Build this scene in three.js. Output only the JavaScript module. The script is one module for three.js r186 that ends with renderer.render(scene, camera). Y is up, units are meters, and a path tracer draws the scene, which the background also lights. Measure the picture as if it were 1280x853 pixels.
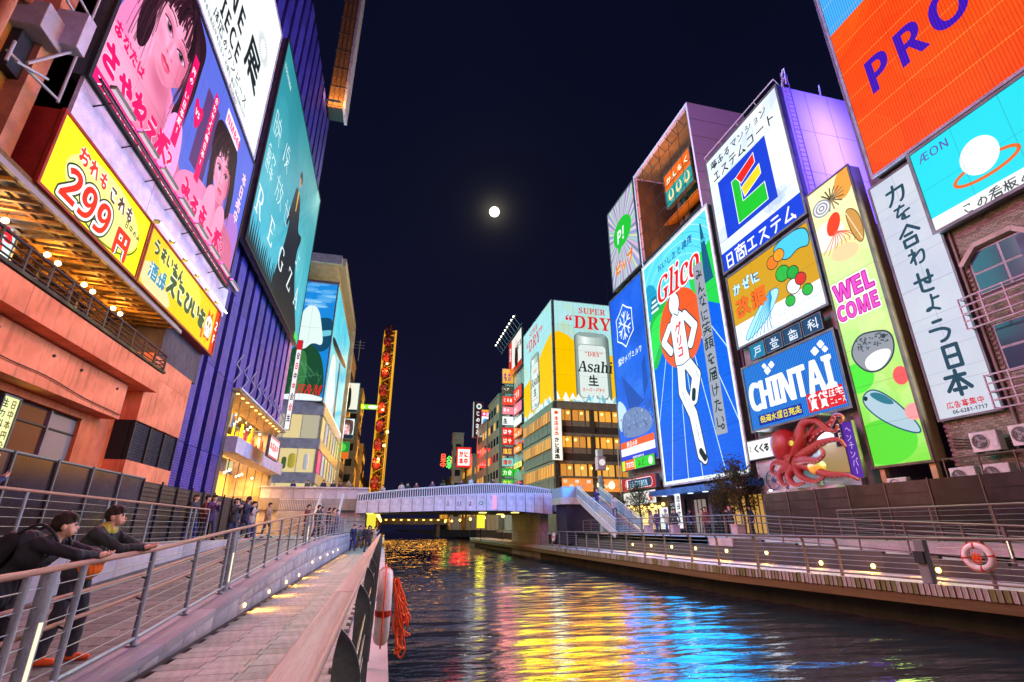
import * as THREE from 'three';
import { mergeGeometries } from 'three/addons/utils/BufferGeometryUtils.js';
import { RoundedBoxGeometry } from 'three/addons/geometries/RoundedBoxGeometry.js';
import { MarchingCubes } from 'three/addons/objects/MarchingCubes.js';
import { RectAreaLightUniformsLib } from 'three/addons/lights/RectAreaLightUniformsLib.js';
import { FontLoader } from 'three/addons/loaders/FontLoader.js';
import { TextGeometry } from 'three/addons/geometries/TextGeometry.js';

// ---------------------------------------------------------------- camera, sky, moonlight, exposure
const scene = new THREE.Scene();
const V3 = (x, y, z) => new THREE.Vector3(x, y, z), rad = THREE.MathUtils.degToRad;
const camera = new THREE.PerspectiveCamera(THREE.MathUtils.radToDeg(2 * Math.atan(426.5 / 622)), 1280 / 853, 0.1, 2500);
camera.rotation.order = 'YXZ';
camera.position.set(0, 1.55, 0);                       // the lower promenade is y = 0, the canal runs along -z
camera.rotation.set(rad(20.6), rad(-13.55), 0);
scene.add(camera);

const renderer = new THREE.WebGLRenderer();
renderer.toneMapping = THREE.LinearToneMapping;
renderer.toneMappingExposure = 1.14;
renderer.shadowMap.enabled = true;

function noise2(seed) {                                  // tiling value noise in lattice units
  return (x, y, period) => {
    const h = (i, j) => { i = ((i % period) + period) % period; j = ((j % period) + period) % period; let n = (i * 374761393 + j * 668265263 + seed * 1442695041) | 0; n = Math.imul(n ^ (n >>> 13), 1274126177); n ^= n >>> 16; return ((n >>> 0) % 65536) / 65535; };
    const i = Math.floor(x), j = Math.floor(y), u = x - i, v = y - j, s = u * u * (3 - 2 * u), t = v * v * (3 - 2 * v);
    return (h(i, j) * (1 - s) + h(i + 1, j) * s) * (1 - t) + (h(i, j + 1) * (1 - s) + h(i + 1, j + 1) * s) * t;
  };
}
function ray(px, py) {                                   // direction through a pixel of the 1280 x 853 photograph
  const v = V3((px - 640) / 622, -(py - 426.5) / 622, -1);
  return v.applyEuler(camera.rotation).normalize();
}
const moonDir = ray(618, 264);
{
  const w = 1024, h = 512, d = new Float32Array(w * h * 4), nz = noise2(7);
  for (let r = 0; r < h; r++) for (let c = 0; c < w; c++) {
    const up = Math.max(0, Math.sin(((r + 0.5) / h - 0.5) * Math.PI)), k = Math.pow(1 - up, 2.2);
    const cl = 0.88 + 0.24 * (0.6 * nz(c / 64, r / 40, 16) + 0.4 * nz(c / 32, r / 20, 32));     // faint high cloud
    const lat = ((r + 0.5) / h - 0.5) * Math.PI, lon = ((c + 0.5) / w - 0.5) * 2 * Math.PI, ang = Math.acos(Math.min(1, Math.cos(lat) * Math.cos(lon) * moonDir.x + Math.sin(lat) * moonDir.y + Math.cos(lat) * Math.sin(lon) * moonDir.z)) * 57.3, halo = 0.16 * Math.exp(-ang / 0.75) + 0.006 * Math.exp(-ang / 4);   // the moon's aureole in thin haze
    const i = (r * w + c) * 4;
    d[i] = (0.0024 + 0.0056 * k) * cl + halo; d[i + 1] = (0.0034 + 0.0040 * k) * cl + halo * 0.9; d[i + 2] = (0.0130 + 0.0130 * k) * cl + halo * 0.6; d[i + 3] = 1;
  }
  const t = new THREE.DataTexture(d, w, h, THREE.RGBAFormat, THREE.FloatType);
  t.mapping = THREE.EquirectangularReflectionMapping; t.magFilter = THREE.LinearFilter; t.needsUpdate = true;
  scene.background = t; scene.environment = t;
}
const moonlight = new THREE.DirectionalLight(0xfff2dc, 0.06);
moonlight.name = 'moonlight'; moonlight.position.copy(moonDir).multiplyScalar(300); moonlight.target.position.set(0, 0, 0);
moonlight.castShadow = true; moonlight.shadow.mapSize.set(2048, 2048);
Object.assign(moonlight.shadow.camera, { left: -120, right: 120, top: 120, bottom: -120, near: 1, far: 700 });
scene.add(moonlight, moonlight.target);
RectAreaLightUniformsLib.init();

// ---------------------------------------------------------------- helpers
let seed = 12345;
const rnd = () => { seed = (seed + 0x6d2b79f5) | 0; let t = Math.imul(seed ^ (seed >>> 15), 1 | seed); t = (t + Math.imul(t ^ (t >>> 7), 61 | t)) ^ t; return ((t ^ (t >>> 14)) >>> 0) / 4294967296; };
const rr = (a, b) => a + (b - a) * rnd(), pick = (a) => a[Math.floor(rnd() * a.length) % a.length];
const taken = new Map();
function numbered(n) { const k = taken.get(n) ?? 0; taken.set(n, k + 1); return k ? n + '_' + String(k).padStart(3, '0') : n; }
function tag(o, label, category, group, kind) { if (label) o.userData.label = label; if (category) o.userData.category = category; if (group) o.userData.group = group; if (kind) o.userData.kind = kind; return o; }
function thing(name, label, category, pos = [0, 0, 0], turn = 0, group) {
  const o = new THREE.Group(); o.name = numbered(name); o.position.set(...pos); o.rotation.y = turn; scene.add(o);
  return tag(o, label, category, group);
}
function mesh(name, geo, mat, parent) {
  const m = new THREE.Mesh(geo, mat); m.castShadow = m.receiveShadow = true;
  m.name = parent ? name : numbered(name); (parent ?? scene).add(m); return m;
}
const struct = (name, geo, mat) => tag(mesh(name, geo, mat), null, null, null, 'structure');
const boxCache = new Map();
function boxGeo(w, h, d) {                               // a box whose uv are metres
  const key = [w, h, d].map((v) => v.toFixed(4)).join(); if (boxCache.has(key)) return boxCache.get(key);
  const g = new THREE.BoxGeometry(w, h, d), uv = g.attributes.uv, n = g.attributes.normal;
  for (let i = 0; i < uv.count; i++) { const a = Math.abs(n.getX(i)) > 0.5 ? [d, h] : Math.abs(n.getY(i)) > 0.5 ? [w, d] : [w, h]; uv.setXY(i, uv.getX(i) * a[0], uv.getY(i) * a[1]); }
  boxCache.set(key, g); return g;
}
function box(name, w, h, d, x, y, z, mat, parent, turn) {
  const m = mesh(name, boxGeo(w, h, d), mat, parent); m.position.set(x, y, z); if (turn) m.rotation.y = turn; return m;
}
const rbCache = new Map();
function rbox(name, w, h, d, x, y, z, mat, parent, r = 0.01) {
  const key = [w, h, d, r].map((v) => v.toFixed(4)).join();
  if (!rbCache.has(key)) rbCache.set(key, new RoundedBoxGeometry(w, h, d, 2, Math.min(r, w / 2.1, h / 2.1, d / 2.1)));
  const m = mesh(name, rbCache.get(key), mat, parent); m.position.set(x, y, z); return m;
}
const bg = (w, h, d, x, y, z) => boxGeo(w, h, d).clone().translate(x, y, z);
function tubeGeo(a, b, r, seg = 8, r2 = r) {             // a straight round bar from a to b
  const A = V3(...a), B = V3(...b), L = A.distanceTo(B), g = new THREE.CylinderGeometry(r2, r, L, seg);
  g.translate(0, L / 2, 0); g.applyQuaternion(new THREE.Quaternion().setFromUnitVectors(V3(0, 1, 0), B.clone().sub(A).normalize())); g.translate(...a); return g;
}
const bar = (name, a, b, r, mat, parent, seg = 8, r2) => mesh(name, tubeGeo(a, b, r, seg, r2), mat, parent);
function pathGeo(pts, r, seg = 24, rs = 8, closed = false) { return new THREE.TubeGeometry(new THREE.CatmullRomCurve3(pts.map((p) => V3(...p)), closed), seg, r, rs, closed); }
function beamGeo(a, b, w, h) {                           // a rectangular bar from a to b, h along up
  const A = V3(...a), B = V3(...b), L = A.distanceTo(B), g = new THREE.BoxGeometry(w, h, L);
  const m = new THREE.Matrix4().lookAt(A, B, V3(0, 1, 0)); g.applyMatrix4(m); const c = A.add(B).multiplyScalar(0.5); g.translate(c.x, c.y, c.z); return g;
}
const merged = (list) => mergeGeometries(list.map((g) => { const q = g.index ? g.toNonIndexed() : g.clone(); for (const k of Object.keys(q.attributes)) if (!['position', 'normal', 'uv'].includes(k)) q.deleteAttribute(k); return q; }));
// frames: facades with local x to the viewer's right, y up, z towards the viewer
class Frame {
  constructor(x, z, deg) { this.o = V3(x, 0, z); this.a = rad(deg); this.u = V3(Math.cos(this.a), 0, -Math.sin(this.a)); this.n = V3(Math.sin(this.a), 0, Math.cos(this.a)); }
  at(s, y, off = 0) { return this.o.clone().addScaledVector(this.u, s).addScaledVector(this.n, off).setY(y).toArray(); }
  hit(px, py, off = 0) { const r = ray(px, py), o = this.o.clone().addScaledVector(this.n, off), t = o.sub(camera.position).dot(this.n) / r.dot(this.n), p = camera.position.clone().addScaledVector(r, t); return [p.clone().sub(this.o).dot(this.u), p.y]; }
}
const RF = new Frame(22, 0, -90), LF = new Frame(-10, 0, 90);   // right and left bank facades: s = z on the right, s = -z on the left

// ---------------------------------------------------------------- textures
function noiseTex(size, fn, srgb, rep = 1) {
  const d = new Uint8Array(size * size * 4);
  for (let y = 0; y < size; y++) for (let x = 0; x < size; x++) { const v = fn(x, y), i = (y * size + x) * 4; for (let c = 0; c < 3; c++) d[i + c] = Math.max(0, Math.min(255, (Array.isArray(v) ? v[c] : v) * 255)); d[i + 3] = 255; }
  const t = new THREE.DataTexture(d, size, size, THREE.RGBAFormat); t.wrapS = t.wrapT = THREE.RepeatWrapping; t.magFilter = THREE.LinearFilter; t.minFilter = THREE.LinearFilter;
  if (srgb) t.colorSpace = THREE.SRGBColorSpace; t.repeat.set(rep, rep); t.needsUpdate = true; return t;
}
const n1 = noise2(1), n2 = noise2(2), n3 = noise2(3);
const fbm = (x, y, p, n = n1) => 0.5 * n(x * p, y * p, p) + 0.27 * n(x * p * 2, y * p * 2, p * 2) + 0.15 * n(x * p * 4, y * p * 4, p * 4) + 0.08 * n(x * p * 8, y * p * 8, p * 8);
const S = 512;
const T = {
  grain: noiseTex(S, (x, y) => 0.70 + 0.28 * fbm(x / S, y / S, 6) + 0.10 * (n2(x, y, S) - 0.5) + 0.10 * n3(x / 4, y / 4, S / 4) - 0.05, true, 0.35),
  rough: noiseTex(S, (x, y) => 0.45 + 0.4 * fbm(x / S, y / S, 8, n2) + 0.12 * n3(x / 3, y / 3, 171), false, 0.5),
  bump: noiseTex(S, (x, y) => 0.55 * fbm(x / S, y / S, 32, n3) + 0.45 * n1(x / 2, y / 2, S / 2), false, 0.8),
  stain: noiseTex(S, (x, y) => { const a = fbm(x / S, y / S, 4, n2), b = fbm(x / S, y / S * 0.25, 24, n1); const v = 0.76 + 0.2 * a + 0.1 * b - 0.06; return [v, v * (0.97 + 0.03 * a), v * (0.94 + 0.07 * a)]; }, true, 0.22),
  render: noiseTex(S, (x, y) => { const u = x / S, v = y / S, drip = n1(u * 90, v * 5, 90) * n2(u * 24, v * 3, 24), a = fbm(u, v, 5, n3), sp = n2(x / 2, y / 2, 256); const k = 0.80 + 0.26 * a - 0.30 * Math.max(0, drip - 0.34) - (sp > 0.985 ? 0.25 : 0) + 0.12 * (n2(u * 40, v * 26, 40) - 0.5) * n1(u * 12, v * 9, 12); return [k, k * (0.94 + 0.08 * a), k * (0.9 + 0.14 * a)]; }, true, 0.2),
  pave: (() => { const spots = Array.from({ length: 90 }, () => [rnd() * S, rnd() * S, rr(1.5, 6), rr(0.5, 0.8)]); return noiseTex(S, (x, y) => { let k = 0.80 + 0.24 * (fbm(x / S, y / S, 5, n2) - 0.4) + 0.16 * (n3(x / 3, y / 3, 171) - 0.5) + 0.08 * (n1(x, y, S) - 0.5); for (const [a, b, r, d] of spots) if (Math.abs(x - a) < r && Math.abs(y - b) < r && Math.hypot(x - a, y - b) < r) k *= d; const w = Math.max(0, fbm(x / S, y / S, 9, n3) - 0.5); return [k - 0.4 * w, k - 0.42 * w, k - 0.4 * w]; }, true, 0.21); })(),
  ribs: noiseTex(64, (x, y) => 0.5 + 0.5 * Math.sin((y / 64) * 6.283 * 8), false, 1),
  wood: noiseTex(S, (x, y) => { const g = n1(x / 3 + 6 * n2(x / 64, y / 128, 8), y / 90, 171) * 0.35 + 0.4 * fbm(x / S, y / S * 0.2, 20, n3); const v = 0.45 + 0.75 * g; return [v, v * 0.97, v * 0.93]; }, true, 0.6),
};
const M = (o) => new THREE.MeshPhysicalMaterial({ specularIntensity: 0.35, ...o });
const C = (r, g, b) => new THREE.Color().setRGB(r, g, b);
const worn = (col, rough = 0.7, extra = {}) => M({ color: col, map: T.grain, roughnessMap: T.rough, roughness: Math.min(1, rough * 1.5), bumpMap: T.bump, bumpScale: 0.002, ...extra });
const lamp = (col, k = 1) => M({ color: C(0.08, 0.08, 0.08), emissive: col, emissiveIntensity: k, roughness: 0.4 });
const mat = {
  dark: M({ color: C(0.02, 0.02, 0.023), roughness: 0.5 }),
  black: worn(C(0.03, 0.028, 0.028), 0.4),
  steel: worn(C(0.33, 0.34, 0.35), 0.34, { metalness: 0.65, bumpScale: 0.0003 }),
  greySteel: worn(C(0.20, 0.21, 0.22), 0.4, { metalness: 0.35, bumpScale: 0.0003 }),
  paleSteel: worn(C(0.55, 0.55, 0.57), 0.45, { bumpScale: 0.0004 }),
  white: worn(C(0.74, 0.74, 0.74), 0.5),
  cabinet: worn(C(0.16, 0.16, 0.17), 0.5, { metalness: 0.3, bumpScale: 0.0006 }),
  concrete: worn(C(0.32, 0.31, 0.30), 0.8, { map: T.stain, bumpScale: 0.004 }),
  paleConcrete: worn(C(0.50, 0.48, 0.47), 0.8, { map: T.stain, bumpScale: 0.003 }),
  brownMetal: worn(C(0.16, 0.115, 0.085), 0.4, { metalness: 0.3, bumpScale: 0.0006 }),
  glass: new THREE.MeshPhysicalMaterial({ color: 0xffffff, transmission: 1, thickness: 0, roughness: 0.04, ior: 1.5 }),
  darkGlass: new THREE.MeshPhysicalMaterial({ color: C(0.012, 0.014, 0.018), roughness: 0.08, specularIntensity: 0.5 }),
};
// ---------------------------------------------------------------- lettering: Japanese characters as brush strokes on a 10 x 10 grid
// a stroke is a run of xy digit pairs; ~ makes it a curve; a part such as 日0049 sets that character in the box x, y, width, height
const G = {
  あ: '1272 ~40424559 ~65483918163575878669', い: '~12161848 ~728385', う: '3161 ~145475866949', え: '3060 237319 ~1946555889', お: '1363 ~313828174675877969 7293', か: '1363 ~63665949 ~313519 7285',
  き: '2272 1575 3167 ~6726183979', く: '712579', け: '~111929 3484 ~61665749', こ: '~22427263 ~25384979', さ: '1373 3166 ~6626183979', し: '~2127396987', す: '1282 ~51565738364555564938', せ: '1484 ~31373979 ~71766655',
  た: '1262 ~413519 5484 ~57486989', と: '3144 ~732627395979', な: '1252 ~412516 7193 ~64675938477989', に: '~111929 4383 ~46385989', ね: '3139 134317 ~1763838659476789', の: '~524917264373858769', は: '~111929 4383 ~71765838476788',
  ひ: '~1242241739697772 ~728485', ま: '2272 2575 ~51573827476779', み: '~22623918164688 ~747658', も: '~413749697766 1363 1666', や: '~145373857565 5162 2259', よ: '5383 ~51563818274779', る: '227216 ~1645757759384758',
  れ: '3139 134317 ~1763637689', わ: '3139 134317 ~176383867959', を: '1262 ~4124175558 ~8555473979', ん: '~4119 ~194545585988',
  ク: '~3115 3272 ~727549', リ: '2226 ~72764949', コ: '2272 7278 1878', ヒ: '212888 8325', ッ: '1317 4346 ~837749', フ: '1282 ~828539', エ: '2272 5258 1888', ス: '2272 7219 5689', テ: '2171 1484 ~545739', ム: '5118 1888 6689', ト: '3139 3475', ー: '1585',
  マ: '1282 8256 3468', ン: '1234 ~198673', シ: '2243 1445 ~198673', ョ: '3373 7379 3979 3676', ニ: '2272 1888', ュ: '3464 6468 1888', ヘ: '153388', チ: '6131 1484 ~525749', ハ: '3219 6289', ホ: '1383 5159 3517 7587', イ: '7115 5359', ラ: '2272 1484 ~847649',
  メ: '7119 2377', ミ: '3163 2464 1778', ル: '~32362819 6168 ~6885', ワ: '2225 2282 ~827549', ア: '1282 8254 ~535619',
  日: '2129 2171 7179 2575 2979', 円: '1219 1181 8189 5155 1585', 氵: '2142 1434 1946', 酉: '0191 1319 1393 9399 1999 1797 4145 6165', 土: '1484 4149 0999', 昜: '2070 2024 7074 2474 2272 0595 ~2609 2787 ~877949 5728 7748', 亻: '6129 4549',
  央: '1282 1215 8285 0595 4045 4509 5599', 象: '~3012 2060 1272 1215 7275 1575 ~443919 5519 4766 5789', 角: '3011 2060 1219 1282 8289 1484 1686 4249', 刀: '0191 ~919575 3105', 牛: '2032 1383 0696 5159', 方: '4041 0292 ~323519 3575 ~757969', 攵: '~3014 2282 ~725709 ~245799',
  生: '~2114 1383 1686 5059 0999', 首: '2031 7061 0292 2428 2474 7478 2676 2878', 辶: '1021 0424 ~242709 ~27489999', 楽: '3134 3161 6164 3464 3262 1123 0413 8272 9474 0696 5059 5608 5698', 雪: '1080 0292 0204 9294 4044 2434 6575 1686 8689 2787 0989',
  印: '~3011 1118 1838 1444 5159 5181 ~818675', 建: '0121 2105 0525 ~2509 ~16489999 4181 8185 3393 4585 3797 6058', 康: '4041 1181 ~111509 3272 7276 2484 3676 5159 3728 6879', 笑: '~1002 0141 ~6052 5191 2474 0696 4446 4609 5699',
  彦: '4040 1171 2133 6153 0474 ~040609 6436 6638 6819', 頁: '0191 5132 1317 1383 8387 1585 1787 3809 6899', 届: '1181 8184 1484 ~111609 3539 3585 8589 3989 3787 6359', 夢: '0191 3032 6062 1383 1315 8385 1585 4345 6365 0696 0607 9697 3787 ~8759 4758',
  商: '4041 0191 2132 7162 1319 1393 9399 ~4334 5465 3636 3676 7679 3979 3639', 己: '1171 7175 1575 1519 1979 7978', 原: '0191 ~010509 5142 3236 3282 8286 3484 3686 5659 3728 7798', 戸: '1191 2383 8386 2686 ~233609',
  堂: '4042 2032 7062 0393 0304 9394 2575 2527 7577 2777 4749 0999', 歯: '4043 4272 2123 0393 1519 9599 1999 4548 2535 7565 2787 4728 5768', 禾: '7021 0393 4149 4306 4396', 斗: '1132 0535 0797 7079', 毎: '3003 2181 2318 2383 8389 1888 0595 4357',
  周: '~1109 1191 9199 3272 5155 2575 3676 3638 7678 3878', 水: '4049 1333 3318 8254 5598', 翟: '0040 4043 0232 5090 9093 5282 4415 1519 1595 1787 1999 5459', 発: '1141 ~412405 0122 8163 9274 ~517599 3464 1686 ~343809 ~54585999',
  売: '1282 5054 2474 0696 0607 9697 ~376709 ~57585999', 貝: '2127 2171 7177 2373 2575 2777 3819 6889', 任: '3003 1218 8040 3292 6048 3888', 代: '3003 1218 4293 ~604698 8091', 主: '5061 1383 2676 5359 0999', 宅: '4042 0292 0204 9294 ~7324 0686 ~43485999',
  力: '1383 ~838869 ~414619', 合: '5014 5094 3464 2676 2629 7679 2979', 本: '1282 5059 5217 5297 3777', 広: '5051 1191 ~111509 5338 3888 7699', 告: '~3013 2272 5055 0595 2777 2729 7779 2979', 募: '0191 3032 6062 2373 2326 7376 2676 2474 0797 3617 6697 2878 ~787969',
  集: '3003 2025 2181 2282 2484 5155 0696 5059 5609 5699', 中: '1282 1216 8286 1686 5059', 罒: '1181 1119 8189 1989 3139 6169', 勿: '2003 1282 ~828749 4218 6238', 看: '7021 1282 0494 ~5109 3686 3639 8689 3989 3787', 木: '0393 5059 4308 5487', 反: '0191 ~011609 1484 ~846709 ~246899',
  昭: '0040 0009 4049 0444 0949 5090 9093 ~6054 5696 5659 9699 5999', 灬: '1409 3439 6469 8499', 月: '2181 8189 ~211609 2484 2686', 展: '1181 8183 1383 ~111609 4345 6365 2585 2787 3639 ~3799 8768', 感: '0191 ~011509 3363 3545 3537 4547 3747 ~606598 8091 0809 ~28396979 8899', 山: '4048 1418 8488 1888', 店: '5051 1191 ~111509 5256 5484 3686 3639 8689 3989',
  酒: '氵0039 酉3069', 場: '土0148 昜4059', 派: '氵0039 ~80413109 3139 5249 5283 5699', 映: '日0049 央4059', 像: '亻0039 象3069', 解: '角0049 刀5044 牛5445', 放: '方0059 攵5059', 道: '首3068 辶0099', 健: '亻0039 建3069', 顔: '彦0059 頁5059', 改: '己0049 攵4059', 源: '氵0039 原3069', 科: '禾0059 斗5059',
  週: '周3068 辶0099', 曜: '日0049 翟4059', 賃: '任0094 貝0495', 貸: '代0094 貝0495', 住: '亻0039 主3069', 買: '罒0093 貝0396', 物: '牛0049 勿4059', 板: '木0049 反4059', 照: '昭0096 灬0692', 明: '日0049 月4059', 体: '亻0039 本3069',
};
const VOICE = '\u3099', HALF = '\u309a';
function strokes(ch) {                                   // [curve, [[x, y], ...]] in 0..1
  const out = [], n = ch.normalize('NFD'), base = G[n[0]] !== undefined ? n[0] : { 'ァ': 'ア', 'ィ': 'イ', 'ョ': 'ョ' }[n[0]];
  const walk = (c, x, y, w, h) => {
    for (const s of (G[c] ?? '').split(' ')) {
      const sub = /^([^\d~])(\d)(\d)(\d)(\d)$/.exec(s);
      if (sub) { walk(sub[1], x + (w * sub[2]) / 9, y + (h * sub[3]) / 9, (w * sub[4]) / 9 * 0.94, (h * sub[5]) / 9 * 0.96); continue; }
      const d = s.replace('~', ''), p = [];
      for (let i = 0; i + 1 < d.length; i += 2) p.push([x + (w * d[i]) / 9, y + (h * d[i + 1]) / 9]);
      if (p.length > 1) out.push([s[0] === '~', p]);
    }
  };
  if (base) walk(base, 0, 0, 1, 1);
  if (n[1] === VOICE) out.push([false, [[0.80, 0.02], [0.87, 0.15]]], [false, [[0.93, -0.03], [1.0, 0.10]]]);
  if (n[1] === HALF) out.push([true, [[0.92, -0.03], [1.0, 0.05], [0.92, 0.13], [0.84, 0.05], [0.92, -0.03]]]);
  return out;
}
const known = (ch) => G[ch.normalize('NFD')[0]] !== undefined || 'ァィ'.includes(ch);
function glyph(ctx, ch, x, y, size, weight) {            // top-left corner at x, y
  const pad = weight * size * 0.5, k = size - 2 * pad; ctx.lineWidth = weight * size; ctx.lineCap = 'round'; ctx.lineJoin = 'round';
  for (const [curve, p] of strokes(ch)) {
    const q = p.map(([a, b]) => [x + pad + a * k, y + pad + b * k]); ctx.beginPath(); ctx.moveTo(...q[0]);
    if (curve && q.length > 2) { for (let i = 1; i < q.length - 1; i++) { const e = i === q.length - 2 ? q[i + 1] : [(q[i][0] + q[i + 1][0]) / 2, (q[i][1] + q[i + 1][1]) / 2]; ctx.quadraticCurveTo(...q[i], ...e); } } else for (const e of q.slice(1)) ctx.lineTo(...e);
    ctx.stroke();
  }
}
// o: color, weight, vertical, gap, outline [[colour, extra weight], ...], font, sx (width of a character over its height)
function write(ctx, text, x, y, size, o = {}) {
  const { color = '#000', weight = 0.12, vertical = false, gap = 0.06, outline = [], font = 'bold sans-serif', sx = 1 } = o;
  const [style, family] = font.split(' ');
  for (const [col, extra] of [...outline, [color, 0]]) {
    let cx = x, cy = y; ctx.strokeStyle = ctx.fillStyle = col;
    for (const ch of text) {
      if (ch === ' ') { if (vertical) cy += size * 0.5; else cx += size * 0.5 * sx; continue; }
      let adv = size * (1 + gap);
      if (known(ch)) {
        const small = 'ッョュァィ'.includes(ch), sz = small ? size * 0.82 : size;
        ctx.save();
        if (vertical && ch === 'ー') { ctx.translate(cx + size / 2, cy + size / 2); ctx.rotate(Math.PI / 2); ctx.translate(-cx - size / 2, -cy - size / 2); }
        ctx.translate(cx, cy + (size - sz)); ctx.scale(sx, 1); glyph(ctx, ch, extra ? 0 : 0, 0, sz, weight + extra); ctx.restore();
        if (small) adv *= 0.85;
      } else {
        ctx.font = `${style} ${Math.round(size)}px ${family}`; ctx.textBaseline = 'alphabetic'; ctx.textAlign = 'left';
        const w = ctx.measureText(ch).width;
        ctx.save(); ctx.translate(vertical ? cx + (size * sx - w * sx) / 2 : cx, cy + size * 0.88); ctx.scale(sx, 1);
        if (extra) { ctx.lineWidth = extra * size; ctx.lineJoin = 'round'; ctx.strokeText(ch, 0, 0); } ctx.fillText(ch, 0, 0); ctx.restore();
        if (!vertical) adv = w + size * gap * 0.5;
      }
      if (vertical) cy += vertical && adv; else cx += adv * sx;
    }
  }
}
function canvasTex(w, h, draw) {
  const c = document.createElement('canvas'); c.width = w; c.height = h;
  const ctx = c.getContext('2d'); draw(ctx, w, h); if (w * h > 280000) seams(ctx, Math.round(w / 210), Math.round(h / 210));
  const t = new THREE.CanvasTexture(c); t.colorSpace = THREE.SRGBColorSpace; return t;
}
const fill = (ctx, col, x, y, w, h) => { ctx.fillStyle = col; ctx.fillRect(x, y, w, h); };
function poly(ctx, col, pts, stroke, lw) {               // pts are fractions of the canvas
  const { width: w, height: h } = ctx.canvas; ctx.beginPath(); pts.forEach(([x, y], i) => (i ? ctx.lineTo(x * w, y * h) : ctx.moveTo(x * w, y * h))); ctx.closePath();
  if (col) { ctx.fillStyle = col; ctx.fill(); } if (stroke) { ctx.strokeStyle = stroke; ctx.lineWidth = lw; ctx.stroke(); }
}
function blob(ctx, col, pts, stroke, lw) {               // smooth closed outline through fractions of the canvas
  const { width: w, height: h } = ctx.canvas, p = pts.map(([x, y]) => [x * w, y * h]), n = p.length, mid = (a, b) => [(a[0] + b[0]) / 2, (a[1] + b[1]) / 2];
  ctx.beginPath(); ctx.moveTo(...mid(p[n - 1], p[0])); p.forEach((q, i) => ctx.quadraticCurveTo(...q, ...mid(q, p[(i + 1) % n]))); ctx.closePath();
  if (col) { ctx.fillStyle = col; ctx.fill(); } if (stroke) { ctx.strokeStyle = stroke; ctx.lineWidth = lw; ctx.stroke(); }
}
const oval = (ctx, col, x, y, rx, ry, turn = 0, stroke, lw) => { ctx.beginPath(); ctx.ellipse(x, y, rx, ry, turn, 0, 7); if (col) { ctx.fillStyle = col; ctx.fill(); } if (stroke) { ctx.strokeStyle = stroke; ctx.lineWidth = lw; ctx.stroke(); } };

const W_ = (ctx) => ctx.canvas.width, H_ = (ctx) => ctx.canvas.height;
function led(ctx, step, alpha, vertical) { ctx.fillStyle = `rgba(0,0,0,${alpha})`; const n = vertical ? W_(ctx) : H_(ctx); for (let i = 0; i < n; i += step) vertical ? ctx.fillRect(i, 0, step * 0.34, H_(ctx)) : ctx.fillRect(0, i, W_(ctx), step * 0.34); }
function mottled(ctx, cols, n, r) { for (let i = 0; i < n; i++) { ctx.globalAlpha = 0.05 + 0.07 * rnd(); oval(ctx, pick(cols), rnd() * W_(ctx), rnd() * H_(ctx), r * (0.4 + rnd()), r * (0.4 + rnd()) * 1.6, rnd() * 3); } ctx.globalAlpha = 1; }
function seams(ctx, nx, ny, col = 'rgba(20,30,50,0.22)') { ctx.fillStyle = col; for (let i = 1; i < nx; i++) ctx.fillRect((i * W_(ctx)) / nx - 1, 0, 2.5, H_(ctx)); for (let i = 1; i < ny; i++) ctx.fillRect(0, (i * H_(ctx)) / ny - 1, W_(ctx), 2.5); }   // joints between the printed sheets
const slant = (ctx, x, y, k, f) => { ctx.save(); ctx.translate(x, y); ctx.transform(1, 0, k, 1, 0, 0); f(); ctx.restore(); };

// a lit sign: cabinet, printed glowing face, trim, and the light that it throws.  r = [s0, s1, y0, y1] in its frame, off = front plane
function sign(name, label, fr, r, off, o) {
  const q = fr === LF ? (10 - off) / 10 : 1;              // left-bank rectangles were measured on the wall plane; move them along the sight line to their own plane
  const [s0, s1, y0, y1] = [r[0] * q, r[1] * q, 1.55 + (r[2] - 1.55) * q, 1.55 + (r[3] - 1.55) * q], w = s1 - s0, h = y1 - y0, d = o.depth ?? 0.35;
  const g = thing(name, label, o.category ?? 'sign', fr.at((s0 + s1) / 2, y0, off), fr.a, o.group);
  box('cabinet', w, h, d, 0, h / 2, -d / 2 - 0.02, o.cab ?? mat.cabinet, g);
  const fm = M({ map: o.tex, specularIntensity: 0.15, color: C(0.12, 0.12, 0.12), emissive: C(1, 1, 1), emissiveMap: o.tex, emissiveIntensity: o.glow ?? 0.9, roughness: 0.45 });
  const fc = mesh('face', new THREE.PlaneGeometry(w - 0.04, h - 0.04), fm, g); fc.position.set(0, h / 2, 0.004);
  if (o.trim !== false) {
    const t = o.trim ?? Math.min(0.14, 0.03 * Math.min(w, h) + 0.02);
    mesh('trim', merged([bg(w + t, t, 0.1, 0, h, 0.0), bg(w + t, t, 0.1, 0, 0, 0.0), bg(t, h - t, 0.1, -w / 2, h / 2, 0.0), bg(t, h - t, 0.1, w / 2, h / 2, 0.0)]), o.trimMat ?? mat.cabinet, g);
  }
  if (o.light) glowLight(g, w, h, o.light, o.lightColor ?? 0xf6dcff, [0, h / 2, 0.08]);
  return g;
}
const LK = 3.7;                                          // the photograph is exposed for the light that the signs throw
function glowLight(parent, w, h, k, col, [x, y, z], rx = 0, ry = Math.PI) {
  const q = new THREE.Color(col), m = 0.2126 * q.r + 0.7152 * q.g + 0.0722 * q.b, v = (t) => Math.max(0, m + (t - m) * 1.45); q.setRGB(v(q.r), v(q.g), v(q.b));   // neon light is purer than the print that it shines through
  const l = new THREE.RectAreaLight(q, k * LK, w * 0.96, h * 0.96); l.name = 'sign_light'; l.position.set(x, y, z); l.rotation.set(rx, ry, 0); parent.add(l); return l;
}
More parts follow.
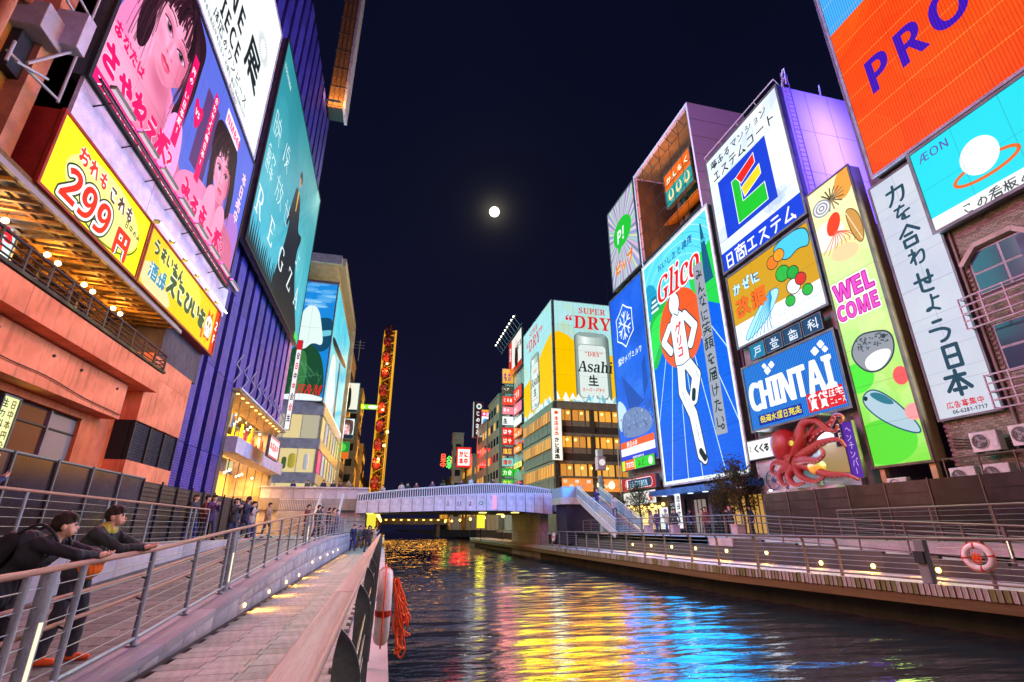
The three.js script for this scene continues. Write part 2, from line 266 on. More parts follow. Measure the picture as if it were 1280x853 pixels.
// ---------------------------------------------------------------- ground, canal, promenades
const onY = (px, py, Y) => { const r = ray(px, py), t = (Y - 1.55) / r.y; return [r.x * t, Y, r.z * t]; };
const onX = (px, py, X) => { const r = ray(px, py), t = X / r.x; return [X, 1.55 + r.y * t, r.z * t]; };
const onZ = (px, py, Z) => { const r = ray(px, py), t = Z / r.z; return [r.x * t, 1.55 + r.y * t, Z]; };
const lerpTable = (tab) => (v) => { if (v <= tab[0][0]) return tab[0][1]; for (let i = 1; i < tab.length; i++) if (v <= tab[i][0]) { const [a, p] = tab[i - 1], [b, q] = tab[i]; return p + ((q - p) * (v - a)) / (b - a); } return tab[tab.length - 1][1]; };
const WATER = -1.25, UP = 1.08;                          // canal surface, upper promenade
const rampL = lerpTable([[0, 0.0], [5, 0.02], [8, 0.14], [11.5, 0.36], [16, 0.62], [22, 0.92], [30, UP], [60, UP]]);
const rampR = lerpTable([[-60, UP], [-24, UP], [-11.6, 0.48], [-4, 0.05], [10, 0.0]]);
const kerbX = -2.62;
const edgeR = (z) => 14.3 + Math.max(0, Math.min(1, (z + 24) / 5)) * 0 + Math.max(0, z + 21) * 0.172;
const wallR = (z) => 17.2 + Math.max(0, z + 25) * 0.10;

// earth under everything, with the canal cut out: two banks that reach far back
const earth = worn(C(0.06, 0.06, 0.062), 0.8);
struct('ground', merged([bg(800, 1, 1200, -405.0, -1.9, -500), bg(800, 1, 1200, 421, -1.9, -500)]), earth);
{ // water: a sheet of small crossing waves
  const waves = []; const q = noise2(5);
  for (let i = 0; i < 26; i++) { const L = 0.17 * Math.pow(1.105, i), a = Math.PI / 2 + (rr(-1, 1) + rr(-1, 1)) * 0.3, k = (2 * Math.PI) / L; waves.push([k * Math.cos(a), k * Math.sin(a), (0.029 * L) / (2 * Math.PI), rr(0, 6.28)]); }
  const xs = [], zs = []; for (let x = -1; x <= 20; x += 0.12) xs.push(x);
  for (let z = 8, d = 0.1; z > -420; ) { zs.push(z); const dist = Math.max(3, -z); d = z > 0 ? 0.4 : Math.min(6, 0.03 + dist * 0.0038); z -= d; }
  const nx = xs.length, nz = zs.length, pos = new Float32Array(nx * nz * 3), nor = new Float32Array(nx * nz * 3), uv = new Float32Array(nx * nz * 2), idx = [];
  for (let j = 0; j < nz; j++) for (let i = 0; i < nx; i++) {
    const x = xs[i], z = zs[j], gust = 0.6 + 0.95 * q(x / 5 + 3, z / 7, 64) * q(x / 2.2, z / 3, 128); let h = 0, dx = 0, dz = 0;
    for (const [kx, kz, a, ph] of waves) { const t = kx * x + kz * z + ph; h += a * Math.sin(t); dx += a * kx * Math.cos(t); dz += a * kz * Math.cos(t); }
    h *= gust; dx *= gust; dz *= gust; const o = (j * nx + i) * 3, l = Math.hypot(dx, 1, dz);
    pos.set([x, WATER + h, z], o); nor.set([-dx / l, 1 / l, -dz / l], o); uv.set([x, z], (j * nx + i) * 2);
    if (i && j) { const a = (j - 1) * nx + i - 1, b = a + 1, c = j * nx + i - 1, d = c + 1; idx.push(a, b, c, b, d, c); }
  }
  const g = new THREE.BufferGeometry(); g.setAttribute('position', new THREE.BufferAttribute(pos, 3)); g.setAttribute('normal', new THREE.BufferAttribute(nor, 3)); g.setAttribute('uv', new THREE.BufferAttribute(uv, 2)); g.setIndex(idx);
  const ripple = noiseTex(S, (x, y) => 0.5 * fbm(x / S, y / S, 18, n2) + 0.5 * fbm(x / S, y / S, 41, n3), false, 0.45); ripple.repeat.set(0.16, 0.7);
  struct('water', g, new THREE.MeshPhysicalMaterial({ color: C(0.012, 0.016, 0.018), roughness: 0.045, ior: 1.333, specularIntensity: 0.45, bumpMap: ripple, bumpScale: 0.008 }));
}
// --- left bank: canal wall, lower deck, stone kerb wall, ramp, upper promenade
const stoneMat = [0, 1, 2].map((i) => worn(C(0.38 + 0.07 * i, 0.36 + 0.06 * i, 0.43 + 0.05 * i), 0.8, { map: T.stain, bumpScale: 0.008 }));
const paveMat = [0, 1, 2, 3].map((i) => worn(C(0.37 + 0.045 * i, 0.345 + 0.04 * i, 0.285 + 0.036 * i), 0.6, { map: T.pave, bumpScale: 0.003 }));
const rampMat = [0, 1, 2].map((i) => worn(C(0.16 + 0.04 * i, 0.16 + 0.037 * i, 0.155 + 0.035 * i), 0.62, { map: T.pave, bumpScale: 0.003 }));
struct('canal_wall', merged([bg(0.62, 1.6, 215, -0.12, -0.86, -100)]), mat.paleConcrete);
{ // lower deck with its pavers
  const deck = struct('lower_deck', bg(2.4, 0.5, 205, -1.62, -0.3, -97), worn(C(0.10, 0.09, 0.085), 0.9));
  const far = []; const gx = [-0.48, -1.0, -1.52, -2.04];
  for (let r = 0; r < 330; r++) {
    const z = 1.5 - r * 0.305; if (z < -48) break;
    for (let c = 0; c < 4; c++) {
      const x = -0.74 - c * 0.5 - (r % 2) * 0.0, w = 0.488, d = 0.296, y = -0.025 + rr(-0.0015, 0.0015);
      if (z < -2 && z > -23) { const m = mesh('paver', boxGeo(w, 0.05, d), pick(paveMat), deck); m.position.set(x + (r % 2) * 0.06, y, z); m.rotation.set(rr(-0.003, 0.003), 0, rr(-0.003, 0.003)); }
      else far.push(bg(w, 0.05, d, x + (r % 2) * 0.06, y, z));
    }
  }
  tag(mesh('paver_field', merged(far), paveMat[1], deck), null, null, null, 'stuff');
}
{ // stone-faced kerb wall between deck and ramp, block by block, with coping slabs and foot lamps set in it
  const wall = thing('kerb_wall', 'stone-faced kerb wall along the lower deck with small yellow foot lamps', 'wall', [kerbX, 0, 0]);
  box('core', 0.2, 0.3, 49, -0.2, -0.16, -22.5, mat.dark, wall);
  const split = (h, L) => {                               // a split-faced stone: the side towards the deck is broken
    const g = new THREE.BoxGeometry(0.24, h, L, 1, 4, 8), p = g.attributes.position;
    for (let i = 0; i < p.count; i++) if (p.getX(i) > 0.1) { const ey = 1 - Math.pow(Math.abs(p.getY(i)) / (h / 2), 4), ez = 1 - Math.pow(Math.abs(p.getZ(i)) / (L / 2), 6); p.setX(i, 0.1 + (0.004 + 0.042 * rnd()) * ey * ez); }
    g.computeVertexNormals(); return g;
  };
  for (let s = -2, k = 0; s < 47; k++) {
    const L = rr(0.42, 0.95), top = Math.max(0.06, rampL(s + L / 2) - 0.05), rows = top > 0.34 ? 2 : 1, base = -0.06;
    for (let r = 0; r < rows; r++) { const h = (top - base) / rows, b = mesh('stone_block', split(h - 0.012, L - 0.014), pick(stoneMat), wall); b.position.set(-0.12, base + h * (r + 0.5), -s - L / 2); }
    s += L;
  }
  for (let s = -2; s < 47; s += 2.0) mesh('coping', beamGeo([-0.14, rampL(s) + 0.005, -s - 0.006], [-0.14, rampL(s + 2) + 0.005, -s - 1.994], 0.42, 0.1), pick(stoneMat), wall);
  // foot lamps, first ones where the photograph shows them
  for (const px of [[304, 763], [335, 744.5], [357, 731], [373, 721.5], [390, 703], [400, 697.5], [409, 693.5], [416, 690.5], [422, 687.5]]) {
    const p = onX(px[0], px[1], kerbX + 0.02);
    const f = mesh('foot_lamp', new THREE.CylinderGeometry(0.038, 0.038, 0.03, 12).rotateZ(Math.PI / 2), lamp(C(1, 0.66, 0.2), 7), wall); f.position.set(0.03, Math.max(0.1, p[1]), p[2]);
    const l = new THREE.SpotLight(0xffa830, 16, 0, 1.25, 0.8); l.name = 'foot_lamp_light'; l.position.set(0.09, Math.max(0.1, p[1]), p[2]); l.target.position.set(1.0, -0.15, p[2]); wall.add(l, l.target);
  }
}
function rampSheet(x0, x1, prof, s0, s1, step, sgn) {     // a walking surface whose height follows a profile along the canal
  const g = [];
  for (let s = s0; s < s1; s += step) { const xa = typeof x0 === 'function' ? x0(-s - step / 2) : x0; g.push(beamGeo([(xa + x1) / 2, prof(sgn > 0 ? s : -s) - 0.2, -s], [(xa + x1) / 2, prof(sgn > 0 ? s + step : -s - step) - 0.2, -s - step], Math.abs(x1 - xa), 0.3)); }
  return merged(g);
}
{
  const ramp = struct('ramp_walk', rampSheet(-5.9, kerbX - 0.3, rampL, -2, 48, 1, 1), worn(C(0.11, 0.11, 0.11), 0.9));
  for (let r = 0; r < 62; r++) for (let c = 0; c < 4; c++) {
    const s = 2 + r * 0.405, x = kerbX - 0.37 - 0.36 - c * 0.735; const m = mesh('floor_slab', boxGeo(0.722, 0.05, 0.392), pick(rampMat), ramp);
    m.position.set(x, rampL(s) - 0.024, -s); m.rotation.x = Math.atan2(rampL(s + 0.2) - rampL(s - 0.2), 0.4);
  }
}
{ // low concrete side wall between ramp and upper promenade, then the promenade itself
  const side = thing('ramp_side_wall', 'pale concrete upstand between the ramp and the raised promenade', 'wall', [-5.95, 0, 0]);
  for (let s = 0; s < 26; s += 2) box('wall_segment', 0.3, 1.0, 1.985, 0, UP - 0.46, -s - 1, pick(stoneMat), side);
  const pr = struct('upper_promenade', merged([bg(5.0, 0.4, 60, -8.62, UP - 0.225, -20), bg(3.2, 0.4, 20, -4.4, UP - 0.235, -38.2)]), worn(C(0.3, 0.285, 0.27), 0.7));
}
// --- right bank
{
  const pts = [[-90, 0], [-60, 0], [-43, 0], [-21, 0], [-16, 0], [-10.7, 0], [-5, 0], [3, 0]].map(([z]) => z);
  const shape = (fa, fb, y, th) => { const g = []; for (let i = 0; i < pts.length - 1; i++) { const a = pts[i], b = pts[i + 1], P = [[fa(a), a], [fb(a), a], [fb(b), b], [fa(b), b]]; const bgm = new THREE.BufferGeometry(), v = [], uv = []; const put = (x, yy, z) => { v.push(x, yy, z); uv.push(x, z); };
      const q = (A, B, Cc, D) => { for (const k of [A, B, Cc, A, Cc, D]) put(...k); };
      const top = P.map(([x, z]) => [x, y, z]), bot = P.map(([x, z]) => [x, y - th, z]); q(top[0], top[3], top[2], top[1]); q(bot[0], bot[1], bot[2], bot[3]); for (let k = 0; k < 4; k++) { const n = (k + 1) % 4; q(top[k], top[n], bot[n], bot[k]); }
      bgm.setAttribute('position', new THREE.Float32BufferAttribute(v, 3)); bgm.setAttribute('uv', new THREE.Float32BufferAttribute(uv, 2)); bgm.computeVertexNormals(); g.push(bgm); } return mergeGeometries(g); };
  struct('right_deck', shape((z) => edgeR(z) + 0.05, (z) => wallR(z) + 0.1, 0.0, 0.25), worn(C(0.56, 0.44, 0.47), 0.6, { bumpScale: 0.003 }));
  const bank = thing('deck_edge', 'deck edge of weathered upright timber fenders above a rusty steel beam', 'deck edge', [0, 0, 0]);
  const fenders = [0, 1, 2, 3].map((i) => worn([C(0.42, 0.41, 0.36), C(0.30, 0.30, 0.2), C(0.22, 0.25, 0.09), C(0.5, 0.49, 0.46)][i], 0.8, { map: T.wood, bumpScale: 0.004 }));
  let n = 0; const farF = [];
  for (let z = -3; z > -88; z -= 0.155) {
    const x = edgeR(z), h = 0.30 + rr(-0.02, 0.02), y = 0.012 - h / 2;
    if (z > -44 && n < 290) { const m = mesh('fender_plank', boxGeo(0.07, 0.3, 0.135), pick(fenders), bank); m.position.set(x + rr(-0.012, 0.012), y, z); m.rotation.z = rr(-0.02, 0.02); n++; } else farF.push(bg(0.07, h, 0.135, x, y, z));
  }
  tag(mesh('fender_row', merged(farF), fenders[0], bank), null, null, null, 'stuff');
  for (let i = 0; i < pts.length - 1; i++) mesh('steel_beam', beamGeo([edgeR(pts[i]) + 0.08, -0.44, pts[i]], [edgeR(pts[i + 1]) + 0.08, -0.44, pts[i + 1]], 0.14, 0.27), worn(C(0.13, 0.085, 0.03), 0.7, { bumpScale: 0.004 }), bank);
  struct('bank_wall', shape((z) => edgeR(z) + 0.9, (z) => edgeR(z) + 1.6, -0.26, 1.7), worn(C(0.035, 0.035, 0.035), 0.9));
  // stained concrete wall with foot lamps, ramp behind it, upper promenade, all along
  const wm = worn(C(0.085, 0.08, 0.075), 0.85, { map: T.stain, bumpScale: 0.01 });
  const wall = thing('promenade_wall', 'dark stained concrete wall above the right deck with yellow foot lamps', 'wall', [0, 0, 0]);
  for (let z = -3; z > -46; z -= 1.9) { const h = Math.max(0.12, rampR(z - 0.95)); mesh('wall_panel', beamGeo([wallR(z) + 0.1, h / 2 - 0.05, z - 0.006], [wallR(z - 1.9) + 0.1, h / 2 - 0.05, z - 1.894], 0.2, h + 0.1), wm, wall); }
  for (const [px, py] of [[793, 681], [816, 682.5], [842, 684], [872, 686], [909.5, 689], [953.5, 691], [1014, 703], [1072, 706.5], [1145, 711]]) {
    const p = onX(px, py, 17.3), z = p[2], X = wallR(z) - 0.02, y = 1.55 + (p[1] - 1.55) * X / 17.3;
    const f = mesh('foot_lamp', new THREE.CylinderGeometry(0.085, 0.085, 0.04, 14).rotateZ(Math.PI / 2), lamp(C(1, 0.72, 0.16), 6), wall); f.position.set(X, y, z);
    const l = new THREE.SpotLight(0xffb420, 22, 0, 1.3, 0.8); l.name = 'foot_lamp_light'; l.position.set(X - 0.06, y, z); l.target.position.set(X - 0.9, y - 0.6, z); wall.add(l, l.target);
  }
  struct('right_ramp', rampSheet((z) => wallR(z) + 0.2, 19.6, rampR, 3, 47, 1, -1), worn(C(0.55, 0.45, 0.48), 0.6));
  struct('right_promenade', merged([bg(3.6, 0.4, 62, 21.1, UP - 0.2, -22), bg(4.6, 0.4, 23, 19.5, UP - 0.21, -35.3)]), worn(C(0.46, 0.40, 0.42), 0.62));
  struct('right_street', bg(60, 0.3, 70, 52, UP - 0.18, -70), mat.concrete);
  struct('left_street', bg(60, 0.3, 60, -40.0, UP - 0.19, -72), mat.concrete);
}
// the moon
{
  const m = mesh('moon', new THREE.SphereGeometry(8.8, 32, 24), lamp(C(1, 0.93, 0.74), 4)); m.position.copy(moonDir).multiplyScalar(900);
  tag(m, 'small bright full moon in the dark sky', 'moon');
}
// ---------------------------------------------------------------- railings
// base: points the railing stands on; o: height, spacing, cables, mids [[height, offset], ...], materials
function railing(name, label, base, o) {
  const g = thing(name, label, 'railing', [0, 0, 0], 0, o.group);
  const curve = (h, off = 0) => { const pts = base.map(([x, y, z]) => [x + off, y + h, z]); const list = []; for (let i = 0; i < pts.length - 1; i++) list.push([pts[i], pts[i + 1]]); return list; };
  const run = (nm, h, r, m, off, seg = 8) => mesh(nm, merged(curve(h, off).map(([a, b]) => tubeGeo(a, b, r, seg))), m, g);
  run('handrail', o.h, o.railR ?? 0.032, o.railMat ?? mat.steel, 0, 12);
  if (o.bottom !== false) run('bottom_tube', 0.09, 0.022, o.mat, 0);
  for (const [h, off] of o.mids ?? []) run('mid_rail', h, 0.022, o.railMat ?? o.mat, off, 10);
  const c0 = 0.2, c1 = o.h - 0.14; for (let i = 0; i < o.cables; i++) run('cable', c0 + ((c1 - c0) * i) / (o.cables - 1), o.cableR ?? 0.006, mat.steel, 0, 5);
  let acc = 0; const L = []; for (let i = 0; i < base.length - 1; i++) L.push(V3(...base[i]).distanceTo(V3(...base[i + 1])));
  const total = L.reduce((a, b) => a + b, 0), at = (d) => { let i = 0; while (i < L.length - 1 && d > L[i]) d -= L[i++]; return V3(...base[i]).lerp(V3(...base[i + 1]), Math.min(1, d / L[i])); };
  const spots = o.posts ?? Array.from({ length: Math.floor(total / o.spacing) + 1 }, (_, i) => i * o.spacing);
  for (const d of spots) {
    const p = at(d), post = mesh('post', tubeGeo([p.x, p.y - 0.05, p.z], [p.x, p.y + o.h - 0.02, p.z], o.postR ?? 0.032, 10), o.mat, g);
    mesh('foot_plate', bg(0.12, 0.014, 0.12, p.x, p.y + 0.018, p.z), o.mat, post);
    for (const [h, off] of o.mids ?? []) mesh('bracket', tubeGeo([p.x, p.y + h - 0.05, p.z], [p.x + off, p.y + h - 0.01, p.z], 0.011, 6), mat.dark, post);
  }
  for (const d of o.lit ?? []) {                          // thick posts with a lit strip
    const p = at(d), post = mesh('light_post', tubeGeo([p.x, p.y - 0.05, p.z], [p.x, p.y + o.h - 0.03, p.z], 0.062, 16), o.mat, g);
    const a = o.litTurn ?? 0, dx = Math.sin(a) * 0.064, dz = Math.cos(a) * 0.064;
    const st = mesh('light_strip', boxGeo(0.03, 0.52, 0.012), lamp(C(1, 0.9, 0.62), 1.0), post); st.position.set(p.x + dx, p.y + 0.42, p.z + dz); st.rotation.y = a;
    const l = new THREE.RectAreaLight(0xfff3d0, 9, 0.035, 0.5); l.name = 'light_strip_light'; l.position.set(p.x + dx * 1.3, p.y + 0.42, p.z + dz * 1.3); l.rotation.y = a + Math.PI; post.add(l);
  }
  return g;
}
const railWood = worn(C(0.55, 0.32, 0.25), 0.5, { map: T.wood, bumpScale: 0.0008 });
const bluePost = worn(C(0.30, 0.35, 0.40), 0.42, { metalness: 0.4, bumpScale: 0.0004 }), brownPost = worn(C(0.20, 0.155, 0.14), 0.45, { metalness: 0.35, bumpScale: 0.0005 });
{ // ramp railing on the kerb
  const base = []; for (const s of [4.6, 5.4, 6.5, 8, 9.7, 11.5, 14, 17, 20, 23, 26, 30, 35, 41]) base.push([kerbX - 0.26, rampL(s) + 0.05, -s]);
  const s2d = (s) => { let d = 0; for (let i = 0; i < base.length - 1; i++) { const a = V3(...base[i]), b = V3(...base[i + 1]); if (s <= -b.z) return d + a.distanceTo(b) * ((s + a.z) / (a.z - b.z)); d += a.distanceTo(b); } return d; };
  const ss = [4.62, 5.45, 6.3, 7.92, 9.6, 11.3, 11.85, 13.3, 14.9, 16.5, 18.1, 19.7, 21.3, 22.9, 24.6, 26.2, 27.8, 29.5, 31, 32.6, 34.2, 35.8, 37.4, 39, 40.6].map(s2d);
  railing('ramp_railing', 'steel cable railing with wooden handrail and light posts on the kerb wall', base, { h: 1.1, posts: ss, cables: 6, mat: bluePost, railMat: railWood, railR: 0.03, mids: [[0.80, -0.1], [0.56, -0.1]], lit: [s2d(5.75), s2d(11.6), s2d(21.8)], litTurn: rad(62) });
}
{ // railing at the edge of the raised promenade
  const base = [[-6.0, UP, -6.5], [-6.0, UP, -20.4]];
  railing('promenade_railing', 'pale blue steel cable railing beside the dark panel fence', base, { h: 1.07, posts: [0, 4.1, 6.9, 7.2, 9.1, 12.1, 12.5, 13.9], cables: 6, mat: bluePost, railMat: railWood, railR: 0.028, group: 'x' }).userData.group = undefined;
}
{ // canal-side railing with broad flat handrail and leaf-shaped plates
  const g = thing('canal_railing', 'canal-side railing with broad flat bronze handrail and curved grey plates', 'railing', [-0.24, 0, 0]);
  const rail = worn(C(0.44, 0.26, 0.21), 0.5, { bumpScale: 0.0006 });
  for (const [a, b] of [[1.5, -4.1], [-4.11, -9], [-9.01, -15], [-15.01, -25], [-25.01, -44]]) { const m = mesh('handrail', new RoundedBoxGeometry(0.15, 0.055, a - b, 3, 0.022), rail, g); m.position.set(0, 1.1, (a + b) / 2); }
  const sh = new THREE.Shape(); sh.moveTo(0.055, 0); sh.lineTo(0.05, 0.86); sh.quadraticCurveTo(0.045, 0.97, 0.075, 1.07); sh.quadraticCurveTo(0.16, 1.0, 0.185, 0.86); sh.quadraticCurveTo(0.205, 0.5, 0.19, 0); sh.closePath();
  const leaf = new THREE.ExtrudeGeometry(sh, { depth: 0.016, bevelEnabled: true, bevelSize: 0.003, bevelThickness: 0.003, bevelSegments: 1, curveSegments: 10 });
  const pm = worn(C(0.10, 0.125, 0.125), 0.5, { metalness: 0.3, bumpScale: 0.0005 });
  for (let z = -0.8; z > -44; z -= 2.2) { const m = mesh('plate', leaf, pm, g); m.position.set(0, 0, z); }
  for (const [h, x] of [[0.16, 0.15], [0.33, 0.15], [0.5, 0.15], [0.67, 0.15], [0.83, 0.14]]) mesh('cable', tubeGeo([x, h, 1], [x, h, -44], 0.0075, 6), mat.steel, g);
}
{ // right bank railings
  const base = [-4.5, -8, -10.7, -14, -18, -21, -30, -45, -62, -85].map((z) => [edgeR(z) + 0.25, 0, z]);
  const g = thing('deck_railing', 'brown steel railing of curved posts along the right deck edge', 'railing');
  for (let i = 0; i < base.length - 1; i++) { mesh('handrail', tubeGeo([base[i][0], 1.26, base[i][2]], [base[i + 1][0], 1.26, base[i + 1][2]], 0.038, 10), brownPost, g); }
  for (let c = 0; c < 6; c++) mesh('cable', merged(base.slice(1).map((b, i) => tubeGeo([base[i][0] + 0.05, 0.2 + c * 0.16, base[i][2]], [b[0] + 0.05, 0.2 + c * 0.16, b[2]], 0.008, 5))), mat.steel, g);
  mesh('bottom_tube', merged(base.slice(1).map((b, i) => tubeGeo([base[i][0] + 0.05, 0.1, base[i][2]], [b[0] + 0.05, 0.1, b[2]], 0.03, 8))), brownPost, g);
  const sh = new THREE.Shape(); sh.moveTo(0.0, 0); sh.lineTo(0.0, 1.0); sh.quadraticCurveTo(0.0, 1.2, -0.16, 1.25); sh.lineTo(-0.16, 1.19); sh.quadraticCurveTo(-0.075, 1.15, -0.075, 1.0); sh.lineTo(-0.1, 0); sh.closePath();
  const pg = new THREE.ExtrudeGeometry(sh, { depth: 0.05, bevelEnabled: true, bevelSize: 0.006, bevelThickness: 0.006, bevelSegments: 1, curveSegments: 6 }).translate(0.1, 0, -0.025);
  for (const px of [1236, 1048, 985, 936, 896, 863, 831, 805, 783, 764, 748, 733, 720, 709, 699, 690, 682, 675, 668]) { const p = onY(px, 700, 0), z = onX(px, 690, 14.6)[2]; const zz = px > 1000 ? onX(px, 700, edgeR(onX(px, 700, 15.2)[2]) + 0.25)[2] : z; const m = mesh('post', pg, brownPost, g); m.position.set(edgeR(zz) + 0.3, 0, zz); }
  { const zz = onX(1130, 700, 15.2)[2], m = mesh('light_post', new RoundedBoxGeometry(0.2, 1.22, 0.32, 2, 0.03).translate(0, 0.61, 0), mat.greySteel, g); m.position.set(edgeR(zz) + 0.3, 0, zz); box('speaker_box', 0.08, 0.34, 0.3, -0.15, 0.72, 0, mat.dark, m); }
}
{
  const b1 = []; for (const z of [-45, -36, -24, -20, -16, -12, -8, -5]) b1.push([wallR(z) + 0.25, rampR(z), z]);
  railing('ramp_railing', 'brown steel cable railing sloping down beside the pink ramp', b1, { h: 1.1, spacing: 1.85, cables: 6, mat: brownPost, railMat: brownPost, mids: [[0.78, 0.1]], lit: [32.6], litTurn: rad(-70) });
  const b2 = [[19.5, UP, -19.3], [19.5, UP, -5]];
  railing('promenade_railing', 'brown steel cable railing in front of the dark steel hoarding', b2, { h: 1.2, spacing: 2.05, cables: 6, mat: brownPost, railMat: brownPost });
}
// ---------------------------------------------------------------- the bridge and its stairs
const bz = (x) => -48.4 - Math.pow((x - 5) / 10, 2) * 1.1;                      // near face, slightly bowed in plan
const gTop = lerpTable([[-2.6, 3.73], [2, 4.1], [5.6, 4.33], [11, 4.62], [14, 4.68], [16.2, 4.66]]), gBot = lerpTable([[-2.6, 2.78], [5.6, 3.04], [11, 3.1], [13.5, 3.0], [16.2, 2.78]]), bTop = lerpTable([[-2.6, 4.42], [2, 4.9], [5.6, 5.2], [8.5, 5.5], [11, 5.55], [14, 5.4], [16.2, 5.12]]);
{
  const br = thing('bridge', 'low white bridge over the canal with panelled fascia and slatted balustrade', 'bridge');
  const white = worn(C(0.60, 0.59, 0.62), 0.42, { bumpScale: 0.0006 });
  const N = 19, fasc = [0, 1].map((i) => worn(C(0.62 + 0.03 * i, 0.60 + 0.03 * i, 0.64 + 0.03 * i), 0.4, { bumpScale: 0.0005 }));
  for (let i = 0; i < N; i++) {
    const x0 = -2.6 + (18.7 * i) / N, x1 = -2.6 + (18.7 * (i + 1)) / N, xm = (x0 + x1) / 2, h = gTop(xm) - gBot(xm);
    const sh = new THREE.Shape([[x0 + 0.025 - xm, gBot(x0)], [x1 - 0.025 - xm, gBot(x1)], [x1 - 0.025 - xm, gTop(x1)], [x0 + 0.025 - xm, gTop(x0)]].map(([a, b]) => new THREE.Vector2(a, b)));
    const p = mesh('fascia_panel', new THREE.ExtrudeGeometry(sh, { depth: 0.08, bevelEnabled: true, bevelSize: 0.008, bevelThickness: 0.008, bevelSegments: 1 }), pick(fasc), br); p.position.set(xm, 0, bz(xm)); p.rotation.y = -Math.atan2(bz(x1) - bz(x0), x1 - x0);
    const bk = box('panel_backing', x1 - x0, h - 0.05, 0.1, xm, (gTop(xm) + gBot(xm)) / 2, bz(xm) - 0.08, mat.dark, br);
  }
  [...'えびす'].forEach((ch, i) => { const x = 5.35 + i * 1.05; const d = merged(strokes(ch).map(([, p]) => merged(p.slice(1).map((q, k) => beamGeo([p[k][0] * 0.42, 0.42 - p[k][1] * 0.42, 0], [q[0] * 0.42 + 1e-4, 0.42 - q[1] * 0.42, 0], 0.06, 0.03))))); const m = mesh('raised_letter', d, mat.dark, br); m.position.set(x, gBot(x) + 0.42, bz(x) + 0.07); });
  const em = mesh('emblem', new THREE.TorusGeometry(0.16, 0.05, 6, 16), M({ color: C(0.1, 0.3, 0.2), roughness: 0.5 }), br); em.position.set(8.7, gBot(8.7) + 0.7, bz(8.7) + 0.08);
  box('lit_panel', 0.94, 1.3, 0.03, 9.75, 3.85, bz(9.75) + 0.07, lamp(C(1, 0.4, 0.8), 0.75), br);
  const slats = []; for (let x = -2.5; x < 16.1; x += 0.21) { const a = [x, gTop(x) + 0.02, bz(x) + 0.02], b = [x, bTop(x) - 0.06, bz(x) - 0.42]; slats.push(beamGeo(a, b, 0.07, 0.08)); }
  tag(mesh('slat', merged(slats), white, br), null, null, null, 'stuff');
  const rail = (nm, f, dz, r) => mesh(nm, merged(Array.from({ length: 24 }, (_, i) => { const x0 = -2.6 + (18.75 * i) / 24, x1 = -2.6 + (18.75 * (i + 1)) / 24; return tubeGeo([x0, f(x0), bz(x0) + dz], [x1, f(x1), bz(x1) + dz], r, 8); })), white, br);
  rail('top_rail', (x) => bTop(x), -0.45, 0.09); rail('mid_rail', (x) => gTop(x) + 0.05, 0.0, 0.06);
  mesh('parapet', merged(Array.from({ length: 24 }, (_, i) => { const x0 = -2.6 + (18.75 * i) / 24, x1 = -2.6 + (18.75 * (i + 1)) / 24; return beamGeo([x0, (bTop(x0) + gTop(x0)) / 2 - 0.1, bz(x0) - 0.7], [x1, (bTop(x1) + gTop(x1)) / 2 - 0.1, bz(x1) - 0.7], 0.1, bTop((x0 + x1) / 2) - gTop((x0 + x1) / 2) + 0.1); })), worn(C(0.16, 0.15, 0.19), 0.6), br);
  mesh('deck', bg(30, 1.0, 14, 4.0, 3.55, -57), mat.concrete, br); mesh('far_parapet', bg(30, 1.0, 0.3, 4.0, 4.6, -64.1), white, br);
  for (const x of [-3.1, 15.6]) box('pier', 0.9, 4.6, 12, x, 0.9, -57, mat.concrete, br);
  // lamps on the underside
  for (const [x, z] of [[-1.6, -51], [9.5, -52], [12.6, -51], [12.6, -58], [-1.6, -58]]) { const l = box('underside_lamp', 0.7, 0.06, 0.5, x, 2.98, z, lamp(C(1, 0.75, 0.15), 3.5), br); const k = new THREE.RectAreaLight(0xffb828, 14, 0.7, 0.5); k.name = 'underside_light'; k.position.set(x, 2.92, z); k.rotation.x = -Math.PI / 2; br.add(k); }
}
{ // tiled approach wall on the left bank
  const g = thing('approach_wall', 'grey tiled wall of the bridge approach with people leaning on it', 'wall'); const tl = [0, 1, 2].map((i) => worn(C(0.52 + 0.05 * i, 0.49 + 0.05 * i, 0.54 + 0.05 * i), 0.5, { bumpScale: 0.001 }));
  box('core', 9.4, 3.95, 0.3, -6.4, UP + 1.9, -50.6, mat.concrete, g);
  for (let c = 0; c < 10; c++) for (let r = 0; r < 4; r++) box('tile', 0.9, 0.93, 0.05, -10.55 + c * 0.93, UP + 0.55 + r * 0.96, -50.42, pick(tl), g);
  box('coping', 9.5, 0.12, 0.5, -6.4, UP + 3.95, -50.5, tl[2], g); box('upper_floor', 12, 0.4, 13.5, -16.2, 4.0, -57.5, mat.concrete, g);
}
function stairs(name, label, x, w, z0, y0, z1, y1, m) {    // runs along z from (z0, y0) up to (z1, y1)
  const g = thing(name, label, 'stairs', [x, 0, 0]); const n = Math.max(6, Math.round(Math.abs(y1 - y0) / 0.17));
  for (let i = 0; i < n; i++) { const t = i / n, z = z0 + ((z1 - z0) * (i + 0.5)) / n, y = y0 + ((y1 - y0) * (i + 1)) / n; box('step', w, 0.12, Math.abs(z1 - z0) / n + 0.02, 0, y - 0.06, z, m, g); }
  for (const s of [-1, 1]) mesh('stringer', beamGeo([s * (w / 2 + 0.06), y0 - 0.05, z0], [s * (w / 2 + 0.06), y1 - 0.05, z1], 0.1, 0.5), worn(C(0.6, 0.57, 0.58), 0.45), g);
  return g;
}
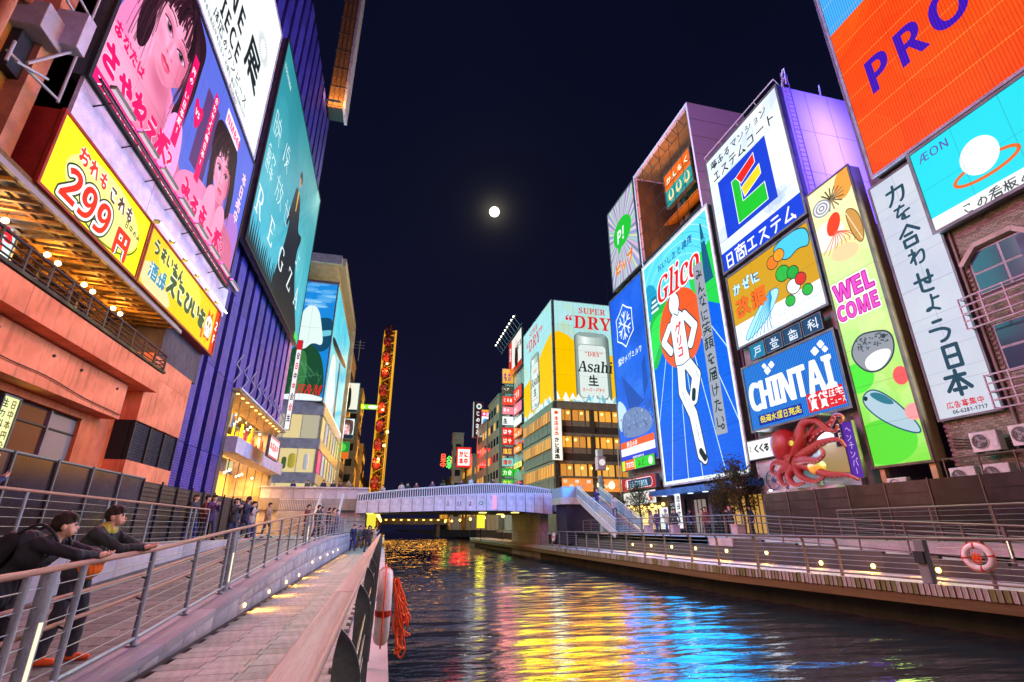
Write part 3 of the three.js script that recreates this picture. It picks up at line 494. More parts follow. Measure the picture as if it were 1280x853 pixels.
{
  const white = worn(C(0.62, 0.6, 0.64), 0.42);
  const g = stairs('stairs', 'short stairs between white slatted parapets at the left bridge end', -4.65, 1.5, -44.5, UP, -48.2, 3.4, mat.paleConcrete);
  for (const [a, b] of [[-1, -0.9], [1, 0.9]]) { const sl = []; for (let i = 0; i < 22; i++) { const t = i / 21, z = -44.5 - 3.7 * t, y = UP + 2.3 * t; sl.push(beamGeo([a * 0.9, y, z], [b * 0.95, y + 1.0, z], 0.04, 0.05)); } tag(mesh('slat', merged(sl), white, g), null, null, null, 'stuff'); mesh('side_rail', beamGeo([a * 0.92, UP + 1.0, -44.5], [a * 0.92, UP + 3.3, -48.2], 0.16, 0.1), white, g); }
  const p = thing('slatted_parapet', 'white slatted parapet beside the left bank stairs', 'parapet', [-7.4, UP, -48.6]); const sl = []; for (let x = -1.5; x < 1.7; x += 0.14) sl.push(bg(0.05, 0.9, 0.06, x, 2.3, 0)); tag(mesh('slat', merged(sl), white, p), null, null, null, 'stuff'); box('top_rail', 3.4, 0.1, 0.2, 0.1, 2.8, 0, white, p); box('base', 3.4, 1.85, 0.2, 0.1, 0.92, 0, worn(C(0.5, 0.48, 0.5), 0.6), p);
}
{ // right bank stairs down from the bridge, with landing
  const g = stairs('stairs', 'long stairs with steel and glass sides from the right bridge end', 18.3, 2.0, -37.6, UP, -45.6, 4.2, mat.paleConcrete);
  const gl = M({ color: C(0.25, 0.32, 0.4), roughness: 0.15, metalness: 0.2 });
  for (const s of [-1, 1]) { const x = s * 1.12; mesh('glass_side', beamGeo([x, UP + 0.62, -37.6], [x, 4.82, -45.6], 0.03, 0.62), gl, g); for (const [h, r] of [[1.08, 0.05], [0.9, 0.03]]) bar('handrail', [x, UP + h, -37.4], [x, 4.2 + h, -45.6], r, mat.paleSteel, g); for (let i = 0; i < 7; i++) { const t = i / 6; bar('post', [x, UP + 3.12 * t, -37.6 - 8 * t], [x, UP + 3.12 * t + 1.05, -37.6 - 8 * t], 0.03, mat.paleSteel, g, 6); } }
  const l = thing('stair_landing', 'landing with bluish glass balustrade above a dark blue wall', 'landing', [17.6, 0, -47.2]); box('slab', 4.4, 0.6, 3.2, 0.3, 3.9, 0, worn(C(0.55, 0.5, 0.45), 0.5), l); box('wall', 3.2, 3.4, 2.9, 0.2, 1.9, -0.1, worn(C(0.02, 0.025, 0.06), 0.5), l); box('balustrade', 1.9, 0.9, 0.05, -0.85, 4.65, 1.55, gl, l); bar('handrail', [-1.85, 5.15, 1.55], [0.15, 5.15, 1.55], 0.04, mat.paleSteel, l); box('side_balustrade', 0.05, 0.9, 3, -1.85, 4.65, 0.05, gl, l);
}
// ---------------------------------------------------------------- left bank: restaurant, billboards, blue building, fence
{ // dark panel fence on the promenade
  const g = thing('panel_fence', 'long dark glossy panel fence with thin posts on the left promenade', 'fence'); const pm = [0, 1, 2].map((i) => M({ color: C(0.03 + 0.008 * i, 0.022 + 0.006 * i, 0.024 + 0.008 * i), map: T.grain, roughness: 0.16 + 0.04 * i, roughnessMap: T.rough, specularIntensity: 0.25, bumpMap: T.bump, bumpScale: 0.0006 })), slatM = worn(C(0.11, 0.08, 0.07), 0.45, { map: T.wood });
  for (let i = 0; i < 9; i++) { const z = -5.2 - i * 1.62; box('panel', 0.05, 1.98, 1.58, -8.05, UP + 1.01, z - 0.8, pick(pm), g); bar('post', [-7.98, UP, z], [-7.98, UP + 2.06, z], 0.03, mat.greySteel, g); }
  mesh('top_rail', tubeGeo([-8.02, UP + 2.03, -5.2], [-8.02, UP + 2.03, -19.8], 0.035), mat.greySteel, g);
  for (let i = 0; i < 11; i++) { const z = -19.8 - i * 1.55, fr = box('slat_bay', 0.04, 1.95, 1.5, -8.1, UP + 0.99, z - 0.78, mat.dark, g); for (let k = 0; k < 13; k++) box('slat', 0.03, 0.118, 1.49, 0.036, -0.9 + k * 0.146, 0, slatM, fr); bar('post', [-8.0, UP, z], [-8.0, UP + 2.05, z], 0.035, mat.dark, g, 6); }
}
{ // restaurant: salmon walls, window band, timber balcony under the yellow signs
  const g = thing('restaurant', 'salmon-rendered restaurant with dark windows and a timber balcony', 'building', LF.at(0, UP, 0), LF.a);
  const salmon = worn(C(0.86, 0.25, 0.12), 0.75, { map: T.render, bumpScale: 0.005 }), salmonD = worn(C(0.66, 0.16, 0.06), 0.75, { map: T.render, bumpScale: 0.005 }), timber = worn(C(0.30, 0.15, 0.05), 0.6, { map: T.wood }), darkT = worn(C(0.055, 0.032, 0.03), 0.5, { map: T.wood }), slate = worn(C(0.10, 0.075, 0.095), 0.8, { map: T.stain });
  const Y = (y) => y - UP, B = (nm, s0, s1, y0, y1, z0, z1, m, p = g) => box(nm, s1 - s0, y1 - y0, z1 - z0, (s0 + s1) / 2, Y((y0 + y1) / 2), (z0 + z1) / 2, m, p);
  B('rear_wall', 2, 28.0, UP, 24, -9, -3.2, worn(C(0.16, 0.09, 0.05), 0.8));
  B('pier', 22.75, 27.25, UP, 4.05, -3.1, 0.0, salmon); B('pier', 22.75, 27.25, 5.6, 7.55, -3.1, 0.0, salmon); B('pier', 22.75, 27.25, 7.565, 8.45, -3.1, -0.004, salmon); B('upper_wall', 23.4, 27.9, 8.47, 10.5, -3.1, -0.08, slate);
  const lv = B('louvre_vent', 22.75, 27.25, 4.05, 5.6, -3.1, -0.2, mat.dark); for (let i = 0; i < 15; i++) { const s = box('louvre_slat', 4.4, 0.07, 0.14, 0, -0.72 + i * 0.103, 1.5, worn(C(0.09, 0.075, 0.085), 0.5), lv); s.rotation.x = 0.6; } for (const x of [-2.2, -0.73, 0.73, 2.2]) box('louvre_frame', 0.06, 1.55, 0.16, x, 0, 1.56, mat.dark, lv);
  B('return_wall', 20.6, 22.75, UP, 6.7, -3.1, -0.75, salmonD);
  // projecting rendered band in panels, balcony slab above it
  for (let i = 0; i < 5; i++) { const p = B('render_panel', 2.2 + i * 3.9, 2.2 + i * 3.9 + 3.885, 5.4, 6.72, -2.5, -0.12, salmon); for (const x of [-1.2, 1.2]) { const b = mesh('anchor_bolt', new THREE.CylinderGeometry(0.05, 0.05, 0.06, 8).rotateX(Math.PI / 2), mat.dark, p); b.position.set(x, 0.35, 1.21); } }
  mesh('cable_run', pathGeo([[6, Y(6.0), -0.08], [13, Y(5.95), -0.08], [15, Y(5.75), -0.06], [17, Y(5.75), -0.06], [19, Y(5.6), -0.06], [21.6, Y(5.55), -0.06]], 0.018, 30, 5), mat.dark, g);
  for (let i = 0; i < 5; i++) B('balcony_slab', 2 + i * 4.18, 2 + i * 4.18 + 4.165, 6.78, 7.6, -3.0, 0.42, salmon);
  B('slab_edge', 2, 23.0, 7.62, 7.72, -3.0, 0.5, darkT);
  // window band
  const tint = (k) => new THREE.MeshPhysicalMaterial({ color: k, roughness: 0.06, specularIntensity: 0.12 }), wpane = [new THREE.MeshPhysicalMaterial({ color: 0xffffff, transmission: 1, thickness: 0, roughness: 0.04, specularIntensity: 0.15 }), tint(C(0.06, 0.02, 0.02)), tint(C(0.16, 0.15, 0.15))];
  // what stands behind the glass: a counter, shelves of bottles, pendant lamps
  B('counter', 5, 18.5, 3.0, 3.9, -2.2, -1.7, worn(C(0.2, 0.1, 0.04), 0.5, { map: T.wood })); for (const y of [4.15, 4.6]) B('wall_shelf', 5, 18.5, y, y + 0.04, -2.38, -2.1, timber);
  for (let i = 0; i < 60; i++) { const bt = mesh('bottle', new THREE.CylinderGeometry(0.05, 0.06, 0.3, 8), M({ color: new THREE.Color(pick(['#3a5a2a', '#6a3a1a', '#c8b070', '#20303a', '#e8e0d0'])), roughness: 0.3 }), g); bt.position.set(6 + i * 0.2, Y(i % 2 ? 4.34 : 4.79), -2.24); }
  for (let i = 0; i < 6; i++) { const p = mesh('pendant_lamp', new THREE.SphereGeometry(0.1, 12, 8), lamp(C(1, 0.55, 0.12), 3), g); p.position.set(7.5 + i * 2.0, Y(4.75), -1.5); bar('lamp_stem', [7.5 + i * 2.0, Y(4.85), -1.5], [7.5 + i * 2.0, Y(5.16), -1.5], 0.01, mat.dark, g, 5); } for (const sx of [10.5, 15.5]) { const k = new THREE.PointLight(0xff9a30, 2); k.name = 'pendant_lamp_light'; k.shadow.radius = 5; k.position.set(sx, Y(4.7), -1.5); g.add(k); }
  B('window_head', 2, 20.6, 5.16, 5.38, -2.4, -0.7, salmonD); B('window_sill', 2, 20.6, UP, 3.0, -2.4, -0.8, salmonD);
  const wb = B('dark_interior', 2, 20.6, 3.0, 5.16, -3.1, -2.4, worn(C(0.04, 0.03, 0.02), 0.8));
  for (let i = 0; i < 9; i++) { const s = 4.9 + i * 1.78, w = B('window', s, s + 1.7, 3.02, 5.14, -1.0, -0.9, mat.dark); box('pane', 1.52, 1.98, 0.02, 0, 0, 0.06, i === 8 ? wpane[2] : i === 7 ? wpane[1] : wpane[0], w); box('mullion', 0.09, 2.12, 0.12, 0.86, 0, 0.08, worn(C(0.28, 0.2, 0.19), 0.5), w); box('transom', 1.6, 0.05, 0.06, 0, 0.5, 0.09, mat.dark, w);
    if (i > 4 && i < 7) { box('counter_lamp', 0.9, 0.12, 0.02, -0.1, -0.15 - 0.2 * (i % 2), 0.078, lamp(C(0.9, 0.55, 0.12), 0.5), w); box('shelf', 1.3, 0.04, 0.012, 0, -0.3, 0.08, mat.brownMetal, w); } }
  // timber balcony: rail, posts, ceiling joists, back wall with banners
  const railM = worn(C(0.07, 0.03, 0.035), 0.5);
  for (const y of [7.86, 8.02, 8.2, 8.42]) bar('balcony_rail', [2, Y(y), 0.38], [23.0, Y(y), 0.38], y > 8.4 ? 0.045 : 0.025, railM, g);
  for (const y of [7.86, 8.02, 8.2, 8.42]) bar('balcony_rail', [23.0, Y(y), 0.38], [23.0, Y(y), -2.4], 0.025, railM, g);
  for (let s = 3; s <= 23; s += 1.0) box('balcony_post', 0.07, 0.8, 0.07, s, Y(8.08), 0.38, railM, g);
  B('balcony_back', 2, 23.2, 7.72, 9.9, -3.15, -2.9, worn(C(0.42, 0.23, 0.06), 0.7, { map: T.wood })); B('balcony_end', 22.4, 23.4, 7.72, 9.9, -2.9, -2.0, timber);
  const ceil = B('balcony_ceiling', 2, 23.6, 9.95, 10.1, -3.0, 0.3, timber);
  for (let i = 0; i < 42; i++) { const j = mesh('joist', beamGeo([2.3 + i * 0.505, Y(9.9), -2.9], [2.3 + i * 0.505, Y(9.72), 0.3], 0.09, 0.1), timber, g); }
  for (const z of [-2.2, -1.3, -0.4]) mesh('purlin', beamGeo([2, Y(9.8) - 0.02 * z, z], [23.6, Y(9.8) - 0.02 * z, z], 0.1, 0.1), timber, g);
  mesh('eave_fascia', beamGeo([2, Y(9.78), 0.38], [23.7, Y(9.78), 0.38], 0.1, 0.16), worn(C(0.4, 0.33, 0.34), 0.5), g);
  for (const s of [6.2, 8.6, 11, 13.3, 15.6, 17.9, 20.2, 22.4]) box('timber_post', 0.16, 2.2, 0.16, s, Y(8.8), -1.9, darkT, g);
  for (const [s, m] of [[18.9, worn(C(0.55, 0.5, 0.55), 0.7)], [20.0, worn(C(0.5, 0.42, 0.52), 0.7)], [21.2, worn(C(0.45, 0.38, 0.5), 0.7)]]) box('screen_panel', 0.9, 1.9, 0.06, s, Y(8.75), -2.6, m, g);
  for (const [s, col] of [[14.6, '#f4e21c'], [15.7, '#f4de1a'], [17.0, '#e9dc22'], [18.0, '#b9d9a0']]) box('banner', 0.85, 0.75, 0.03, s, Y(8.3), -1.7, M({ color: new THREE.Color(col), roughness: 0.7 }), g);
  const pair = (s) => { for (const d of [-0.28, 0.28]) { const l = mesh('ceiling_lamp', new THREE.SphereGeometry(0.085, 14, 10), lamp(C(1, 0.82, 0.35), 9), g); l.position.set(s + d, Y(9.52), -0.9); bar('lamp_stem', [s + d, Y(9.58), -0.9], [s + d, Y(9.8), -0.9], 0.015, mat.dark, g, 5); } const k = new THREE.PointLight(0xffb84a, 14); k.name = 'ceiling_lamp_light'; k.shadow.radius = 6; k.position.set(s, Y(9.42), -0.9); g.add(k); };
  [8.2, 11.4, 14.4, 16.85, 18.95, 21.0].forEach(pair);
}
sign('noodle_sign', 'white sign with red characters glowing inside the timber balcony', LF, [11.2, 14.0, 7.9, 9.1], -1.5, { glow: 0.9, light: 1.5, lightColor: 0xcfe8ff, depth: 0.1, tex: canvasTex(280, 120, (c, w, h) => { fill(c, '#bfe6f2', 0, 0, w, h); fill(c, '#fff2d0', 0, 0, w * 0.4, h * 0.5); write(c, '生ひや', 20, 18, 84, { color: '#e02030', weight: 0.17 }); }) });
sign('door_menu_sign', 'pale yellow upright menu sign with black characters in the dark window', LF, [15.5, 16.15, 3.35, 4.85], -0.74, { glow: 0.95, light: 0.6, lightColor: 0xf0ffc0, depth: 0.08, tex: canvasTex(96, 240, (c, w, h) => { fill(c, '#e9f7a8', 0, 0, w, h); write(c, '生力科集円', 4, 8, 38, { vertical: true, color: '#2a2a20', weight: 0.12, gap: 0.18 }); write(c, '日中本円合', 52, 8, 38, { vertical: true, color: '#6a4020', weight: 0.12, gap: 0.18 }); }) });
{ // the yellow sign band
  const red = worn(C(0.42, 0.03, 0.02), 0.4, { bumpScale: 0.0006 });
  sign('price_sign', 'yellow sign with big red 299 price lettering on a dark red cabinet', LF, [13.9, 19.75, 10.4, 12.92], 0.35, { glow: 1.0, light: 4, lightColor: 0xffe040, depth: 1.0, cab: red, trimMat: red, tex: canvasTex(700, 300, (c, w, h) => {
    fill(c, '#f7ee12', 0, 0, w, h); oval(c, '#fff88a', 0.52 * w, 0.5 * h, 0.4 * w, 0.44 * h); c.strokeStyle = '#2f5a2a'; c.lineWidth = 7; c.beginPath(); c.ellipse(0.55 * w, 0.52 * h, 0.38 * w, 0.44 * h, 0, 0.1, 2.4); c.stroke();
    write(c, 'おれも', 120, 26, 74, { color: '#e03a1c', weight: 0.15, gap: -0.02, outline: [['#fff', 0.14]] }); write(c, 'これも', 344, 34, 74, { color: '#5a3a20', weight: 0.15, gap: -0.02, outline: [['#fff', 0.14]] });
    slant(c, 110, 104, -0.12, () => write(c, '299', 0, 0, 190, { color: '#ee2a10', outline: [['#24361c', 0.2], ['#fff', 0.12]], gap: 0.03 })); write(c, '円', 462, 148, 140, { color: '#ee2a10', weight: 0.17, outline: [['#24361c', 0.14], ['#fff', 0.08]] }); write(c, '日中のみ', 510, 106, 34, { color: '#2c2c20', weight: 0.12 });
  }) });
  sign('izakaya_sign', 'long yellow sign with green brushed characters and a white lucky cat', LF, [19.9, 28.95, 10.4, 12.92], 0.35, { glow: 1.0, light: 4, lightColor: 0xffd040, depth: 1.0, cab: red, trimMat: red, tex: canvasTex(1080, 300, (c, w, h) => {
    fill(c, '#f2c81a', 0, 0, w, h); oval(c, '#f8e04a', 0.4 * w, 0.3 * h, 300, 120); blob(c, '#f4d79a', [[0, 0.6], [0.1, 0.5], [0.2, 0.75], [0.3, 0.7], [0.36, 1], [0, 1]]);
    write(c, 'うまいもん', 50, 22, 84, { color: '#2c4a2c', weight: 0.18, gap: -0.06, outline: [['#f6f0c0', 0.08]] }); write(c, '酒場', 70, 140, 96, { color: '#2a86a8', weight: 0.14, outline: [['#eaf6f0', 0.1]] });
    write(c, 'えこひいき', 268, 80, 136, { color: '#2e5034', weight: 0.2, gap: -0.16, outline: [['#f8f4d0', 0.1]], sx: 1.02 }); fill(c, '#e24a3a', 830, 200, 26, 62);
    oval(c, '#f7f4ee', 930, 160, 66, 74, 0, '#8a6a4a', 4); poly(c, '#e2341c', [[0.815, 0.36], [0.822, 0.16], [0.855, 0.27]]); poly(c, '#e2341c', [[0.9, 0.36], [0.892, 0.16], [0.862, 0.27]]); for (const x of [908, 952]) { oval(c, '#d8a818', x, 142, 15, 19); oval(c, '#222', x, 142, 6, 14); } oval(c, '#e05a50', 930, 172, 8, 6); c.strokeStyle = '#5a4a3a'; c.lineWidth = 4; for (const s of [-1, 1]) for (let i = 0; i < 3; i++) { c.beginPath(); c.moveTo(930 + s * 24, 180 + i * 10); c.lineTo(930 + s * 60, 172 + i * 16); c.stroke(); } fill(c, '#d42c1c', 880, 226, 100, 16); oval(c, '#e8b01c', 930, 250, 18, 20);
    fill(c, '#e8301c', 1012, 0, 68, h); write(c, '2F', 1018, 60, 84, { vertical: true, color: '#fff', gap: 0.08 });
  }) });
  const tubes = thing('sign_tube_lamps', 'row of bare fluorescent tubes above the yellow izakaya sign', 'tube lamps', LF.at(23.4, 12.5, 0.7), LF.a);
  for (let i = 0; i < 6; i++) { const t = mesh('tube', new THREE.CylinderGeometry(0.045, 0.045, 1.25, 8).rotateZ(Math.PI / 2), lamp(C(1, 0.97, 0.62), 3.2), tubes); t.position.set(-3.75 + i * 1.5, 0, 0); rbox('fitting', 0.12, 0.14, 0.2, -4.45 + i * 1.5, 0.03, -0.12, mat.cabinet, tubes, 0.02); }
  const l = new THREE.RectAreaLight(0xfff0a0, 10, 8.8, 0.12); l.name = 'tube_light'; l.position.set(0, -0.05, 0.06); l.rotation.set(-0.9, Math.PI, 0); tubes.add(l);
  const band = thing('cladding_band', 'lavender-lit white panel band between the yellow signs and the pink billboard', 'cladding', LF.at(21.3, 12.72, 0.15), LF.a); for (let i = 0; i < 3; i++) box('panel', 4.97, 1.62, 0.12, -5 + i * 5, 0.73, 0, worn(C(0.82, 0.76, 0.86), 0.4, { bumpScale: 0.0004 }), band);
}
function woman(c, x, y, s, tilt, hair) {                    // a printed, generic portrait in soft photographic tones
  c.save(); c.translate(x, y); c.rotate(tilt); c.scale(s, s);
  const soft = (col, ex, ey, rx, ry, t = 0, a = 1) => { c.save(); c.globalAlpha = a; c.translate(ex, ey); c.rotate(t); c.scale(rx, ry); const g = c.createRadialGradient(0, 0, 0, 0, 0, 1); g.addColorStop(0, col); g.addColorStop(0.45, col + 'c0'); g.addColorStop(1, col + '00'); c.fillStyle = g; c.beginPath(); c.arc(0, 0, 1, 0, 7); c.fill(); c.restore(); };
  const shape = (col, p) => { const n = p.length / 2, at = (i) => [p[2 * ((i + n) % n)], p[2 * ((i + n) % n) + 1]], mid = (i) => [(at(i)[0] + at(i + 1)[0]) / 2, (at(i)[1] + at(i + 1)[1]) / 2]; c.beginPath(); c.moveTo(...mid(-1)); for (let i = 0; i < n; i++) c.quadraticCurveTo(...at(i), ...mid(i)); c.closePath(); c.fillStyle = col; c.fill(); };
  const strand = (x0, y0, cx, cy, x1, y1, col, lw, a = 1) => { c.globalAlpha = a; c.strokeStyle = col; c.lineWidth = lw; c.lineCap = 'round'; c.beginPath(); c.moveTo(x0, y0); c.quadraticCurveTo(cx, cy, x1, y1); c.stroke(); c.globalAlpha = 1; };
  const skin = c.createLinearGradient(-70, 0, 80, 30); skin.addColorStop(0, '#fbdad6'); skin.addColorStop(0.55, '#f3bfc0'); skin.addColorStop(1, '#d28f9c');
  shape(skin, [-34, 60, -40, 120, -70, 130, -150, 150, -170, 260, -160, 320, -150, 330, 0, 340, 160, 330, 170, 320, 180, 220, 150, 150, 80, 130, 40, 120, 34, 60, 30, 60, -30, 60, -34, 60]);
  soft('#c07a8c', 4, 100, 44, 34, 0, 0.8); soft('#fde6e2', -70, 190, 70, 50, 0.3, 0.7); soft('#d490a4', 90, 220, 70, 80, 0, 0.5);
  shape(hair, [0, -122, -80, -124, -100, -50, -92, 20, -92, 70, -84, 100, -66, 118, -50, 90, -60, 10, -40, -40, 0, -70, 40, -40, 56, 10, 64, 60, 56, 96, 66, 118, 96, 90, 104, 20, 96, -40, 90, -110, 40, -122, 0, -122]);
  shape(skin, [-58, -34, -66, 10, -58, 44, -40, 66, -26, 84, -14, 94, 0, 95, 14, 94, 28, 82, 40, 64, 58, 42, 66, 8, 58, -34, 50, -84, -50, -84, -58, -34]);
  soft('#ffece6', -18, -30, 40, 30, 0, 0.8); soft('#fff0ea', -24, 26, 24, 18, 0.3, 0.8); soft('#c9808e', 52, 20, 24, 64, 0.1, 0.6); soft('#ec9aa6', -36, 34, 22, 16, 0, 0.5); soft('#ec9aa6', 36, 34, 20, 16, 0, 0.5); soft('#c78894', 0, 84, 26, 10, 0, 0.5);
  for (const k of [-1, 1]) {
    soft('#a8606c', k * 27, -8, 26, 14, 0, 0.45); shape('#fffafa', [k * 11, 5, k * 18, -5, k * 34, -7, k * 44, 3, k * 34, 11, k * 20, 12, k * 11, 5]); c.save(); c.beginPath(); c.ellipse(k * 27, 2, 17, 9, 0, 0, 7); c.clip(); soft('#2a1614', k * 26, 2, 12, 12); soft('#000000', k * 26, 2, 7, 7); c.restore(); soft('#ffffff', k * 26 - 3, -2, 4, 4);
    strand(k * 10, 5, k * 26, -11, k * 46, 1, '#241214', 3); strand(k * 13, 12, k * 28, 15, k * 42, 8, '#a06a70', 1.2, 0.7); strand(k * 12, -23, k * 28, -31, k * 48, -20, '#4a3034', 4, 0.75);
  }
  soft('#c27c88', -8, 30, 6, 22, 0.1, 0.35); soft('#fff4f0', 2, 20, 5, 22, 0, 0.7); soft('#a85a68', -8, 39, 5, 3, 0, 0.7); soft('#a85a68', 9, 39, 5, 3, 0, 0.7); soft('#fff0ec', 0, 32, 8, 7, 0, 0.6);
  shape('#cf4a62', [-19, 59, -10, 53, -4, 53, 0, 56, 4, 53, 10, 53, 19, 59, 8, 61, -8, 61, -19, 59]); shape('#e5738a', [-19, 59, -8, 62, 8, 62, 19, 59, 10, 71, -10, 71, -19, 59]); soft('#ffd0d8', -2, 65, 8, 3, 0, 0.8);
  for (let i = 0; i < 120; i++) { const k = i % 2 ? 1 : -1, o = rr(54, 96); strand(k * rr(0, 24), -118 + rr(0, 10), k * (o + 16), -60, k * (o + rr(-10, 8)), rr(20, 124), pick([hair, '#3c2430', '#5a3844', '#0c0608']), rr(1, 3), 0.5); }
  for (let i = 0; i < 90; i++) { const t = rnd(), x1 = -62 + 124 * t; strand(rr(-20, 34), -114, x1 * 0.95, -86, x1 + rr(-6, 6), -20 - 26 * Math.sin(t * 3.14) + rr(-10, 12), pick([hair, hair, '#3a222c', '#120a0e']), rr(2, 5), 0.85); }
  c.restore();
}
sign('pink_billboard_sign', 'large pink billboard with two dark-haired women and bold magenta lettering', LF, [14.2, 29.0, 14.6, 23.3], 0.3, { category: 'billboard', glow: 0.95, light: 6.5, lightColor: 0xff84cc, depth: 0.5, trimMat: mat.dark, tex: canvasTex(1500, 880, (c, w, h) => {
  fill(c, '#5a8ee8', 0, 0, w, h); mottled(c, ['#7aa8f2', '#4a78d8'], 20, 120);
  blob(c, '#f0b4cc', [[0, 0.62], [0.06, 0.36], [0.16, 0.5], [0.3, 0.56], [0.36, 0.7], [0.4, 1], [0, 1]]); blob(c, '#f5dcf2', [[0.03, 0.02], [0.1, 0.0], [0.15, 0.3], [0.2, 0.66], [0.13, 0.9], [0.07, 0.5]]); blob(c, '#f8d0d4', [[0.06, 0.5], [0.14, 0.44], [0.19, 0.62], [0.15, 0.84], [0.07, 0.8]]);
  for (let i = 0; i < 5; i++) blob(c, '#fbdcdc', [[0.085 + i * 0.018, 0.46], [0.1 + i * 0.018, 0.45], [0.105 + i * 0.018, 0.6], [0.09 + i * 0.018, 0.62]], '#e6a0ac', 2);
  woman(c, 0.235 * w, 0.34 * h, 2.5, 0.12, '#2a1420'); blob(c, '#efd8f0', [[0.3, 0.62], [0.4, 0.58], [0.43, 0.95], [0.3, 0.98]]); fill(c, '#5c4c7c', 0.47 * w, 0.2 * h, 0.12 * w, 0.5 * h); blob(c, '#f2b6c8', [[0.42, 0.8], [0.6, 0.66], [0.9, 0.72], [0.98, 1], [0.42, 1]]); blob(c, '#b0a0dc', [[0.8, 0.6], [1, 0.5], [1, 1], [0.84, 1]]);
  woman(c, 0.72 * w, 0.44 * h, 1.95, -0.16, '#241220'); blob(c, '#fbd0d2', [[0.62, 0.68], [0.68, 0.58], [0.73, 0.66], [0.72, 0.9], [0.63, 0.9]], '#e09aa8', 3); blob(c, '#fad0d0', [[0.74, 0.66], [0.8, 0.6], [0.84, 0.7], [0.8, 0.9], [0.73, 0.88]], '#e09aa8', 3);
  c.globalCompositeOperation = 'multiply'; fill(c, '#ffc0ea', 0, 0, w, h); c.globalCompositeOperation = 'source-over';
  const mg = '#e60a66', o = [['#ffd6e8', 0.05]];
  write(c, 'あなたは、', 0.012 * w, 0.67 * h, 58, { color: mg, weight: 0.16, gap: -0.05 }); [...'さやねえ派?'].forEach((ch, i) => write(c, ch, (0.004 + i * 0.069) * w, (0.765 + (i % 2) * 0.022) * h, 122, { color: mg, weight: 0.18, outline: o }));
  [...'みるきー派?'].forEach((ch, i) => write(c, ch, (0.465 + i * 0.076) * w, (0.765 + (i % 2) * 0.022) * h, 118, { color: mg, weight: 0.18, outline: o }));
  for (const [x, y, l, t] of [[0.345, 0.2, 0.56, '上円の白い日本派!'], [0.525, 0.14, 0.6, '合わせよう毎日本!']]) { fill(c, mg, x * w, y * h, 54, l * h); write(c, t, x * w + 7, y * h + 12, 40, { vertical: true, color: '#fff', weight: 0.13, gap: 0.2 }); }
  blob(c, mg, [[0.41, 0.38], [0.43, 0.35], [0.45, 0.39], [0.47, 0.35], [0.49, 0.4], [0.45, 0.56]]); write(c, 'VS', 0.43 * w, 0.405 * h, 44, { color: '#fff' });
  c.save(); c.translate(0.64 * w, 0.06 * h); fill(c, '#f7e4f2', 0, 0, 0.16 * w, 0.11 * h); write(c, 'NMB48', 12, 12, 70, { color: mg }); c.restore(); write(c, '本日売中', 0.9 * w, 0.18 * h, 84, { vertical: true, color: '#f8d8ee', weight: 0.15, outline: [['#9a3a80', 0.08]] });
  fill(c, '#ec1274', 0, 0.935 * h, w, 0.065 * h); write(c, 'ファースト集「さや明」中日発売  力を合わせて 毎週水曜日発売中', 0.02 * w, 0.945 * h, 38, { color: '#fff', weight: 0.11, gap: 0.25 });
}) });
{
  const g = thing('billboard_lamp_rack', 'row of slim black light fittings along the foot of the pink billboard', 'light fittings', LF.at(20.9, 13.98, 0.75), LF.a); bar('rail', [-7.3, 0, 0], [7.3, 0, 0], 0.05, mat.dark, g); bar('rail', [-7.3, -0.25, 0.1], [7.3, -0.25, 0.1], 0.03, mat.dark, g);
  for (let i = 0; i < 8; i++) { rbox('fitting', 1.35, 0.12, 0.2, -6.4 + i * 1.83, 0.03, 0.22, mat.greySteel, g, 0.03); bar('arm', [-6.4 + i * 1.83, 0, 0], [-6.4 + i * 1.83, -0.3, -0.6], 0.025, mat.dark, g, 5); box('lens', 1.25, 0.02, 0.12, -6.4 + i * 1.83, -0.045, 0.22, lamp(C(0.9, 0.7, 1), 0.6), g); }
  const l = new THREE.RectAreaLight(0xc880ff, 7, 14, 0.14); l.name = 'fitting_light'; l.position.set(0, -0.08, 0.22); l.rotation.set(-0.9, 0, 0); g.add(l);
}
sign('white_billboard_sign', 'white billboard with black capital letters above the pink billboard', LF, [17.4, 28.7, 23.5, 34.5], 0.2, { category: 'billboard', glow: 0.95, light: 3.2, lightColor: 0xf0f4ff, trimMat: worn(C(0.5, 0.46, 0.6), 0.5), tex: canvasTex(1100, 1000, (c, w, h) => {
  fill(c, '#eef6f4', 0, 0, w, h); write(c, 'ONE', 0.12 * w, 0.5 * h, 190, { color: '#1c2426', gap: 0.1 }); write(c, 'PIECE', 0.16 * w, 0.69 * h, 150, { color: '#1c2426', gap: 0.1, sx: 0.92 }); write(c, '展', 0.58 * w, 0.47 * h, 260, { color: '#1c2426', weight: 0.13 }); for (let i = 0; i < 40; i++) { c.strokeStyle = '#6a7274'; c.lineWidth = 3; const a = i * 0.157; c.beginPath(); c.moveTo(0.78 * w + Math.cos(a) * 60, 0.4 * h + Math.sin(a) * 50); c.lineTo(0.78 * w + Math.cos(a) * 110, 0.4 * h + Math.sin(a) * 84); c.stroke(); }
  write(c, '体感のワンピース', 0.2 * w, 0.835 * h, 66, { color: '#1c2426', weight: 0.1, gap: 0.12 }); fill(c, '#9aa4a6', 0.1 * w, 0.908 * h, 0.72 * w, 3); write(c, '中本日売店中本日合ス 水曜日 集中 06-6281-1717', 0.1 * w, 0.92 * h, 30, { color: '#3a4446', weight: 0.1 }); write(c, '毎日発売中', 0.5 * w, 0.96 * h, 26, { color: '#3a4446', weight: 0.1 });
}) });
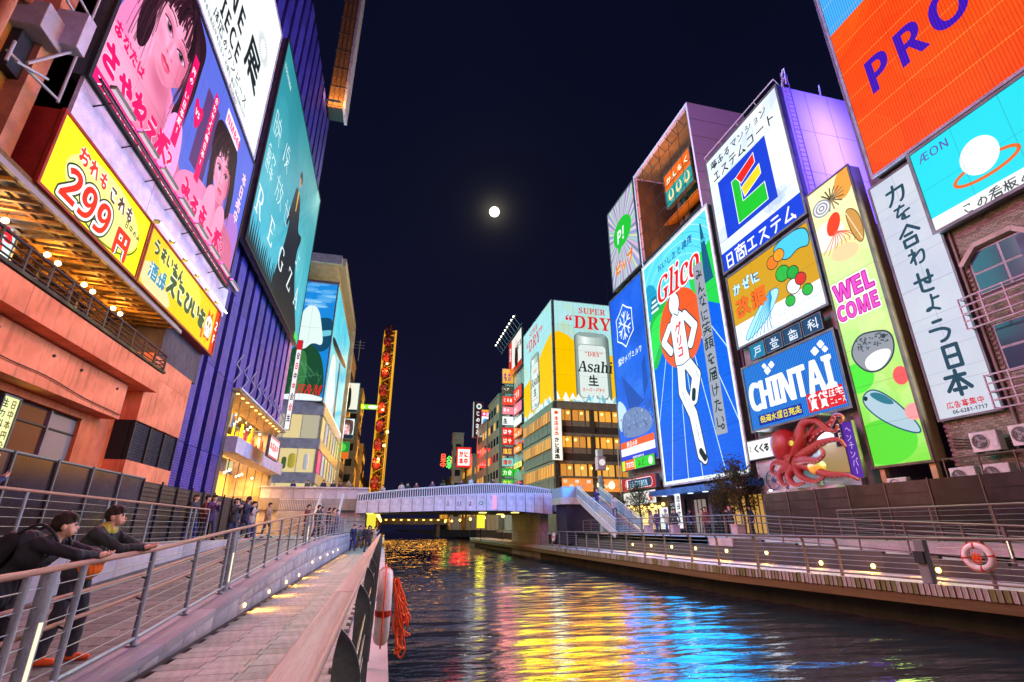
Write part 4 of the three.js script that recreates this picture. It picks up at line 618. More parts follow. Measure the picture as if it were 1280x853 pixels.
{ // ochre upper building at the near end, pipes, grey duct boxes, bracing
  const ochre = worn(C(0.42, 0.19, 0.03), 0.7, { map: T.stain }), salmon = worn(C(0.6, 0.24, 0.12), 0.6), g = thing('ochre_building', 'ochre rendered upper wall with salmon drain pipes and a projecting eave', 'building', LF.at(0, 9.9, 0), LF.a);
  box('wall', 10.5, 15.5, 6, 7.9, 7.75, -3.65, ochre, g); box('pilaster', 0.5, 15.5, 0.4, 12.95, 7.75, -0.45, salmon, g); box('eave', 11, 0.8, 1.4, 6.2, 6.6, -0.1, salmon, g); box('soffit', 11, 0.2, 1.2, 6.2, 5.9, -0.1, worn(C(0.6, 0.5, 0.62), 0.6), g);
  bar('drain_pipe', [11.6, 0.2, -0.42], [11.6, 4.3, -0.42], 0.14, salmon, g, 14); mesh('drain_bend', pathGeo([[11.6, 4.3, -0.42], [11.7, 4.75, -0.4], [12.4, 4.85, -0.4], [12.9, 4.7, -0.3], [13.1, 4.2, -0.2]], 0.12, 20, 10), salmon, g); for (const y of [1.2, 3.0]) mesh('pipe_clamp', new THREE.TorusGeometry(0.15, 0.03, 6, 16).rotateX(Math.PI / 2).translate(11.6, y, -0.42), mat.brownMetal, g);
  const f = thing('sign_scaffold', 'steel struts and grey duct boxes beside the end of the pink billboard', 'scaffold', LF.at(12.75, 12.75, -0.25), LF.a); f.scale.setScalar(0.8);
  rbox('duct_box', 1.1, 1.1, 1.0, -0.35, 2.1, -0.1, worn(C(0.45, 0.4, 0.42), 0.5), f, 0.03); rbox('duct_box', 0.5, 1.6, 1.2, 0.2, 2.6, 0.35, worn(C(0.6, 0.55, 0.66), 0.4), f, 0.03); box('dark_opening', 1.0, 1.6, 0.6, -0.15, 0.7, -0.5, mat.dark, f);
  for (const [a, b] of [[[-1.0, -0.2, 0.6], [0.6, 2.3, 0.6]], [[-1.3, -0.1, 0.2], [0.6, -0.1, 0.6]], [[-1.3, -0.5, 0.3], [-1.3, 0.3, 0.3]], [[0.6, -0.2, 0.6], [0.6, 10, 0.55]], [[-0.8, 3.6, 0.3], [0.7, 3.4, 0.4]], [[-0.9, 4.3, 0.3], [0.7, 4.1, 0.4]], [[-1.1, -0.3, 0.4], [-0.1, 0.1, 0.6]]]) bar('strut', a, b, 0.05, mat.paleSteel, f, 6);
}
{ // blue finned building
  const blue = [0, 1, 2].map((i) => worn(C(0.035 + 0.01 * i, 0.034 + 0.008 * i, 0.30 + 0.05 * i), 0.4, { bumpMap: T.ribs, bumpScale: 0.012 })), g = thing('blue_building', 'tall blue metal-finned building with dark window strips and warm shop below', 'building', LF.at(0, 0, -0.55), LF.a);
  box('wall', 7.6, 46, 14, 31.2, 23 + UP, -7.3, mat.darkGlass, g); box('wall', 16.3, 38, 14, 43.15, 29.1, -7.3, mat.darkGlass, g); box('shop_back_wall', 16.2, 9, 8, 43.15, UP + 4.5, -7.9, worn(C(0.5, 0.42, 0.3), 0.7), g);
  for (let i = 0; i < 12; i++) {
    const s = 28.35 + i * 1.93, y0 = i < 4 ? UP : 10.2, fw = 1.28; if (s > 51) break;
    for (let y = y0, k = 0; y < 47; y += 4.6, k++) { const y1 = Math.min(47, y + 4.57); box('fin_panel', fw, y1 - y, 0.5, s, (y + y1) / 2, -0.05, blue[(i + k) % 3], g); }
    for (let y = y0 + 2.3; y < 47; y += 4.6) box('strip_joint', 0.62, 0.05, 0.08, s + 0.96, y, -0.2, mat.greySteel, g);
    if (i > 2) mesh('bracket', merged([tubeGeo([s + 0.5, 10.4, 0.22], [s + 0.75, 11.2, 0.5], 0.045, 6), tubeGeo([s + 0.75, 11.2, 0.5], [s + 0.5, 11.7, 0.22], 0.045, 6), tubeGeo([s + 0.5, 11.7, 0.22], [s + 0.7, 12.4, 0.45], 0.045, 6)]), mat.paleSteel, g);
  }
  for (const [s, y, cs] of [[30.0, 5.5, ['#e84a3a', '#f0d040', '#50b0e0']], [31.9, 6, ['#60c0f0', '#e0e0f0', '#e84a80']]]) for (let k = 0; k < 9; k++) box('strip_label', 0.3, 0.28, 0.02, s, y + k * 0.34, 0.02, M({ color: new THREE.Color(cs[k % 3]), roughness: 0.6 }), g);
  box('shop_soffit', 16.4, 0.14, 2.0, 43.15, 10.08, -0.4, worn(C(0.62, 0.5, 0.3), 0.6), g); for (let i = 0; i < 12; i++) { const d = mesh('soffit_lamp', new THREE.CylinderGeometry(0.1, 0.1, 0.04, 12), lamp(C(1, 0.6, 0.15), 6), g); d.position.set(36 + i * 1.3, 9.99, 0.25); } box('soffit_edge', 16.5, 0.12, 0.14, 43.15, 10.14, 0.66, mat.white, g);
  box('pilaster', 0.7, 9, 1.2, 35.25, UP + 4.5, -0.4, worn(C(0.14, 0.1, 0.09), 0.6), g);
  // upper shop: warm back wall, garments, lamps; lavender canopy; lower shop
  for (const [y0, y1, nm] of [[7.15, 9.95, 'upper'], [UP, 6.0, 'lower']]) {
    box('shop_interior', 15.4, y1 - y0, 0.1, 43.4, (y0 + y1) / 2, -3.2, worn(C(0.75, 0.55, 0.2), 0.7), g);
    for (let i = 0; i < 13; i++) { const sl = mesh('spot_lamp', new THREE.SphereGeometry(0.1, 8, 6), lamp(C(1, 0.85, 0.5), 5), g); sl.position.set(36.4 + i * 1.18, y1 - 0.25, -1.4 - (i % 3) * 0.5); }
    const lt = new THREE.RectAreaLight(0xffb850, 26, 14, 1.6); lt.name = 'shop_light'; lt.position.set(43.2, y1 - 0.15, -1.6); lt.rotation.x = -Math.PI / 2; g.add(lt);
    for (let i = 0; i < 30; i++) { const m = mesh('garment', new THREE.CylinderGeometry(0.16, 0.30, rr(0.8, 1.15), 7), M({ color: new THREE.Color(pick(['#181818', '#b8c832', '#c8283a', '#e8e4dc', '#3a3a4a', '#7a4a2a', '#e0a030', '#5a6a8a', '#202830'])), roughness: 0.8 }), g); m.scale.z = 0.5; m.position.set(36 + i * 0.5 + rr(-0.1, 0.1), y0 + 0.75 + (i % 3) * 0.5, -0.9 - (i % 4) * 0.45); }
    for (let i = 0; i <= 6; i++) box('glazing_bar', 0.06, y1 - y0 - 0.02, 0.06, 35.75 + i * 2.55, (y0 + y1) / 2, -0.12, mat.greySteel, g);
  }
  box('shop_end_wall', 0.2, 8.9, 3.4, 51.2, UP + 4.5, -1.6, worn(C(0.6, 0.5, 0.36), 0.7), g); box('canopy', 15.6, 1.0, 1.2, 43.3, 6.6, 0.3, worn(C(0.68, 0.62, 0.74), 0.4), g);
  // planked crown that projects at the far corner
  const plank = worn(C(0.48, 0.27, 0.12), 0.6, { map: T.wood }), cr = thing('planked_crown', 'warm planked panel that projects from the top corner of the blue building', 'crown', [-9.35, 46.2, -47.0]);
  for (let j = 0; j < 14; j++) for (let k = 0; k < 3; k++) { const b = box('plank', 0.5, 1.45, 0.1, -0.52 + k * 0.52 - j * 0.0, 0.75 + j * 1.5, 0, plank, cr); }
  for (const x of [-0.78, -0.26, 0.26, 0.79]) box('batten', 0.05, 21, 0.08, x, 10.5, 0.08, mat.brownMetal, cr); for (let j = 0; j < 8; j++) box('batten', 1.9, 0.09, 0.08, 0.05, 0.2 + j * 2.8, 0.09, mat.brownMetal, cr); box('side_panel', 0.3, 21, 2.6, 0.98, 10.5, -1.2, worn(C(0.6, 0.55, 0.65), 0.5), cr); box('backing', 1.6, 21, 2.0, 0, 10.5, -1.1, mat.dark, cr);
  const l = thing('crown_lamp', 'slim warm uplight below the planked crown', 'lamp', [-9.3, 45.6, -45.4]); box('housing', 1.5, 0.14, 0.2, 0, 0, 0, mat.cabinet, l); box('lens', 1.4, 0.02, 0.16, 0, 0.08, 0, lamp(C(1, 0.75, 0.4), 3), l); const k = new THREE.RectAreaLight(0xffb868, 220, 1.4, 0.4); k.name = 'crown_light'; k.position.set(0, 0.14, 0); k.rotation.set(rad(75), 0, 0); l.add(k); bar('arm', [0, 0, 0], [-0.6, -0.2, -1.5], 0.03, mat.cabinet, l, 5);
}
sign('teal_billboard_sign', 'teal billboard with pale scattered letters and a dark cloaked figure', LF, [30.2, 50.6, 18.6, 36.0], 0.35, { category: 'billboard', glow: 0.85, light: 3.0, lightColor: 0x62d6d8, trimMat: mat.dark, tex: canvasTex(1100, 940, (c, w, h) => {
  fill(c, '#2f9aa4', 0, 0, w, h); for (let i = 0; i < 30; i++) { const t = i / 29; c.globalAlpha = 1; fill(c, `rgb(${38 + 30 * t | 0},${138 + 52 * t | 0},${146 + 72 * t | 0})`, 0, (h * i) / 30, w, h / 30 + 1); } mottled(c, ['#5cd0d2', '#8fe6e0', '#2a8a98'], 40, 130);
  for (let i = 0; i < 9; i++) poly(c, 'rgba(190,240,236,0.10)', [[0.9, 0], [1, 0], [0.1 + i * 0.14, 1], [0.05 + i * 0.14, 1]]);
  blob(c, '#0e1a2e', [[0.495, 0.34], [0.47, 0.36], [0.44, 0.5], [0.41, 0.62], [0.43, 0.63], [0.46, 0.54], [0.45, 0.7], [0.38, 0.9], [0.34, 1.04], [1.0, 1.04], [0.9, 0.93], [0.74, 0.78], [0.66, 0.62], [0.72, 0.5], [0.7, 0.48], [0.63, 0.52], [0.6, 0.4], [0.565, 0.34]]); oval(c, '#b98a74', 0.527 * w, 0.275 * h, 24, 34); oval(c, '#15101a', 0.53 * w, 0.25 * h, 30, 30); oval(c, '#b98a74', 0.522 * w, 0.285 * h, 17, 24); poly(c, '#d0a83a', [[0.515, 0.34], [0.54, 0.34], [0.535, 0.46], [0.52, 0.46]]); for (let i = 0; i < 9; i++) { c.strokeStyle = 'rgba(70,110,150,0.35)'; c.lineWidth = 4; c.beginPath(); c.moveTo((0.5 + i * 0.012) * w, 0.5 * h); c.lineTo((0.42 + i * 0.06) * w, h); c.stroke(); }
  for (let i = 0; i < 18; i++) { const x = i * 0.024; poly(c, '#14283a', [[x, 1], [x + 0.004, 0.93 - 0.08 * rnd() - (i < 5 ? 0.05 : 0)], [x + 0.012, 0.92 - 0.05 * rnd()], [x + 0.022, 0.96], [x + 0.026, 1]]); }
  [...'REGZA'].forEach((ch, i) => write(c, ch, [0.015, 0.2, 0.39, 0.585, 0.76][i] * w, 0.71 * h, 150, { color: '#effdfb', font: 'normal serif' }));
  [['映', 0.03, 0.33], ['像', 0.2, 0.32], ['解', 0.03, 0.52], ['放', 0.19, 0.52], ['せ', 0.34, 0.5], ['よ', 0.66, 0.55]].forEach(([ch, x, y]) => write(c, ch, x * w, y * h, 120, { color: '#dcf7f3', weight: 0.05 })); write(c, 'TOSHIBA', 0.02 * w, 0.1 * h, 30, { color: '#d8f6f2' }); fill(c, '#48e060', 0.9 * w, 0.95 * h, 0.08 * w, 0.04 * h);
}) });
sign('corner_red_sign', 'narrow upright white and red sign on the corner of the blue building', new Frame(0, -51.6, 0), [-10.15, -9.68, 10.4, 19.6], 0, { glow: 0.95, light: 1.6, lightColor: 0xffb0b0, depth: 0.3, tex: canvasTex(64, 640, (c, w, h) => { fill(c, '#f6eeee', 0, 0, w, h); fill(c, '#d81c2c', 0, 0, w, 70); for (let i = 0; i < 7; i++) write(c, pick([...'店売中日生合']), 8, 90 + i * 74, 50, { color: i % 2 ? '#d81c2c' : '#30343c', weight: 0.14 }); }) });
sign('red_shop_sign', 'small white sign with red characters outside the clothes shop', LF, [46.0, 50.2, 7.2, 9.0], 1.5, { glow: 1.0, light: 2.0, lightColor: 0xff8080, depth: 0.15, tex: canvasTex(256, 128, (c, w, h) => { fill(c, '#fbeeee', 0, 0, w, h); c.lineWidth = 8; c.strokeStyle = '#e83030'; c.strokeRect(8, 8, w - 16, h - 16); write(c, '本店売中', 22, 34, 50, { color: '#e83030', weight: 0.15 }); }) });
{ // glass corner store with wrap-round screen
  const g = thing('corner_store', 'pale glass corner store with a tall wrap-round screen and white portal frame', 'building', [-9.7, UP, -74]); const pale = worn(C(0.78, 0.75, 0.72), 0.45, { bumpScale: 0.0006 }), lit = lamp(C(0.85, 0.68, 0.30), 0.8), wh = worn(C(0.66, 0.64, 0.64), 0.4);
  const Y = (y) => y - UP; box('core', 13.8, 36.6, 28, -7.1, 18.3, -14.3, worn(C(0.3, 0.3, 0.3), 0.6), g);
  for (const [y0, y1] of [[16.5, 18.3], [11.8, 13.2], [7.2, 8.6]]) { box('spandrel', 14.1, y1 - y0, 0.2, -7.0, Y((y0 + y1) / 2), -0.1, pale, g); box('spandrel', 0.2, y1 - y0, 28, -0.02, Y((y0 + y1) / 2), -14.2, pale, g); }
  for (const [y0, y1, k] of [[13.2, 16.5, 0], [8.6, 11.8, 1], [UP, 7.2, 2]]) {
    for (let i = 0; i < 6; i++) { const x = -13 + i * 2.3; box('window', 2.2, y1 - y0 - 0.05, 0.06, x, Y((y0 + y1) / 2), -0.16, k === 0 && i % 2 ? lamp(C(0.6, 0.55, 0.36), 0.7) : lit, g); box('mullion', 0.09, y1 - y0, 0.14, x + 1.15, Y((y0 + y1) / 2), -0.1, pale, g); }
    for (let i = 0; i < 7; i++) { const z = -2.2 - i * 3.9; box('window', 0.06, y1 - y0 - 0.3, 3.1, -0.04, Y((y0 + y1) / 2), z, k === 1 && i === 0 ? lamp(C(0.95, 0.05, 0.25), 0.8) : i % 3 === 1 ? lamp(C(0.6, 0.75, 0.95), 0.7) : lit, g); box('pier', 0.3, y1 - y0, 0.75, -0.0, Y((y0 + y1) / 2), z - 1.95, wh, g); }
  }
  for (const [x, y, w, h, col] of [[-3.2, 10.1, 1.0, 2.0, '#d8c84a'], [-4.2, 9.8, 0.6, 1.6, '#5a7a3a'], [-1.4, 10, 0.7, 2.2, '#e8e4d8'], [-6.0, 10.1, 1.6, 2.2, '#eef2f4']]) { const d = mesh('display_figure', new THREE.CapsuleGeometry(w / 2, h - w, 4, 8), M({ color: new THREE.Color(col), emissive: new THREE.Color(col), emissiveIntensity: 0.25 }), g); d.position.set(x, Y(y), 0.1); d.scale.z = 0.3; }
  // portal frame
  box('portal_post', 1.3, 40.4, 1.2, -0.25, 20.2, -29.0, wh, g); mesh('portal_top', beamGeo([-0.25, 39.9, 0.3], [-0.25, 39.9, -29.5], 1.3, 1.3), wh, g); box('portal_front', 14, 1.5, 1.6, -7.2, 39.9, 0.2, wh, g); box('portal_soffit', 12.6, 0.3, 28, -7.2, 39.3, -14.3, pale, g); box('roof_grille', 5, 1.4, 0.3, -8, 37.3, -2, worn(C(0.45, 0.36, 0.5), 0.5), g);
  box('base_light_strip', 0.08, 0.12, 27, 0.12, Y(18.35), -14.2, lamp(C(1, 0.95, 0.8), 1.5), g);
  const l1 = new THREE.RectAreaLight(0xffeab0, 5, 13, 9); l1.name = 'store_light'; l1.position.set(-7, Y(11.5), 0.2); l1.rotation.y = Math.PI; g.add(l1); const l2 = new THREE.RectAreaLight(0xffeab0, 4, 26, 9); l2.name = 'store_light'; l2.position.set(0.2, Y(11.5), -14); l2.rotation.y = -Math.PI / 2; g.add(l2);
  const HF = new Frame(0, -74, 0);
  sign('fashion_screen_sign', 'tall screen with a pale skirt against blue sky and dark green coat', HF, [-16.6, -9.85, 18.4, 37.0], 0.2, { category: 'screen', glow: 0.95, light: 3.0, lightColor: 0x58c0c8, depth: 0.15, trimMat: pale, tex: canvasTex(420, 1020, (c, w, h) => {
    fill(c, '#1b86d8', 0, 0, w, h); for (let i = 0; i < 20; i++) { c.globalAlpha = 0.3; oval(c, '#bfe6ff', rr(0.3, 1) * w, rr(0, 0.3) * h, 90, 14); } c.globalAlpha = 1; blob(c, '#154a6a', [[0.5, 0.34], [0.8, 0.3], [1, 0.32], [1, 0.6], [0.5, 0.6]]); blob(c, '#6fc8d8', [[0.6, 0.44], [1, 0.4], [1, 0.46], [0.6, 0.48]]);
    blob(c, '#1c4a30', [[0.2, 0.58], [0.5, 0.52], [0.8, 0.6], [0.95, 0.8], [0.95, 1], [0.1, 1], [0.1, 0.7]]); blob(c, '#3a7a44', [[0.3, 0.62], [0.5, 0.58], [0.6, 0.8], [0.5, 1], [0.3, 1]]); blob(c, '#dff4ec', [[0.3, 0.22], [0.62, 0.2], [0.76, 0.4], [0.84, 0.56], [0.6, 0.52], [0.45, 0.6], [0.2, 0.56]]); for (let i = 0; i < 16; i++) { c.strokeStyle = 'rgba(110,190,130,0.5)'; c.lineWidth = 4; c.beginPath(); c.moveTo(rr(0.2, 0.9) * w, rr(0.62, 0.9) * h); c.lineTo(rr(0.2, 0.9) * w, rr(0.66, 0.98) * h); c.stroke(); }
    slant(c, 0.46 * w, 0.855 * h, -0.2, () => write(c, 'H&M', 0, 0, 112, { color: '#e0202c', sx: 0.72, font: 'bold serif' })); blob(c, '#e9f2f0', [[0.1, 0.96], [0.6, 0.94], [1, 0.97], [1, 1], [0.1, 1]]);
  }) });
  sign('side_screen_sign', 'long cyan screen on the canal side of the glass corner store', LF, [74.4, 101.5, 18.6, 37.4], 0.35, { category: 'screen', glow: 0.95, light: 2.6, lightColor: 0x7ae0ee, depth: 0.15, trimMat: pale, tex: canvasTex(700, 500, (c, w, h) => { fill(c, '#5cd2e4', 0, 0, w, h); mottled(c, ['#1f8ed8', '#c8f4f4', '#2a70c0'], 50, 90); blob(c, '#16242c', [[0.05, 0.42], [0.4, 0.38], [0.9, 0.3], [0.9, 0.36], [0.4, 0.46], [0.05, 0.5]]); blob(c, '#d6f2ec', [[0.1, 0.55], [0.3, 0.5], [0.5, 0.9], [0.2, 1], [0.05, 1]]); poly(c, '#1c3c50', [[0.5, 0.45], [0.56, 0.45], [0.62, 1], [0.5, 1]]); }) });
}
// ---------------------------------------------------------------- right bank: sign walls
// runner billboard
const texRunner = canvasTex(640, 1220, (c, w, h) => {
  fill(c, '#5fdcea', 0, 0, w, h * 0.34); fill(c, '#0a5be0', 0, h * 0.3, w, h * 0.7);
  c.lineWidth = 3; for (let i = 0; i < 26; i++) { c.strokeStyle = i % 2 ? '#bff6ff' : '#2fb6d8'; c.beginPath(); c.ellipse(w * 0.5, h * 0.36, w * (0.16 + i * 0.045), h * (0.05 + i * 0.03), 0, Math.PI, 2 * Math.PI); c.stroke(); }
  blob(c, '#1f9ec8', [[0, 0.1], [0.16, 0.12], [0.22, 0.2], [0.12, 0.27], [0, 0.3]]);
  blob(c, '#27b83a', [[0, 0.27], [0.3, 0.235], [0.46, 0.28], [0.5, 0.36], [0.25, 0.42], [0, 0.56]]); blob(c, '#35e04c', [[0.02, 0.31], [0.25, 0.27], [0.36, 0.33], [0.1, 0.44], [0.02, 0.5]]);
  poly(c, '#25d24b', [[0.66, 0.2], [1, 0.14], [1, 0.44], [0.7, 0.36]]);
  // castle, dome, arches and tower in the distance
  for (const [y, ww] of [[0.245, 0.09], [0.222, 0.075], [0.2, 0.055]]) { poly(c, '#1d6f8c', [[0.14 - ww, y], [0.14 - ww * 0.6, y - 0.016], [0.14 + ww * 0.6, y - 0.016], [0.14 + ww, y]]); fill(c, '#e8fbff', (0.14 - ww * 0.65) * w, y * h, ww * 1.3 * w, h * 0.012); }
  blob(c, '#cfe9d2', [[0.5, 0.24], [0.56, 0.195], [0.66, 0.18], [0.76, 0.195], [0.82, 0.24]], '#37788a', 3); blob(c, '#b9b98a', [[0.34, 0.25], [0.4, 0.22], [0.5, 0.24], [0.6, 0.22], [0.68, 0.25]], '#5e6a52', 3);
  poly(c, '#1b5a80', [[0.885, 0.05], [0.9, 0.05], [0.95, 0.3], [0.84, 0.3]]); fill(c, '#3fb6cf', 0.86 * w, 0.12 * h, 0.07 * w, 0.012 * h);
  poly(c, '#0a5be0', [[0.3, 0.42], [0.62, 0.3], [1, 0.42], [1, 1], [0, 1], [0, 0.58]]);
  c.lineWidth = 5; c.strokeStyle = '#d7f4ff'; for (const [x0, x1] of [[0.30, -0.18], [0.36, 0.12], [0.42, 0.34], [0.48, 0.52], [0.56, 0.78], [0.66, 1.1], [0.76, 1.5]]) { c.beginPath(); c.moveTo(x0 * w, 0.40 * h); c.lineTo(x1 * w, h); c.stroke(); }
  for (let i = 0; i < 500; i++) { c.globalAlpha = 0.16; fill(c, pick(['#2f9cff', '#0a3fc0', '#1f7cf4', '#49b8ff']), rnd() * w, (0.42 + 0.58 * rnd()) * h, 30 + 60 * rnd(), 3); } c.globalAlpha = 1;
  oval(c, '#f2571b', 0.47 * w, 0.40 * h, 0.3 * w, 0.165 * h);
  // a plain generic athlete in white, at a steady run
  c.lineCap = c.lineJoin = 'round';
  const limb = (pts, lw, col) => { c.strokeStyle = col; c.lineWidth = lw; c.beginPath(); pts.forEach(([x, y], i) => (i ? c.lineTo(x * w, y * h) : c.moveTo(x * w, y * h))); c.stroke(); };
  for (const [g, col] of [[12, '#15202c'], [0, '#f6fdff']]) {
    limb([[0.33, 0.37], [0.22, 0.42], [0.31, 0.475]], 44 + g, col); limb([[0.55, 0.36], [0.66, 0.43], [0.58, 0.49]], 44 + g, col);
    limb([[0.42, 0.55], [0.40, 0.66], [0.50, 0.76], [0.54, 0.91]], 62 + g, col); limb([[0.50, 0.55], [0.60, 0.62], [0.53, 0.70]], 64 + g, col); limb([[0.53, 0.905], [0.565, 0.93]], 40 + g, col);
    limb([[0.44, 0.37], [0.45, 0.53]], 120 + g, col); oval(c, col, 0.43 * w, 0.285 * h, 46 + g / 2, 58 + g / 2);
  }
  limb([[0.35, 0.545], [0.45, 0.555], [0.55, 0.545]], 5, '#33506a'); limb([[0.535, 0.9], [0.57, 0.925]], 30, '#10151c'); limb([[0.545, 0.675], [0.53, 0.70]], 30, '#10151c'); limb([[0.41, 0.325], [0.46, 0.345], [0.5, 0.325]], 5, '#33506a'); for (const [a, b] of [[[0.40, 0.66], [0.43, 0.7]], [[0.6, 0.6], [0.62, 0.63]], [[0.52, 0.8], [0.535, 0.86]]]) limb([a, b], 4, '#7fa0b8');
  write(c, 'グリコ', 0.395 * w, 0.375 * h, 62, { color: '#e5161f', weight: 0.15, vertical: true, gap: -0.06 });
  write(c, 'おいしさと健康', 0.25 * w, 0.055 * h, 46, { color: '#1a57a8', weight: 0.11 });
  slant(c, 0.24 * w, 0.10 * h, -0.25, () => write(c, 'Glico', 0, 0, 190, { color: '#e8141c', outline: [['#fff', 0.09]], font: 'bold serif', gap: -0.06, sx: 0.86 }));
  fill(c, '#9aa0ac', 0.73 * w, 0.2 * h, 0.12 * w, 0.66 * h); write(c, 'みんなに笑顔を届けたい', 0.745 * w, 0.215 * h, 60, { color: '#11161d', weight: 0.1, vertical: true, gap: 0.17 }); oval(c, null, 0.81 * w, 0.835 * h, 9, 9, 0, '#11161d', 6);
  led(c, 5, 0.13); c.lineWidth = 22; c.strokeStyle = '#eafcff'; c.strokeRect(6, 6, w - 12, h - 12);
});
sign('runner_billboard_sign', 'tall blue billboard with a white running athlete, orange sun and red script lettering', RF, [-38.1, -27.6, 4.75, 24.8], 0, { category: 'billboard', tex: texRunner, glow: 1.0, light: 3.2, lightColor: 0x58a8f0, depth: 0.6, trimMat: mat.paleSteel });

// blue dairy billboard
sign('dairy_billboard_sign', 'tall blue billboard with a white snowflake emblem and an orange strip below', RF, [-45.8, -38.55, 7.1, 24.7], -0.05, { category: 'billboard', glow: 0.95, light: 2.4, lightColor: 0x4d7dff, depth: 0.6, tex: canvasTex(420, 1020, (c, w, h) => {
  fill(c, '#1c55d6', 0, 0, w, h); mottled(c, ['#5aa0ff', '#0a2f9a', '#3d86f0'], 60, 60);
  for (let i = 0; i < 16; i++) fill(c, 'rgba(255,255,255,0.10)', i * 27, 0, 2, h);
  c.lineWidth = 9; c.strokeStyle = '#eef6ff'; const cx = 0.42 * w, cy = 0.22 * h;
  c.beginPath(); for (let i = 0; i < 12; i++) { const a = (i / 12) * 6.283 - 1.57, r = (i % 2 ? 0.235 : 0.285) * w; i ? c.lineTo(cx + r * Math.cos(a), cy + r * Math.sin(a) * 1.12) : c.moveTo(cx + r * Math.cos(a), cy + r * Math.sin(a) * 1.12); } c.closePath(); c.stroke();
  for (let i = 0; i < 6; i++) { const a = (i / 6) * 6.283 - 1.57, q = (r, t = 0) => [cx + r * w * Math.cos(a + t), cy + r * w * Math.sin(a + t) * 1.1]; c.beginPath(); c.moveTo(cx, cy); c.lineTo(...q(0.19)); c.stroke(); c.beginPath(); c.moveTo(...q(0.19, 0.35)); c.lineTo(...q(0.10)); c.lineTo(...q(0.19, -0.35)); c.stroke(); }
  write(c, '雪印メグミルク', 0.14 * w, 0.395 * h, 42, { color: '#f2f8ff', weight: 0.12, gap: 0.02 });
  poly(c, '#1a3fa6', [[0.2, 0.5], [0.3, 0.62], [0.34, 0.7], [0.5, 0.73], [0.75, 0.7], [0.92, 0.62], [0.9, 0.46], [0.8, 0.5], [0.78, 0.7]]); blob(c, '#bcd8ef', [[0, 0.62], [0.2, 0.66], [0.3, 0.72], [0.2, 0.8], [0, 0.82]]); blob(c, '#6d7fae', [[0.1, 0.72], [0.5, 0.7], [0.9, 0.76], [0.95, 0.86], [0.4, 0.87], [0.1, 0.84]]);
  for (let i = 0; i < 90; i++) { c.globalAlpha = 0.5; poly(c, pick(['#d8e6f2', '#45507e', '#8fa6cf', '#2a2f57']), [[rr(0, 1), rr(0.7, 0.86)], [rr(0, 1), rr(0.7, 0.86)], [rr(0, 1), rr(0.72, 0.84)]].map((p, k, a) => [a[0][0] + (p[0] - a[0][0]) * 0.08, a[0][1] + (p[1] - a[0][1]) * 0.3])); } c.globalAlpha = 1;
  fill(c, '#f4581c', 0.02 * w, 0.875 * h, 0.92 * w, 0.035 * h); fill(c, '#f6f6fa', 0.02 * w, 0.91 * h, 0.92 * w, 0.04 * h); fill(c, '#1d3ccb', 0, 0.95 * h, w, 0.05 * h); write(c, '明日の体', 0.2 * w, 0.878 * h, 30, { color: '#fff' }); write(c, 'MEGMILK', 0.34 * w, 0.958 * h, 26, { color: '#fff' });
}) });

// P! billboard with rays
sign('ray_billboard_sign', 'billboard of pastel rays with a green round emblem and orange lettering', RF, [-44.7, -38.4, 25.5, 35.3], -0.1, { category: 'billboard', glow: 0.85, light: 1.6, lightColor: 0xd8c8f0, tex: canvasTex(400, 620, (c, w, h) => {
  fill(c, '#b9b4cc', 0, 0, w, h); const cols = ['#e6b7dc', '#9fd7d2', '#d9e6b0', '#8f9fd8', '#f0d6e8', '#7f86a8'];
  for (let i = 0; i < 72; i++) { const a = (i / 72) * 6.283; poly(c, cols[(i * 5) % 6], [[0.45, 0.45], [0.45 + 1.2 * Math.cos(a), 0.45 + 1.2 * Math.sin(a)], [0.45 + 1.2 * Math.cos(a + 0.05), 0.45 + 1.2 * Math.sin(a + 0.05)]]); }
  oval(c, '#27c93a', 0.5 * w, 0.42 * h, 0.34 * w, 0.17 * h); poly(c, '#27c93a', [[0.3, 0.54], [0.5, 0.55], [0.3, 0.66]]); slant(c, 0.3 * w, 0.33 * h, -0.12, () => write(c, 'P!', 0, 0, 130, { color: '#fff' }));
  write(c, 'ピップ', 0.12 * w, 0.72 * h, 96, { color: '#f47a16', weight: 0.2, gap: 0, outline: [['#fff4d0', 0.08]] }); led(c, 6, 0.10);
}) });

